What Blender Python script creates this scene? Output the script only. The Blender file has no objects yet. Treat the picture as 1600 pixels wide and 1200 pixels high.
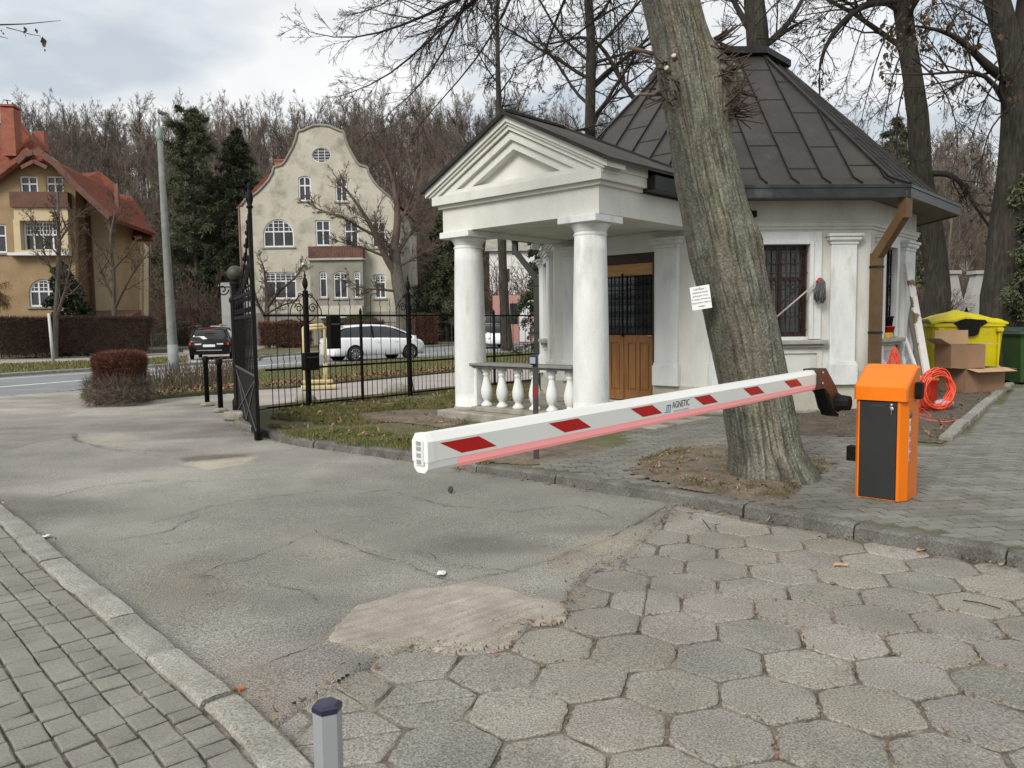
import bpy, math, random
import numpy as np
from mathutils import Vector, Matrix
from mathutils.geometry import tessellate_polygon
R = math.radians
SC = bpy.context.scene
COL = SC.collection

# ------------------------------------------------------------------ camera
F_PX, CAM_H = 1210.0, 1.5
PITCH, ROLL = math.atan((600 - 506.6) / F_PX), 0.013
_r0, _u0 = Vector((1, 0, 0)), Vector((0, math.sin(PITCH), math.cos(PITCH)))
_fw = Vector((0, math.cos(PITCH), -math.sin(PITCH)))
_r = math.cos(ROLL) * _r0 - math.sin(ROLL) * _u0
_u = math.sin(ROLL) * _r0 + math.cos(ROLL) * _u0
CAMP = Vector((0, 0, CAM_H))
cd = bpy.data.cameras.new('camera'); cam = bpy.data.objects.new('camera', cd); COL.objects.link(cam)
cd.sensor_width = 36; cd.lens = 36 * F_PX / 1600; cd.clip_start = .05; cd.clip_end = 2000
M = Matrix((( _r.x, _u.x, -_fw.x, 0), (_r.y, _u.y, -_fw.y, 0), (_r.z, _u.z, -_fw.z, CAM_H), (0, 0, 0, 1)))
cam.matrix_world = M
SC.camera = cam

def ray(px, py): return F_PX * _fw + (px - 800) * _r - (py - 600) * _u
def G(px, py, z=0.0):                       # the point of the plane z seen at a pixel of the 1600x1200 photo
    d = ray(px, py); t = (z - CAM_H) / d.z
    p = CAMP + d * t; return Vector((p.x, p.y, z))
def AT(px, py, D):                          # the point at distance D along +Y
    d = ray(px, py); return CAMP + d * (D / d.y)

# ------------------------------------------------------------------ sky, sun, exposure
SUN_EL, SUN_AZ = R(38), R(215)              # azimuth clockwise from +Y
w = bpy.data.worlds.new('World'); SC.world = w; w.use_nodes = True
nt = w.node_tree; nt.nodes.clear()
def _n(t, **k):
    n = nt.nodes.new(t)
    for a, b in k.items(): setattr(n, a, b)
    return n
sky = _n('ShaderNodeTexSky', sky_type='NISHITA', sun_disc=False, sun_elevation=SUN_EL, sun_rotation=SUN_AZ, air_density=1.3, dust_density=2.5, ozone_density=1.5)
bg1 = _n('ShaderNodeBackground'); bg1.inputs[1].default_value = 0.11
bg2 = _n('ShaderNodeBackground'); bg2.inputs[1].default_value = .72
tc = _n('ShaderNodeTexCoord'); sep = _n('ShaderNodeSeparateXYZ')
nt.links.new(tc.outputs['Generated'], sep.inputs[0])
# clouds laid on a flat layer overhead: x/z, y/z
zz = _n('ShaderNodeMath', operation='MAXIMUM'); zz.inputs[1].default_value = 0.03
nt.links.new(sep.outputs[2], zz.inputs[0])
za = _n('ShaderNodeMath', operation='ADD'); za.inputs[1].default_value = 0.12; nt.links.new(zz.outputs[0], za.inputs[0])
dx = _n('ShaderNodeMath', operation='DIVIDE'); dy = _n('ShaderNodeMath', operation='DIVIDE')
nt.links.new(sep.outputs[0], dx.inputs[0]); nt.links.new(za.outputs[0], dx.inputs[1])
nt.links.new(sep.outputs[1], dy.inputs[0]); nt.links.new(za.outputs[0], dy.inputs[1])
cmb = _n('ShaderNodeCombineXYZ'); nt.links.new(dx.outputs[0], cmb.inputs[0]); nt.links.new(dy.outputs[0], cmb.inputs[1])
cn = _n('ShaderNodeTexNoise'); cn.inputs['Scale'].default_value = 0.85; cn.inputs['Detail'].default_value = 7; cn.inputs['Roughness'].default_value = .5; cn.inputs['Distortion'].default_value = .25
nt.links.new(cmb.outputs[0], cn.inputs['Vector'])
cr = _n('ShaderNodeValToRGB'); cr.color_ramp.elements[0].position = .38; cr.color_ramp.elements[1].position = .60
nt.links.new(cn.outputs[0], cr.inputs[0])
cn2 = _n('ShaderNodeTexNoise'); cn2.inputs['Scale'].default_value = 1.3; cn2.inputs['Detail'].default_value = 5
cmo = _n('ShaderNodeVectorMath', operation='ADD'); cmo.inputs[1].default_value = (7.3, 2.1, 4.4)
nt.links.new(cmb.outputs[0], cmo.inputs[0]); nt.links.new(cmo.outputs[0], cn2.inputs['Vector'])
cc = _n('ShaderNodeValToRGB'); cc.color_ramp.elements[0].position = .40; cc.color_ramp.elements[1].position = .57
cc.color_ramp.elements[0].color = (.65, .71, .77, 1); cc.color_ramp.elements[1].color = (1.06, 1.06, 1.05, 1)
nt.links.new(cn2.outputs[0], cc.inputs[0]); nt.links.new(cc.outputs[0], bg2.inputs[0])
mapr = _n('ShaderNodeMapRange'); mapr.inputs[3].default_value = .80; mapr.inputs[4].default_value = 1.0
nt.links.new(cr.outputs[0], mapr.inputs[0])
mx = _n('ShaderNodeMixShader'); out = _n('ShaderNodeOutputWorld')
nt.links.new(mapr.outputs[0], mx.inputs[0]); nt.links.new(sky.outputs[0], bg1.inputs[0])
nt.links.new(bg1.outputs[0], mx.inputs[1]); nt.links.new(bg2.outputs[0], mx.inputs[2]); nt.links.new(mx.outputs[0], out.inputs[0])

sl = bpy.data.lights.new('sun', 'SUN'); sl.energy = 2.2; sl.angle = R(24); sl.color = (1, .95, .88)
so = bpy.data.objects.new('sun', sl); COL.objects.link(so)
sd = Vector((math.sin(SUN_AZ) * math.cos(SUN_EL), math.cos(SUN_AZ) * math.cos(SUN_EL), math.sin(SUN_EL)))
so.rotation_euler = sd.to_track_quat('Z', 'Y').to_euler(); so.location = sd * 60
SC.view_settings.view_transform = 'Standard'; SC.view_settings.look = 'None'; SC.view_settings.exposure = 0.42; SC.view_settings.gamma = 1
SC.render.engine = 'CYCLES'
SC.cycles.use_denoising = True; SC.cycles.max_bounces = 6; SC.cycles.diffuse_bounces = 3; SC.cycles.transparent_max_bounces = 8
SC.cycles.sample_clamp_indirect = 8

# ------------------------------------------------------------------ materials
MATS = {}
def mat(name, c1, c2=None, scale=4, rough=.8, bump=0., bscale=None, metallic=0., stretch=(1, 1, 1), spk=0., spk_scale=120, attr=None, c3=None, s3=1.2, t3=(.5, .65), detail=6, spec=.5, rnd=0., emit=0., coat=0., bdetail=6):
    """two colours mixed by noise, a third by broad noise, fine speckle, bump; attr = colour attribute multiplied in"""
    if name in MATS: return MATS[name]
    m = bpy.data.materials.new(name); MATS[name] = m; m.use_nodes = True
    t = m.node_tree; N = t.nodes; L = t.links; b = N['Principled BSDF']
    b.inputs['Roughness'].default_value = rough; b.inputs['Metallic'].default_value = metallic
    b.inputs['Specular IOR Level'].default_value = spec
    b.inputs['Coat Weight'].default_value = coat
    tcn = N.new('ShaderNodeTexCoord'); mp = N.new('ShaderNodeMapping'); mp.inputs['Scale'].default_value = stretch
    L.new(tcn.outputs['Object'], mp.inputs[0])
    def noise(sc, det, rg=.55):
        n = N.new('ShaderNodeTexNoise'); n.inputs['Scale'].default_value = sc; n.inputs['Detail'].default_value = det; n.inputs['Roughness'].default_value = rg
        L.new(mp.outputs[0], n.inputs['Vector']); return n.outputs[0]
    def ramp(s, a, bb):
        r = N.new('ShaderNodeMapRange'); r.inputs[1].default_value = a; r.inputs[2].default_value = bb; L.new(s, r.inputs[0]); return r.outputs[0]
    def mix(f, A, B, mode='MIX'):
        x = N.new('ShaderNodeMix'); x.data_type = 'RGBA'; x.blend_type = mode
        for s, v in ((x.inputs[0], f), (x.inputs[6], A), (x.inputs[7], B)):
            if hasattr(v, 'node'): L.new(v, s)
            elif isinstance(v, (int, float)): s.default_value = v
            else: s.default_value = (*v, 1)
        return x.outputs[2]
    c = c1
    if c2 is not None: c = mix(ramp(noise(scale, detail), .36, .64), c1, c2)
    if c3 is not None: c = mix(ramp(noise(s3, 5, .6), *t3), c, c3)
    if spk:
        s = N.new('ShaderNodeTexNoise'); s.inputs['Scale'].default_value = spk_scale; s.inputs['Detail'].default_value = 3
        L.new(tcn.outputs['Object'], s.inputs['Vector'])
        r = N.new('ShaderNodeMapRange'); r.inputs[1].default_value = .3; r.inputs[2].default_value = .7; r.inputs[3].default_value = 1 - spk; r.inputs[4].default_value = 1 + spk
        L.new(s.outputs[0], r.inputs[0]); c = mix(1., c, r.outputs[0], 'MULTIPLY')
    if rnd:
        oi = N.new('ShaderNodeObjectInfo'); r = N.new('ShaderNodeMapRange'); r.inputs[3].default_value = 1 - rnd; r.inputs[4].default_value = 1 + rnd
        L.new(oi.outputs['Random'], r.inputs[0]); c = mix(1., c, r.outputs[0], 'MULTIPLY')
    if attr:
        a = N.new('ShaderNodeAttribute'); a.attribute_name = attr; c = mix(1., c, a.outputs[0], 'MULTIPLY')
    if hasattr(c, 'node'): L.new(c, b.inputs['Base Color'])
    else: b.inputs['Base Color'].default_value = (*c, 1)
    if emit:
        b.inputs['Emission Strength'].default_value = emit
        b.inputs['Emission Color'].default_value = (*c1, 1)
    if bump:
        bn = N.new('ShaderNodeBump'); bn.inputs['Strength'].default_value = 1; bn.inputs['Distance'].default_value = bump
        L.new(noise(bscale or scale * 4, bdetail), bn.inputs['Height']); L.new(bn.outputs[0], b.inputs['Normal'])
    return m

# ------------------------------------------------------------------ mesh builder
class MB:
    def __init__(s): s.v = []; s.f = []; s.sm = []; s.n = 0; s.T = None
    def add(s, vs, fs, smooth=False):
        if s.T is not None: vs = [s.T @ Vector(v) for v in vs]
        k = s.n; s.v.extend([tuple(v) for v in vs]); s.n += len(vs)
        for f in fs: s.f.append(tuple(i + k for i in f)); s.sm.append(smooth)
        return s
    def box(s, x0, x1, y0, y1, z0, z1, bev=0.):
        if bev <= 0:
            return s.add([(x0,y0,z0),(x1,y0,z0),(x1,y1,z0),(x0,y1,z0),(x0,y0,z1),(x1,y0,z1),(x1,y1,z1),(x0,y1,z1)],
                  [(0,3,2,1),(4,5,6,7),(0,1,5,4),(1,2,6,5),(2,3,7,6),(3,0,4,7)])
        b = min(bev, (x1-x0)*.45, (y1-y0)*.45, (z1-z0)*.45)
        pts = []
        for z, k in ((z0, b), (z0+b, 0), (z1-b, 0), (z1, b)):
            xa, xb, ya, yb = x0+k, x1-k, y0+k, y1-k
            c = b
            if k: pts += [(xa+c*.0,ya,z)]*0
            xa2, xb2, ya2, yb2 = x0, x1, y0, y1
            if k: ring = [(xa,ya),(xb,ya),(xb,ya),(xb,yb),(xb,yb),(xa,yb),(xa,yb),(xa,ya)]
            else: ring = [(x0+b,y0),(x1-b,y0),(x1,y0+b),(x1,y1-b),(x1-b,y1),(x0+b,y1),(x0,y1-b),(x0,y0+b)]
            pts += [(a, c_, z) for a, c_ in ring]
        fs = []
        for l in range(3):
            for i in range(8):
                j = (i+1) % 8; fs.append((l*8+i, l*8+j, (l+1)*8+j, (l+1)*8+i))
        fs.append(tuple(range(7, -1, -1))); fs.append(tuple(range(24, 32)))
        return s.add(pts, fs)
    def obox(s, c, ax, ay, az, hx, hy, hz):
        c, ax, ay, az = Vector(c), Vector(ax).normalized()*hx, Vector(ay).normalized()*hy, Vector(az).normalized()*hz
        return s.add([c+i*ax+j*ay+k*az for k in (-1,1) for i, j in ((-1,-1),(1,-1),(1,1),(-1,1))],
                     [(0,3,2,1),(4,5,6,7),(0,1,5,4),(1,2,6,5),(2,3,7,6),(3,0,4,7)])
    def bar(s, a, b, w, h=None, up=(0,0,1)):
        a, b = Vector(a), Vector(b); h = h or w; d = b-a; L = d.length
        if L < 1e-6: return s
        d.normalize(); up = Vector(up)
        if abs(d.dot(up)) > .98: up = Vector((1,0,0)) if abs(d.x) < .9 else Vector((0,1,0))
        x = d.cross(up).normalized(); y = x.cross(d).normalized()
        return s.obox((a+b)/2, x, d, y, w/2, L/2, h/2)
    def prism(s, poly, z0, z1):                     # horizontal polygon (ccw)
        n = len(poly); vs = [(p[0],p[1],z0) for p in poly]+[(p[0],p[1],z1) for p in poly]
        tri = tessellate_polygon([[Vector((p[0],p[1],0)) for p in poly]])
        area = sum(poly[i][0]*poly[(i+1)%n][1]-poly[(i+1)%n][0]*poly[i][1] for i in range(n))
        fs = []
        for t in tri:
            a, b, c = [Vector((poly[i][0], poly[i][1])) for i in t]
            ccw = (b-a).cross(c-a) > 0
            u = t if ccw else (t[0], t[2], t[1])
            fs.append(tuple(i+n for i in u)); fs.append((u[0], u[2], u[1]))
        for i in range(n):
            j = (i+1) % n; q = (i, j, j+n, i+n)
            fs.append(q if area > 0 else q[::-1])
        return s.add(vs, fs)
    def extrude(s, poly, y0, y1, smooth=False):     # polygon in (x,z), thickness along y
        T = s.T; R90 = Matrix(((1,0,0,0),(0,0,-1,0),(0,1,0,0),(0,0,0,1)))   # (x,z,-y) -> map (x,y,z)->(x,-z,y)
        s.T = (T @ R90) if T is not None else R90
        s.prism([(p[0], p[1]) for p in poly], -y1, -y0); s.T = T
        return s
    def wall(s, outer, holes, y0, y1):              # polygon with holes in (x,z); front y0, back y1
        loops = [outer]+list(holes); allp = [p for l in loops for p in l]; n = len(allp)
        tri = tessellate_polygon([[Vector((p[0],p[1],0)) for p in l] for l in loops])
        vs = [(p[0],y0,p[1]) for p in allp]+[(p[0],y1,p[1]) for p in allp]; fs = []
        for t in tri:
            a, b, c = [Vector((allp[i][0], allp[i][1])) for i in t]
            u = t if (b-a).cross(c-a) > 0 else (t[0], t[2], t[1])
            fs.append(tuple(u)); fs.append((u[0]+n, u[2]+n, u[1]+n))
        k = 0
        for li, l in enumerate(loops):
            m = len(l); area = sum(l[i][0]*l[(i+1)%m][1]-l[(i+1)%m][0]*l[i][1] for i in range(m))
            ccw = area > 0
            if li > 0: ccw = not ccw
            for i in range(m):
                j = (i+1) % m; q = (k+i, k+i+n, k+j+n, k+j) if ccw else (k+j, k+j+n, k+i+n, k+i)
                fs.append(q)
            k += m
        return s.add(vs, fs)
    def lathe(s, prof, n=20, c=(0,0,0), smooth=True, a0=0.):
        vs = []; fs = []
        for r, z in prof:
            for i in range(n):
                a = a0+2*math.pi*i/n; vs.append((c[0]+r*math.cos(a), c[1]+r*math.sin(a), c[2]+z))
        for k in range(len(prof)-1):
            for i in range(n):
                j = (i+1) % n; fs.append((k*n+i, k*n+j, (k+1)*n+j, (k+1)*n+i))
        fs.append(tuple(range(n-1, -1, -1))); fs.append(tuple((len(prof)-1)*n+i for i in range(n)))
        return s.add(vs, fs, smooth)
    def tube(s, pts, r, n=6, smooth=True, closed=False):
        pts = [Vector(p) for p in pts]; m = len(pts)
        rs = r if isinstance(r, (list, tuple)) else [r]*m
        vs = []; fs = []; prev = None
        for i, p in enumerate(pts):
            if closed: d = pts[(i+1) % m]-pts[i-1]
            else: d = pts[min(i+1, m-1)]-pts[max(i-1, 0)]
            if d.length < 1e-9: d = Vector((0,0,1))
            d.normalize()
            if prev is None:
                prev = Vector((0,0,1)).cross(d)
                if prev.length < .1: prev = Vector((1,0,0)).cross(d)
            x = (prev-d*prev.dot(d)); x.normalize(); prev = x; y = d.cross(x)
            for k in range(n):
                a = 2*math.pi*k/n; vs.append(p+(x*math.cos(a)+y*math.sin(a))*rs[i])
        for i in range(m if closed else m-1):
            for k in range(n):
                l = (k+1) % n; i2 = (i+1) % m; fs.append((i*n+k, i*n+l, i2*n+l, i2*n+k))
        if not closed: fs.append(tuple(range(n-1, -1, -1))); fs.append(tuple((m-1)*n+k for k in range(n)))
        return s.add(vs, fs, smooth)
    def sphere(s, c, r, n=16, m=10, sc=(1,1,1)):
        vs = [(c[0], c[1], c[2]-r*sc[2])]
        for j in range(1, m):
            a = math.pi*j/m-math.pi/2
            for i in range(n):
                b = 2*math.pi*i/n; vs.append((c[0]+r*sc[0]*math.cos(a)*math.cos(b), c[1]+r*sc[1]*math.cos(a)*math.sin(b), c[2]+r*sc[2]*math.sin(a)))
        vs.append((c[0], c[1], c[2]+r*sc[2])); fs = []
        for i in range(n): fs.append((0, 1+(i+1) % n, 1+i))
        for j in range(m-2):
            for i in range(n):
                k = (i+1) % n; fs.append((1+j*n+i, 1+j*n+k, 1+(j+1)*n+k, 1+(j+1)*n+i))
        e = len(vs)-1
        for i in range(n): fs.append((e, 1+(m-2)*n+i, 1+(m-2)*n+(i+1) % n))
        return s.add(vs, fs, True)
    def build(s, name, m, parent=None, loc=None, **k):
        me = bpy.data.meshes.new(name); me.from_pydata(s.v, [], s.f)
        me.polygons.foreach_set('use_smooth', s.sm)
        me.materials.append(m); me.update()
        o = bpy.data.objects.new(name, me); COL.objects.link(o)
        if parent: o.parent = parent
        if loc: o.location = loc
        tag(o, **k); return o

def npmesh(name, V, Fq, m, parent=None, smooth=False, attrs=None, **k):
    """numpy mesh: V (n,3), Fq (m,3|4)"""
    V = np.asarray(V, dtype=np.float32); Fq = np.asarray(Fq, dtype=np.int32)
    me = bpy.data.meshes.new(name); c = Fq.shape[1]
    me.vertices.add(len(V)); me.vertices.foreach_set('co', V.ravel())
    me.loops.add(Fq.size); me.loops.foreach_set('vertex_index', Fq.ravel())
    me.polygons.add(len(Fq)); me.polygons.foreach_set('loop_start', np.arange(0, Fq.size, c, dtype=np.int32))
    me.polygons.foreach_set('use_smooth', np.full(len(Fq), smooth))
    if attrs:
        for an, arr in attrs.items():
            a = me.color_attributes.new(an, 'FLOAT_COLOR', 'POINT')
            arr = np.asarray(arr, dtype=np.float32)
            if arr.ndim == 1: arr = np.stack([arr]*3, 1)
            a.data.foreach_set('color', np.concatenate([arr, np.ones((len(arr), 1), np.float32)], 1).ravel())
    me.materials.append(m); me.update(calc_edges=True); me.validate()
    o = bpy.data.objects.new(name, me); COL.objects.link(o)
    if parent: o.parent = parent
    tag(o, **k); return o

def tag(o, label=None, cat=None, group=None, kind=None):
    if label: o['label'] = label
    if cat: o['category'] = cat
    if group: o['group'] = group
    if kind: o['kind'] = kind
    return o
def thing(name, label, cat, loc=(0,0,0), rz=0., group=None):
    o = bpy.data.objects.new(name, None); COL.objects.link(o); o.empty_display_size = .2
    o.location = loc; o.rotation_euler = (0, 0, rz); return tag(o, label, cat, group)
def copy_tree(o, parent=None, label=None, group=None, loc=None, rz=None, scale=None):
    c = o.copy(); COL.objects.link(c); c.parent = parent
    if label: c['label'] = label
    if group: c['group'] = group
    if loc is not None: c.location = loc
    if rz is not None: c.rotation_euler = (0, 0, rz)
    if scale is not None: c.scale = scale
    for ch in list(o.children): copy_tree(ch, c)
    return c
def lettering(txt, size, m, parent, mw, name='lettering', ext=.0004, shear=0., align='CENTER', xs=1.):
    cu = bpy.data.curves.new(name, 'FONT'); cu.body = txt; cu.size = size; cu.extrude = ext; cu.shear = shear; cu.align_x = align; cu.align_y = 'CENTER'
    cu.resolution_u = 3; cu.materials.append(m)
    tmp = bpy.data.objects.new(name, cu); COL.objects.link(tmp); dg = bpy.context.evaluated_depsgraph_get(); me = bpy.data.meshes.new_from_object(tmp.evaluated_get(dg))
    bpy.data.objects.remove(tmp); me.name = name
    if not me.materials: me.materials.append(m)
    o = bpy.data.objects.new(name, me); COL.objects.link(o); o.parent = parent; o.matrix_local = mw @ Matrix.Diagonal((xs, 1, 1, 1)); return o
def frame(o, x, y, z):                               # matrix from origin and axes
    x, y, z = Vector(x).normalized(), Vector(y).normalized(), Vector(z).normalized()
    return Matrix(((x.x, y.x, z.x, o[0]), (x.y, y.y, z.y, o[1]), (x.z, y.z, z.z, o[2]), (0,0,0,1)))

# ------------------------------------------------------------------ numpy noise
_rs = np.random.RandomState(7); _PT = _rs.rand(64, 64, 64).astype(np.float32)
def vnoise(x, y, z=0.):
    x, y, z = np.broadcast_arrays(np.asarray(x, float), np.asarray(y, float), np.asarray(z, float))
    xi, yi, zi = np.floor(x).astype(int), np.floor(y).astype(int), np.floor(z).astype(int)
    fx, fy, fz = x-xi, y-yi, z-zi
    fx, fy, fz = [t*t*(3-2*t) for t in (fx, fy, fz)]
    g = lambda a, b, c: _PT[(xi+a) & 63, (yi+b) & 63, (zi+c) & 63]
    return ((g(0,0,0)*(1-fx)+g(1,0,0)*fx)*(1-fy)+(g(0,1,0)*(1-fx)+g(1,1,0)*fx)*fy)*(1-fz) + ((g(0,0,1)*(1-fx)+g(1,0,1)*fx)*(1-fy)+(g(0,1,1)*(1-fx)+g(1,1,1)*fx)*fy)*fz
def fbm(x, y, z=0., o=4):
    s = 0; a = .5; t = 0
    for i in range(o):
        s = s+a*vnoise(x*2**i+i*11.3, y*2**i+i*5.7, np.asarray(z)*2**i+i*3.1); t += a; a *= .5
    return s/t
def inpoly(X, Y, poly):
    X, Y = np.asarray(X, float), np.asarray(Y, float); c = np.zeros(X.shape, bool); n = len(poly)
    for i in range(n):
        x1, y1 = poly[i][0], poly[i][1]; x2, y2 = poly[(i+1) % n][0], poly[(i+1) % n][1]
        if y1 == y2: continue
        k = ((y1 > Y) != (y2 > Y)) & (X < (x2-x1)*(Y-y1)/(y2-y1)+x1); c ^= k
    return c
def dist_poly(X, Y, pts, closed=False):
    d = np.full(np.shape(X), 1e9); n = len(pts)
    for i in range(n if closed else n-1):
        ax, ay = pts[i][0], pts[i][1]; bx, by = pts[(i+1) % n][0], pts[(i+1) % n][1]
        L = (bx-ax)**2+(by-ay)**2+1e-12; t = np.clip(((X-ax)*(bx-ax)+(Y-ay)*(by-ay))/L, 0, 1)
        d = np.minimum(d, np.hypot(X-ax-t*(bx-ax), Y-ay-t*(by-ay)))
    return d
def resample(pts, step):
    pts = [Vector((p[0], p[1])) for p in pts]; out_ = [pts[0]]; acc = 0
    for a, b in zip(pts, pts[1:]):
        L = (b-a).length; s_ = step-acc
        while s_ <= L: out_.append(a.lerp(b, s_/L)); s_ += step
        acc = L-(s_-step)
    return out_
def smooth_line(pts, n=3):
    pts = [Vector((p[0], p[1])) for p in pts]
    for _ in range(n):
        q = [pts[0]]
        for a, b in zip(pts, pts[1:]): q += [a.lerp(b, .25), a.lerp(b, .75)]
        q.append(pts[-1]); pts = q
    return pts
# ------------------------------------------------------------------ the materials used
ASPH = mat('asphalt', (.198,.19,.165), (.25,.24,.21), scale=1.1, rough=.9, spk=.62, spk_scale=120, bump=.009, bscale=120, attr='tint', c3=(.285,.275,.24), s3=.45, t3=(.5,.68))
SLAB = mat('hex_concrete', (.205,.195,.168), (.262,.250,.218), scale=2.2, rough=.92, spk=.50, spk_scale=115, bump=.006, bscale=110, attr='tint', c3=(.16,.15,.128), s3=1.3, t3=(.56,.78))
BRICK = mat('paver_concrete', (.175,.170,.145), (.22,.213,.185), scale=3.5, rough=.92, spk=.2, spk_scale=110, bump=.002, bscale=140, attr='tint')
JOINT2 = mat('joint_dark', (.035,.03,.022), (.06,.052,.04), scale=10, rough=1)
BRICK2 = mat('paver_dark', (.135,.131,.115), (.185,.18,.16), scale=2, rough=.9, spk=.2, spk_scale=100, bump=.002, bscale=120, attr='tint')
JOINT = mat('joint_dirt', (.060,.048,.036), (.24,.21,.175), scale=7, rough=1, spk=.3, spk_scale=90, bump=.01, bscale=60)
KERB = mat('kerb_stone', (.22,.21,.18), (.30,.29,.26), scale=5, rough=.92, spk=.4, spk_scale=100, bump=.004, bscale=90, attr='tint')
KERBD = mat('kerb_dark', (.085,.083,.075), (.15,.148,.13), scale=5, rough=.9, spk=.35, spk_scale=80, bump=.008, bscale=50, attr='tint')
SOIL = mat('soil', (.075,.06,.042), (.125,.10,.075), scale=6, rough=1, spk=.3, spk_scale=50, bump=.02, bscale=25, attr='tint')
EARTH = mat('earth_ground', (.075,.07,.04), (.12,.10,.065), scale=.5, rough=1, spk=.3, spk_scale=12, bump=.03, bscale=10)
TURF = mat('turf', (.085,.095,.035), (.13,.12,.06), scale=3, rough=1, spk=.35, spk_scale=60, bump=.03, bscale=30, attr='tint')
GRASS = mat('grass_blade', (.09,.115,.03), (.17,.16,.07), scale=3, rough=.85, attr='tint')
LEAFL = mat('dead_leaf', (.15,.085,.048), (.25,.165,.10), scale=25, rough=.9, attr='tint')
PATHM = mat('footpath_surface', (.30,.265,.24), (.36,.33,.30), scale=1, rough=.95, spk=.12, spk_scale=20)
STREET = mat('street_asphalt', (.17,.175,.18), (.21,.215,.22), scale=.8, rough=.9, spk=.15, spk_scale=25)
PAINTW = mat('road_paint', (.72,.72,.70), (.55,.55,.53), scale=6, rough=.8)
BARK = None
PLAST = mat('white_plaster', (.60,.60,.555), (.68,.68,.635), scale=1.3, rough=.9, bump=.003, bscale=14, stretch=(1.5,1.5,.6), c3=(.44,.42,.35), s3=1.1, t3=(.56,.82), spk=.04, spk_scale=40)
PLASTW = mat('column_plaster', (.64,.66,.65), (.73,.75,.74), scale=3.5, stretch=(1.6,1.6,.45), rough=.9, bump=.006, bscale=12, c3=(.44,.43,.38), s3=2.6, t3=(.56,.80), spk=.05, spk_scale=60)
DADO = mat('plinth_plaster', (.44,.42,.35), (.53,.51,.44), scale=1.5, rough=.9, bump=.004, bscale=12, c3=(.33,.30,.25), s3=1.2, t3=(.55,.8))
STONE = mat('mossy_stone', (.22,.21,.17), (.33,.31,.27), scale=4, rough=.95, bump=.02, bscale=12, c3=(.11,.12,.06), s3=2.6, t3=(.5,.7), spk=.2)
RAILM = mat('rail_slate', (.16,.16,.155), (.22,.22,.21), scale=6, rough=.7)
ROOFM = mat('roof_sheet', (.022,.018,.015), (.040,.033,.027), scale=1.4, rough=.42, bump=.006, bscale=5, c3=(.075,.068,.06), s3=2.2, t3=(.60,.8), spk=.10, spk_scale=30, metallic=.0, spec=.38)
ROOFD = mat('roof_dark', (.010,.010,.010), (.022,.022,.021), scale=3, rough=.45, bump=.003, metallic=.1, spec=.35)
ROOFB = mat('porch_roof_felt', (.040,.032,.026), (.065,.053,.044), scale=3, rough=.85, bump=.01, bscale=20)
BROWNP = mat('brown_downpipe', (.10,.055,.022), (.135,.08,.034), scale=5, rough=.5)
DKGREEN = mat('green_downpipe', (.02,.028,.022), rough=.45)
BLACK = mat('black_iron', (.004,.004,.004), (.009,.008,.008), scale=10, rough=.6, spec=.18)
IRONR = mat('grille_iron', (.03,.014,.010), (.045,.02,.015), scale=8, rough=.55)
GLASSD = mat('dark_glass', (.012,.014,.016), (.03,.032,.034), scale=1.5, rough=.06, spec=.6)
GLASSK = mat('kiosk_glass', (.015,.02,.02), (.07,.085,.08), scale=5, rough=.08, spec=.6, stretch=(2,2,.4))
WINW = mat('white_frame', (.72,.73,.73), rough=.5)
WOOD = mat('door_wood', (.20,.085,.025), (.29,.135,.045), scale=3, rough=.45, stretch=(8,8,.7), bump=.001, bscale=20)
WOODL = mat('door_wood_light', (.42,.22,.08), (.50,.28,.11), scale=3, rough=.5, stretch=(1,1,8))
WOODR = mat('red_frame_wood', (.020,.008,.006), (.034,.012,.009), scale=4, rough=.45)
ORANGE = mat('orange_powder', (.80,.18,.0), (.74,.165,.0), scale=3, rough=.36, bump=.0004, bscale=300)
PANEL = mat('black_panel', (.014,.015,.016), (.018,.019,.02), scale=4, rough=.5, bump=.0003, bscale=400)
BOOMW = mat('boom_white', (.80,.81,.78), (.76,.77,.73), scale=2, rough=.35)
BOOMT = mat('boom_cap', (.82,.83,.82), rough=.4)
REDR = mat('reflective_red', (.50,.0,.002), (.43,.0,.002), scale=60, rough=.35)
PINK = mat('pink_glow_strip', (1.0,.38,.38), rough=.5, emit=.16)  # lower strip of the boom, a faint glow put into its pink
TXTB = mat('ink_black', (.02,.02,.025), rough=.6)
TXTBL = mat('ink_blue', (.03,.16,.38), rough=.6)
GREYP = mat('grey_plastic', (.10,.10,.105), rough=.5)
METAL = mat('steel', (.45,.45,.45), rough=.35, metallic=.9)
BROWNM = mat('brown_clamp_metal', (.045,.028,.022), (.075,.046,.036), scale=8, rough=.45, metallic=.3)
WHITES = mat('sign_white', (.78,.80,.80), rough=.4)
YELLOW = mat('yellow_plastic', (.62,.52,.0), (.52,.44,.0), scale=2, rough=.45, c3=(.40,.34,.03), s3=2, t3=(.55,.8))
GREENB = mat('green_bin_plastic', (.02,.055,.015), (.03,.07,.02), scale=3, rough=.5)
DKLID = mat('dark_green_lid', (.022,.04,.03), (.03,.05,.038), scale=5, rough=.5)
CARD = mat('cardboard', (.25,.145,.085), (.29,.175,.105), scale=3, rough=.9)
CARDL = mat('cardboard_light', (.44,.29,.16), (.50,.34,.20), scale=4, rough=.9)
CABLE = mat('orange_cable', (.85,.10,.045), (.75,.085,.04), scale=6, rough=.5)
GALV = mat('galvanised_grey', (.33,.35,.37), (.38,.40,.42), scale=5, rough=.5, metallic=.3, bump=.0006, bscale=200)
CONCP = mat('concrete_pole', (.15,.155,.145), (.21,.215,.20), scale=5, rough=.85, spk=.1)
PBLUE = mat('dark_blue_cap', (.02,.022,.05), rough=.35)
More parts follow.
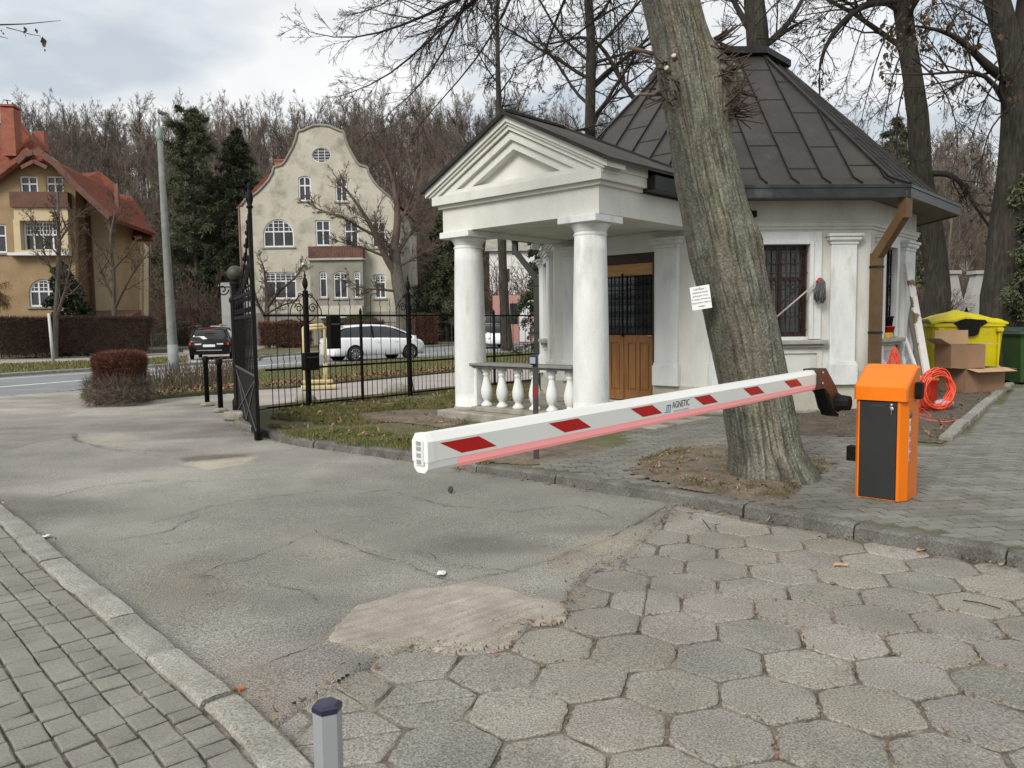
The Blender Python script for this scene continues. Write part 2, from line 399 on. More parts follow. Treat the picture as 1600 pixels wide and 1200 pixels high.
# ================================================================== THE SETTING
def xy(p): return (p[0], p[1])
def GP(lst, z=0.): return [xy(G(a, b, z)) for a, b in lst]
RZ = .08                                                  # level of the raised side
# -- big sheet to the horizon
gx = np.concatenate([-np.geomspace(500, 30, 12), np.linspace(-24, 24, 9), np.geomspace(30, 500, 12)])
gy = np.concatenate([[-60, -30, -10], np.linspace(0, 80, 17), np.geomspace(90, 900, 10)])
X, Y = np.meshgrid(gx, gy); n1, n0 = X.shape
def quads(nr, nc):
    i = np.arange(nr-1)[:, None]*nc+np.arange(nc-1)[None]; return np.stack([i, i+1, i+nc+1, i+nc], -1).reshape(-1, 4)
npmesh('ground', np.stack([X, Y, X*0-.05], -1).reshape(-1, 3), quads(n1, n0), EARTH, kind='structure')
# -- wooded hill behind
hx = np.linspace(-190, 190, 77); hy = np.linspace(64, 260, 50); X, Y = np.meshgrid(hx, hy)
def hill_z(X, Y):
    s = np.clip((Y-74-.05*np.abs(X+10))/80, 0, 1); s = s*s*(3-2*s)
    return s*(23+8*fbm(X*.012+3, Y*.012, 0)+np.clip(-X-10, 0, 80)*.02 - np.clip(X, 0, 60)*.10)-.3
npmesh('hill', np.stack([X, Y, hill_z(X, Y)], -1).reshape(-1, 3), quads(*X.shape), mat('hill_leaf_litter', (.085,.06,.042), (.13,.095,.065), scale=.3, rough=1, spk=.3, spk_scale=4), smooth=True, kind='structure')

def sheet(name, poly, z, m, kind='structure', th=0., step=0.3, zn=0., tintv=0., **k):
    """a flat region filled by a grid clipped to a polygon plus its tessellated outline"""
    mb = MB(); P = [(p[0], p[1]) for p in poly]
    if th: mb.prism(P, z-th, z)
    else:
        tri = tessellate_polygon([[Vector((a, b, 0)) for a, b in P]])
        fs = []
        for t in tri:
            a, b, c = [Vector(P[i]) for i in t]
            fs.append(t if (b-a).cross(c-a) > 0 else (t[0], t[2], t[1]))
        mb.add([(a, b, z) for a, b in P], fs)
    o = mb.build(name, m, kind=kind, **k)
    ca_ = o.data.color_attributes.new('tint', 'FLOAT_COLOR', 'POINT'); ca_.data.foreach_set('color', [1.]*(4*len(o.data.vertices)))
    return o

# -- left kerb
LK = smooth_line([xy(G(a, b, .05)) for a, b in [(-330,560),(-190,650),(-70,745),(21,815),(79,875),(158,936),(208,979),(310,1065),(371,1112),(452,1196),(560,1310),(700,1500)]], 2)
RK_PX = [(372,657),(443,681),(520,692),(650,708),(760,726),(845,737),(1000,761),(1170,789),(1290,813),(1450,839),(1600,863),(1800,900),(2200,985)]
RK = smooth_line([xy(G(a, b, RZ)) for a, b in RK_PX], 2)
def offset_line(pts, d):
    o = []
    for i, p in enumerate(pts):
        a = pts[max(i-1, 0)]; b = pts[min(i+1, len(pts)-1)]; t = (b-a).normalized(); o.append(Vector((p.x-t.y*d, p.y+t.x*d)))
    return o
def kerb_run(name, line, wdt, z0, z1, m, stone, rng, bev=.015, jit=.006):
    """stones one after another along a line, one mesh"""
    V = []; F_ = []; T = []; L = resample(line, .05); i = 0; n = int(stone/.05)
    while i < len(L)-3:
        j = min(i+n+rng.randint(-2, 2), len(L)-1); seg = L[i:j+1]
        if len(seg) < 4: break
        dz = rng.uniform(-jit, jit); tn = rng.uniform(.82, 1.12); off = rng.uniform(-jit, jit); w0 = wdt*rng.uniform(.95, 1.05)
        k0 = len(V)
        for q, p in enumerate(seg):
            a = seg[max(q-1, 0)]; b = seg[min(q+1, len(seg)-1)]; t = (b-a).normalized(); nn = Vector((-t.y, t.x))
            pp = p + t*(.006 if q == 0 else (-.006 if q == len(seg)-1 else 0))
            e = .012 if q in (0, len(seg)-1) else 0
            wob = (vnoise(p.x*9, p.y*9, 2.)-.5)*.02; wz = (vnoise(p.x*7, p.y*7, 5.)-.5)*.014
            for o_, z_ in ((-w0/2-.006+wob, z0), (-w0/2+wob, z1-bev-e), (-w0/2+bev+wob*.7, z1-e+wz), (0, z1-e+wz*1.3+.002), (w0/2-bev, z1-e+wz), (w0/2+wob*.5, z1-bev-e), (w0/2, z0)):
                V.append((pp.x+nn.x*(o_+off), pp.y+nn.y*(o_+off), z_+dz)); T.append(tn)
        for q in range(len(seg)-1):
            for r_ in range(6):
                a = k0+q*7+r_; F_.append((a, a+7, a+8, a+1))
        # ends: as quads
        for base, fl in ((k0, 0), (k0+(len(seg)-1)*7, 1)):
            for qd in ((0,1,5,6), (1,2,4,5), (2,3,3,4)):
                ids = [base+u for u in qd]
                if qd == (2,3,3,4): continue
                F_.append(tuple(ids if fl else ids[::-1]))
        i = j
    npmesh(name, V, F_, m, attrs={'tint': np.array(T)}, kind='structure')
rg = random.Random(3)
kerb_run('kerb', LK, .15, -.06, .055, KERB, .72, rg, jit=.008)
kerb_run('kerb', RK, .13, -.06, RZ+.015, KERBD, .95, rg, jit=.01, bev=.022)
bk = [xy(G(1478, 690, RZ)), xy(G(1522, 649, RZ)), xy(G(1578, 602, RZ))]
kerb_run('kerb', [Vector(p) for p in bk], .14, 0, RZ+.07, KERB, .9, rg, jit=.012)

# -- driveway: one worn asphalt sheet with its patches, cracks and potholes
HEXB = [(1062,780),(1046,800),(1012,838),(985,862),(940,882),(905,905),(888,930),(884,965),(828,972),(798,1008),(740,1014),(700,1019),(645,1012),(610,1026),(590,1032),(548,1055),(500,1085),(455,1118),(425,1138)]
lk_in = [xy(p) for p in offset_line(LK, -.02)]
rk_in = [xy(p) for p in offset_line(RK, 0)]
hexb = GP(HEXB)
kend = min(range(len(rk_in)), key=lambda i: math.hypot(rk_in[i][0]-hexb[0][0], rk_in[i][1]-hexb[0][1]))
lend = min(range(len(lk_in)), key=lambda i: math.hypot(lk_in[i][0]-hexb[-1][0], lk_in[i][1]-hexb[-1][1]))
far_edge = GP([(372,652),(372,640),(300,646),(376,612),(134,629),(125,621),(138,612),(230,600),(230,592),(0,622),(-500,640)])
far_edge = GP([(372,652),(372,614),(240,624),(150,632),(128,622),(140,611),(232,600),(0,620),(-700,655)])
drive = rk_in[:kend+1][::-1]+far_edge+[(-16, 12), (-12, 5)]+lk_in[:lend+1]+hexb[::-1]
us = np.arange(-1.3, 1.05, .0055); vs_ = np.exp(np.arange(math.log(2.2), math.log(31), .0078))
U, Yg = np.meshgrid(us, vs_); Xg = U*Yg
cen = lambda A: (A[:-1, :-1]+A[1:, 1:])/2
Z = (fbm(Xg*.7, Yg*.7, 1, 3)-.5)*.03+(fbm(Xg*2.5, Yg*2.5, 4, 3)-.5)*.012
Z -= Z.max()-.012; Z = np.minimum(Z, .012)
edge_d = dist_poly(Xg, Yg, hexb); Z = np.where(edge_d < .5, Z*(edge_d/.5)+.010*(1-edge_d/.5), Z)
tint = np.ones(Xg.shape+(3,))
big = fbm(Xg*.35+9, Yg*.35, 3, 4); tint *= (0.74+.52*big)[..., None]
band = fbm(Xg*.55+3, Yg*1.1, 8, 4)                        # worn dark bands and pale worn zones
tint *= (1-.30*np.clip((band-.52)*6, 0, 1))[..., None]
pale = fbm(Xg*.8+30, Yg*.8, 2, 4); tint *= (1+.20*np.clip((pale-.56)*7, 0, 1))[..., None]
pr = fbm(Xg*.4+50, Yg*.4, 6, 3); tint *= 1+np.clip((pr-.5)*4, 0, 1)[..., None]*np.array([.03, -.015, .05])
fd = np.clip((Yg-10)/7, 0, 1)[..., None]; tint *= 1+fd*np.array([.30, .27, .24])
def zone(poly, col, soft=.05, dz=0., wob=.08):
    global Z, tint
    p = GP(poly); xw = Xg+(fbm(Xg*5, Yg*5, 1, 3)-.5)*wob*2; yw = Yg+(fbm(Xg*5+9, Yg*5, 7, 3)-.5)*wob*2
    ins = inpoly(xw, yw, p); d = dist_poly(xw, yw, p, True); m_ = np.where(ins, np.clip(.5+d/soft/2, 0, 1), np.clip(.5-d/soft/2, 0, 1))
    tint = tint*(1-m_[..., None])+m_[..., None]*np.array(col)*(.85+.3*fbm(Xg*3, Yg*3, 9, 4))[..., None]; Z = Z+dz*m_
    return m_, d
sand = [(514,1006),(522,980),(560,948),(640,924),(735,911),(790,920),(838,938),(880,944),(886,968),(828,974),(798,1010),(700,1021),(640,1012),(600,1030),(560,1024)]
m_s, d_s = zone(sand, (1.30, 1.22, 1.10), .03, .0, .04)
ca, sa = math.cos(R(38)), math.sin(R(38))
rid = .5+.5*np.sin(2*np.pi*((Xg*sa-Yg*ca)/.105+fbm(Xg*2.2, Yg*2.2, 2, 3)*3.2)); rid = rid*np.clip((fbm(Xg*1.6+4, Yg*1.6, 12, 2)-.38)*6, .15, 1)
Z += m_s*(.016*(1-rid)-.008); tint *= (1-.16*m_s*rid)[..., None]
zone([(850,880),(872,862),(930,842),(1000,824),(1008,836),(985,860),(930,876),(880,890)], (1.14, 1.07, .98), .06, .004, .05)
zone([(420,840),(500,832),(560,850),(540,880),(470,880)], (1.12, 1.1, 1.05), .3, 0, .1)
zone([(120,680),(200,676),(225,684),(180,696),(130,694)], (1.45, 1.42, 1.32), .12, -.006)
zone([(275,722),(330,716),(395,712),(380,722),(320,731)], (1.62, 1.55, 1.38), .06, -.018, .05)
zone([(280,713),(340,708),(392,707),(385,711),(330,715),(286,719)], (.55, .52, .47), .05, -.012, .05)
zone([(190,800),(150,860),(210,900),(330,930),(300,860)], (.90, .89, .87), .5, 0, .2)
zone([(250,905),(310,880),(345,925),(300,950)], (.86, .80, .72), .25, -.003, .1)
zone([(375,1045),(430,1060),(455,1110),(410,1130)], (.95, .86, .76), .2, 0, .1)
CRK = []
def crack(pts, wd=.02, dark=.80, dz=.003, wob=.05):
    global Z, tint
    CRK.append(pts)
    p = GP(pts); xw = Xg+(fbm(Xg*4, Yg*4, 11, 3)-.5)*wob*2; yw = Yg+(fbm(Xg*4+5, Yg*4, 17, 3)-.5)*wob*2
    d = dist_poly(xw, yw, p); cell = .0055*Yg; m_ = np.clip(1.3-d/np.maximum(wd, cell*.62), 0, 1)*np.clip((fbm(Xg*2.5, Yg*2.5, 31, 2)-.25)*6, 0, 1)
    tint *= (1-m_*(1-dark))[..., None]; Z -= m_*dz
for c_ in ([(240,815),(330,790),(420,775),(520,765)], [(300,900),(360,880),(430,860),(480,835)], [(480,825),(540,850),(590,870),(640,880)],
           [(500,1006),(470,1020),(400,1045)], [(740,905),(830,885),(880,870)], [(505,940),(470,918),(420,912)], [(880,868),(960,838),(1030,800),(1052,786)],
           [(0,705),(60,690),(140,680)], [(110,676),(120,690),(160,700),(200,705),(260,712)], [(200,702),(270,704),(330,700),(360,698)], [(255,645),(320,640),(370,633)],
           [(170,845),(260,830),(310,805)], [(60,780),(140,760),(210,752)], [(620,770),(700,790),(800,800),(900,790)], [(650,860),(700,880),(820,895)]):
    crack(c_)
crack([(116,677),(118,686),(135,693),(160,698)], .03, .6, .0, .01)
for c_ in ([(300,905),(318,898),(345,905),(352,920),(330,928)], [(318,898),(322,912),(330,928)], [(480,1022),(505,1008),(514,1006)], [(880,868),(905,862),(930,872),(950,868)], [(905,905),(925,890),(960,884)], [(640,880),(660,890),(690,905),(720,908)], [(780,1000),(800,980),(830,968)], [(1046,800),(1010,808),(985,826)], [(250,850),(300,842),(360,838)], [(560,770),(600,765),(640,762)], [(900,790),(940,800),(960,812)], [(210,752),(260,748),(320,750)]): crack(c_)
hexo = [xy(p) for p in offset_line([Vector(p) for p in hexb], -.12)]
over = ~inpoly(Xg+(fbm(Xg*6, Yg*6, 41, 3)-.5)*.05, Yg+(fbm(Xg*6, Yg*6, 43, 3)-.5)*.05, drive) & (edge_d < .3)
Z = np.where(over, .010-np.clip(dist_poly(Xg+(fbm(Xg*6, Yg*6, 41, 3)-.5)*.05, Yg+(fbm(Xg*6, Yg*6, 43, 3)-.5)*.05, hexb)/.03, 0, 1)*.045, Z)
drive2 = rk_in[:kend+1][::-1]+far_edge+[(-16, 12), (-12, 5)]+lk_in[:lend+1]+hexo[::-1]
keep = inpoly(cen(Xg), cen(Yg), drive2) | (cen(over.astype(float)) > 0) & (cen(edge_d) < .1) | inpoly(cen(Xg), cen(Yg), drive)
def zat(x, y):
    ui = (x/y-us[0])/.0055; vi = (math.log(y)-math.log(2.2))/.0078; i, j = int(np.clip(vi, 0, Z.shape[0]-2)), int(np.clip(ui, 0, Z.shape[1]-2)); return float(max(Z[i, j], Z[i+1, j], Z[i, j+1], Z[i+1, j+1]))
cm = MB(); rc = random.Random(33)
for pts in CRK:
    L_ = resample([Vector(p) for p in GP(pts)], .02); n_ = len(L_)
    if n_ < 4: continue
    wv = []; s0 = rc.uniform(0, 50)
    for i, p in enumerate(L_):
        a = L_[max(i-1, 0)]; b = L_[min(i+1, n_-1)]; t_ = (b-a).normalized() if (b-a).length > 1e-6 else Vector((1, 0)); o_ = (float(fbm(s0+i*.11, 1.3, 2, 4))-.5)*.16+(float(vnoise(s0+i*.9, 7.3, 2))-.5)*.016
        q_ = p+Vector((-t_.y, t_.x))*o_; w_ = max(.0004, (.0014+.0014*(float(vnoise(s0+i*.35, 3, 9))-.5)*2)*min(1, i/6, (n_-1-i)/6)*(1 if float(vnoise(s0+i*.07, 8, 3)) > .42 else .12))*(1+.08*q_.y)
        wv.append((q_+Vector((-t_.y, t_.x))*w_, q_-Vector((-t_.y, t_.x))*w_, zat(q_.x, q_.y)+.0025))
    vs2 = [(a.x, a.y, z) for a, b, z in wv]+[(b.x, b.y, z) for a, b, z in wv]; cm.add(vs2, [(i, i+1, n_+i+1, n_+i)[::-1] for i in range(n_-1)])
cm.build('asphalt_cracks', mat('crack_dirt', (.045,.038,.03), (.075,.065,.052), scale=30, rough=1), kind='structure')
# ragged border kept in step with noise
q = quads(*Xg.shape)[keep.ravel()]
used, inv = np.unique(q, return_inverse=True)
V = np.stack([Xg, Yg, Z], -1).reshape(-1, 3)[used]
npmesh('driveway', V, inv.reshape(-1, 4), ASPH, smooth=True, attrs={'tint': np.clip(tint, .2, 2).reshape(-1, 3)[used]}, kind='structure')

sw = GP(sand); X, Y = np.meshgrid(np.arange(min(p[0] for p in sw)-.1, max(p[0] for p in sw)+.1, .0085), np.arange(min(p[1] for p in sw)-.1, max(p[1] for p in sw)+.1, .0085))
xw = X+(fbm(X*5, Y*5, 1, 3)-.5)*.09; yw = Y+(fbm(X*5+9, Y*5, 7, 3)-.5)*.09; ins = inpoly(xw, yw, sw); dd = np.where(ins, dist_poly(xw, yw, sw, True), 0)
pc = (X*sa-Y*ca); al = X*ca+Y*sa; amp = np.clip((fbm(X*2.2+4, Y*2.2, 12, 3)-.36)*5, .1, 1)
rdg = np.sin(2*np.pi*(pc/.082+fbm(X*1.5, Y*1.5, 2, 3)*4))*amp*.55+(vnoise(pc*42, al*3.2, 4)-.5)*1.3+(fbm(X*9, Y*9, 3, 4)-.5)*1.2
zb = np.vectorize(zat)(X, Y) if False else .0125
Zp = zb-.004+np.clip((dd+(fbm(X*14, Y*14, 5, 3)-.5)*.07)/.07, -.6, 1)*.006+rdg*.0040*np.clip(dd/.08, 0, 1)-(dd <= 0)*.02
tt = (1.0+.14*np.clip(rdg, -1, 1)+.5*(fbm(X*3, Y*3, 8, 4)-.5)+.3*(fbm(X*17, Y*17, 8, 3)-.5))
q = quads(*X.shape)[(cen(ins.astype(float)) > 0).ravel()]; used, inv = np.unique(q, return_inverse=True)
npmesh('mortar_patch', np.stack([X, Y, Zp], -1).reshape(-1, 3)[used], inv.reshape(-1, 4), mat('sandy_mortar', (.262,.236,.200), (.315,.287,.245), scale=5, rough=.95, spk=.32, spk_scale=130, bump=.003, bscale=120, attr='tint'), smooth=True, attrs={'tint': tt.ravel()[used]}, kind='structure')
def slab_field(name, polys, tops, bev, depth, m, tints, seed=0, tilt=.003, chip=.004, sub=3):
    rs = np.random.RandomState(seed); V = []; Fq = []; T = []
    for P, zt, tn in zip(polys, tops, tints):
        P = np.array(P); n = len(P); c = P.mean(0)
        if sub > 1:
            Q = []
            for i in range(n):
                for k in range(sub): Q.append(P[i]+(P[(i+1) % n]-P[i])*k/sub)
            Q = np.array(Q)
        else: Q = P
        N_ = len(Q); dirs = Q-c; ln = np.linalg.norm(dirs, axis=1, keepdims=True); dirs = dirs/ln
        ch = rs.rand(N_, 1)**3*chip*2
        if sub > 3: ch[::sub] += .011; ch[1::sub] += .003; ch[sub-1::sub] += .003
        O = Q-dirs*ch*.6; I = Q-dirs*(bev+ch); k0 = len(V); tl = rs.normal(0, tilt, 2)
        zf = lambda A: zt+(A-c)@tl
        for A, dz in ((O, -depth), (O, -bev*.7), (I, 0.)):
            for p, z_ in zip(A, zf(A)): V.append((p[0], p[1], z_+dz))
        V.append((c[0], c[1], zt)); T += [tn]*(3*N_+1)
        for i in range(N_):
            j = (i+1) % N_
            for r_ in (0, 1):
                a, b, c2, d2 = k0+r_*N_+i, k0+r_*N_+j, k0+(r_+1)*N_+j, k0+(r_+1)*N_+i
                Fq += [(a, b, c2), (a, c2, d2)]
            Fq.append((k0+2*N_+i, k0+2*N_+j, k0+3*N_))
    return npmesh(name, V, Fq, m, attrs={'tint': np.array(T)}, kind='structure')

# -- hexagonal slabs
near_region = hexb+[lk_in[i] for i in range(lend, len(lk_in))]+[(2.2, -1.), (9, -1.)]+rk_in[kend:][::-1]
a1 = .378; th = R(-14.5); e1 = np.array([math.cos(th), math.sin(th)])*a1; th2 = th-R(60); e2 = np.array([math.cos(th2), math.sin(th2)])*a1
o0 = np.array(xy(G(774, 1046))); hexp = []; tops = []; tn = []; rs = np.random.RandomState(4)
big_region = [(-1.6, .6), (9, .2), (9, 4.4), *[xy(p) for p in RK[len(RK)//2:][::-1]], *GP([(1062,775),(900,830),(700,900),(500,980),(380,1080)])]
hex_region = hexb+[lk_in[i] for i in range(lend, len(lk_in))]+[(3, -.5), (8, .6)]+[xy(p) for p in RK[kend:][::-1]]
for i in range(-30, 40):
    for j in range(-30, 40):
        c = o0+i*e1+j*e2
        if not (-3 < c[0] < 8 and .4 < c[1] < 9): continue
        ang = [th+R(30+60*k) for k in range(6)]; r_ = a1/math.sqrt(3)-.0062
        P = [c+np.array([math.cos(a), math.sin(a)])*r_*(1+rs.normal(0, .012)) for a in ang]
        rot = rs.normal(0, .02); cr_, sr_ = math.cos(rot), math.sin(rot); P = [c+np.array([(p-c)[0]*cr_-(p-c)[1]*sr_, (p-c)[0]*sr_+(p-c)[1]*cr_]) for p in P]
        di = float(dist_poly(np.array(c[0]), np.array(c[1]), hexb)); ins = bool(inpoly(np.array(c[0]), np.array(c[1]), hex_region))
        dk = float(dist_poly(np.array(c[0]), np.array(c[1]), [xy(p) for p in RK]))
        if not ins and di > .22: continue
        if not ins and dk < .2: continue
        t_ = rs.uniform(.90, 1.09)
        col = np.array([t_*rs.uniform(.99, 1.03), t_, t_*rs.uniform(.96, 1.02)])
        if rs.rand() < .08: col *= 1.12
        top = -.001+max(rs.normal(0, .0020), -.0025)-(.006 if not ins else 0)
        if (ins and rs.rand() < .03) or (di < .45 and rs.rand() < .55):      # a broken slab: two or three pieces
            k = rs.randint(6); s_ = [2, 3][rs.randint(2)]; idx = [(k+q_) % 6 for q_ in range(6)]
            A = [P[q_] for q_ in idx[:s_+1]]; B = [P[q_] for q_ in idx[s_:]]+[P[idx[0]]]
            for Q in (A, B):
                cc_ = np.mean(Q, 0); Q = [cc_+(q_-cc_)*.975 for q_ in Q]
                hexp.append(Q); tops.append(min(top-abs(rs.normal(0, .003)), .003)); tn.append(col*rs.uniform(.93, 1.03))
        else: hexp.append(P); tops.append(min(top, .003)); tn.append(col)
slab_field('hex_slab_paving', hexp, tops, .008, .05, SLAB, tn, 5, tilt=.008, chip=.008, sub=8)
fx = np.arange(-3.4, 9, .04); fy = np.arange(.2, 8, .04); X, Y = np.meshgrid(fx, fy); Z = -.019+.0135*fbm(X*5, Y*5, 2, 3)
kp = inpoly(cen(X), cen(Y), [(-3.4, .2), (9, .2), (9, 6)]+[xy(p) for p in RK[kend:][::-1]]+GP([(1000,770),(700,900),(450,1050)])+[xy(p) for p in LK[lend-3:]]) | (dist_poly(cen(X), cen(Y), hexb) < .22)
q = quads(*X.shape)[kp.ravel()]; used, inv = np.unique(q, return_inverse=True)
npmesh('joint_sand', np.stack([X, Y, Z], -1).reshape(-1, 3)[used], inv.reshape(-1, 4), JOINT, smooth=True, kind='structure')

# -- left pavement: courses of small blocks following the kerb
polys = []; tops = []; tn = []; rs = np.random.RandomState(11)
cw = .116
for k in range(0, 18):
    line = resample(offset_line(LK, -(.083+cw*(k+.5))), .01)
    line = [p for p in line if p.y > .9 and p.y < 14]
    # drop folded-back stretches
    i = rs.randint(0, 8)
    while i < len(line)-24:
        L = [9, 14, 18, 14, 14][rs.randint(5)]
        a, b = line[i], line[min(i+L, len(line)-1)]; t = (b-a)
        if t.length < .05: i += L; continue
        t = t.normalized(); nn = Vector((-t.y, t.x)); g = .0045
        jj = lambda: rs.normal(0, .0016)
        sk = rs.normal(0, .004)
        Q = [a+t*(g+sk)-nn*(cw/2-g), b-t*(g-sk)-nn*(cw/2-g), b-t*(g+sk)+nn*(cw/2-g), a+t*(g-sk)+nn*(cw/2-g)]
        polys.append([(p.x+jj(), p.y+jj()) for p in Q]); tops.append(.040+rs.normal(0, .0018)+.006*float(vnoise(a.x*1.5, a.y*1.5, 3)))
        t_ = rs.uniform(.92, 1.07); tn.append(np.array([t_, t_*rs.uniform(.985, 1.005), t_*rs.uniform(.96, 1.01)])); i += L
slab_field('pavement', polys, tops, .006, .04, BRICK, tn, 2, tilt=.008, chip=.003, sub=2)
lp = [xy(p) for p in offset_line(LK, -.06)]
sheet('pavement_bed', lp+[(-.2, -1), (-5, -1), (-12, 6)], .030, JOINT)

# -- raised side: turf base, paving, soil, tree pit
raised = [xy(p) for p in RK]+[(16, 1), (26, 20), (26, 60), (2, 46)]+GP([(845,596),(713,606),(450,633),(374,647)], RZ)
sheet('lawn', raised, RZ, TURF, th=.12)
def noisy_patch(name, poly_px, z, h, m, step=.05, wob=.12, kind='structure', world=None, tints=(.8, 1.2), scale=4):
    P = world or GP(poly_px, z); xs = [p[0] for p in P]; ys = [p[1] for p in P]
    X, Y = np.meshgrid(np.arange(min(xs)-.2, max(xs)+.2, step), np.arange(min(ys)-.2, max(ys)+.2, step))
    xw = X+(fbm(X*3, Y*3, 1, 3)-.5)*wob*2; yw = Y+(fbm(X*3+9, Y*3, 7, 3)-.5)*wob*2
    ins = inpoly(xw, yw, P); d = np.where(ins, dist_poly(xw, yw, P, True), 0)
    Zz = z+h*np.clip(d/.25, 0, 1)*(.35+.9*fbm(X*scale, Y*scale, 4, 4))+.004
    kp = inpoly(cen(xw), cen(yw), P); q = quads(*X.shape)[kp.ravel()]; used, inv = np.unique(q, return_inverse=True)
    tt = tints[0]+(tints[1]-tints[0])*fbm(X*1.7, Y*1.7, 21, 4)
    return npmesh(name, np.stack([X, Y, Zz], -1).reshape(-1, 3)[used], inv.reshape(-1, 4), m, smooth=True, attrs={'tint': tt.ravel()[used]}, kind=kind)
SOILP = [(1150,665),(1262,682),(1334,682),(1474,693),(1578,604),(1500,585),(1400,585),(1340,600),(1330,640),(1180,650)]
noisy_patch('soil_bed', SOILP, RZ+.006, .05, SOIL)
PIT = [(975,739),(1010,719),(1060,703),(1120,700),(1170,704),(1290,722),(1302,735),(1262,762),(1225,786),(1130,776),(1040,758)]
noisy_patch('tree_pit', PIT, RZ+.006, .07, SOIL, step=.035, tints=(1.0, 1.75))
noisy_patch('dirt_path', [(560,646),(640,640),(715,640),(725,662),(700,668),(640,662),(570,658)], RZ+.003, .015, SOIL, tints=(1.2, 1.9))
noisy_patch('dirt_path', [(690,668),(760,660),(850,690),(960,700),(900,722),(820,728),(760,722),(700,700)], RZ+.002, .012, SOIL, tints=(1.1, 1.9))
# paving blocks on the raised side: rows laid across, roughly parallel with the gatehouse front
_k = min(range(len(RK)), key=lambda i: (RK[i]-Vector(xy(G(800, 734, RZ)))).length)
pav = GP([(800,734),(870,722),(985,694),(975,668),(1050,652),(1340,650),(1340,692),(1476,702),(1590,608),(1700,560),(2300,640),(2400,1010)], RZ)+[xy(p) for p in offset_line(RK, .03)[_k:][::-1]]
pitw = GP(PIT, RZ); soilw = GP(SOILP, RZ)
polys = []; tops = []; tn = []; rs = np.random.RandomState(8); pa = R(9); ex = np.array([math.cos(pa), math.sin(pa)]); ey = np.array([-ex[1], ex[0]])
cells = []
for j in range(-10, 130):
    for i in range(-10, 95):
        c = np.array([0.2, 4.2])+ex*(i*.205+(j % 2)*.1025)+ey*j*.105
        cells.append((c[0], c[1]))
cells = np.array(cells)
ok = inpoly(cells[:, 0], cells[:, 1], pav) & ~inpoly(cells[:, 0], cells[:, 1], pitw) & ~inpoly(cells[:, 0], cells[:, 1], soilw) & (dist_poly(cells[:, 0], cells[:, 1], [xy(p) for p in RK]) > .095) & (cells[:, 1] < 17)
for c in cells[ok]:
    z_ = RZ+.012+.012*(float(vnoise(c[0]*1.1, c[1]*1.1, 9))-.5)+rs.normal(0, .0016)
    Q = [c+ex*s*.0945+ey*t*.0445 for s, t in ((-1,-1),(1,-1),(1,1),(-1,1))]
    polys.append([q_+rs.normal(0, .0012, 2) for q_ in Q]); tops.append(z_); t_ = rs.uniform(.85, 1.15); tn.append((t_, t_, t_*.98))
slab_field('paving', polys, tops, .005, .03, BRICK2, tn, 3, tilt=.007, chip=.003, sub=1)
noisy_patch('joint_sand', None, RZ-.006, .003, JOINT2, step=.12, wob=.0, world=pav)

# -- the street behind, its markings, verges and footpaths
S_near = [(-900,720),(-300,652),(0,620),(226,600.5),(367,584),(411,579),(713,557),(845,549),(1100,535)]
S_far = [(-900,660),(-300,612),(0,588.5),(226,575),(367,566),(411,557),(657,543),(713,539.5),(845,533.5),(1100,524)]
sheet('street', GP(S_near)+GP(S_far)[::-1], .002, STREET)
def stripe(name, pts, wd, z, m=PAINTW):
    L = smooth_line(GP(pts), 2); A = offset_line(L, wd/2); B = offset_line(L, -wd/2)
    mb = MB(); n = len(L); mb.add([(p.x, p.y, z) for p in A]+[(p.x, p.y, z) for p in B], [(i, n+i, n+i+1, i+1) for i in range(n-1)]); mb.build(name, m, kind='structure')
stripe('road_marking', [(-300,632),(0,605),(147,593),(226,586.5),(367,576),(411,571),(480,566)], .22, .007)
stripe('road_marking', [(-300,620),(0,592),(147,583),(226,579),(367,567.5),(411,559.5),(657,545.5),(713,542),(845,535.5)], .16, .007)
stripe('road_marking', [(600,565),(657,554),(713,550),(845,543)], .14, .007)
L = smooth_line(GP(S_far), 2); kerb_run('kerb', L, .3, -.05, .11, KERB, 1.2, rg)
verge_px = [(134,629),(128,621),(140,611),(232,601),(367,585),(411,580),(713,558),(845,550)]
VERGE = GP([(150,633),(126,621),(142,610.5),(232,600.5),(367,584.5),(411,579.5),(713,557.5),(845,549.5),(850,574),(713,583),(450,609),(376,612.5),(240,625)])
sheet('verge', VERGE, .07, TURF, th=.1)
sheet('footpath', GP([(376,613),(450,609.5),(713,583.5),(850,573),(1000,562),(1000,584),(845,593),(713,605),(450,632),(372,641)]), .035, PATHM, th=.06)
fv = GP([(-900,655),(-300,611),(0,588),(226,574.5),(290,570.5),(292,559),(226,564),(0,573),(-300,590),(-900,625)])
sheet('verge', fv, .1, TURF, th=.1)
sheet('footpath', GP([(-900,624),(-300,589),(0,572.5),(226,563.5),(292,558.5),(292,553),(0,564),(-300,578),(-900,612)]), .09, PATHM, th=.06)
sheet('verge', GP([(405,564),(411,556.5),(657,542.5),(713,539),(845,533),(845,529),(713,532),(657,535),(411,546.5),(400,550)]), .1, TURF, th=.1)
sheet('footpath', GP([(400,549),(411,546),(657,534.5),(713,531.5),(845,528.5),(1000,524),(1000,521),(845,524.5),(713,526),(657,527.5),(400,540)]), .09, PATHM, th=.06)
sheet('side_driveway', GP([(290,570),(367,565.5),(405,563),(400,539),(392,533),(330,534),(286,547)]), .03, PATHM)

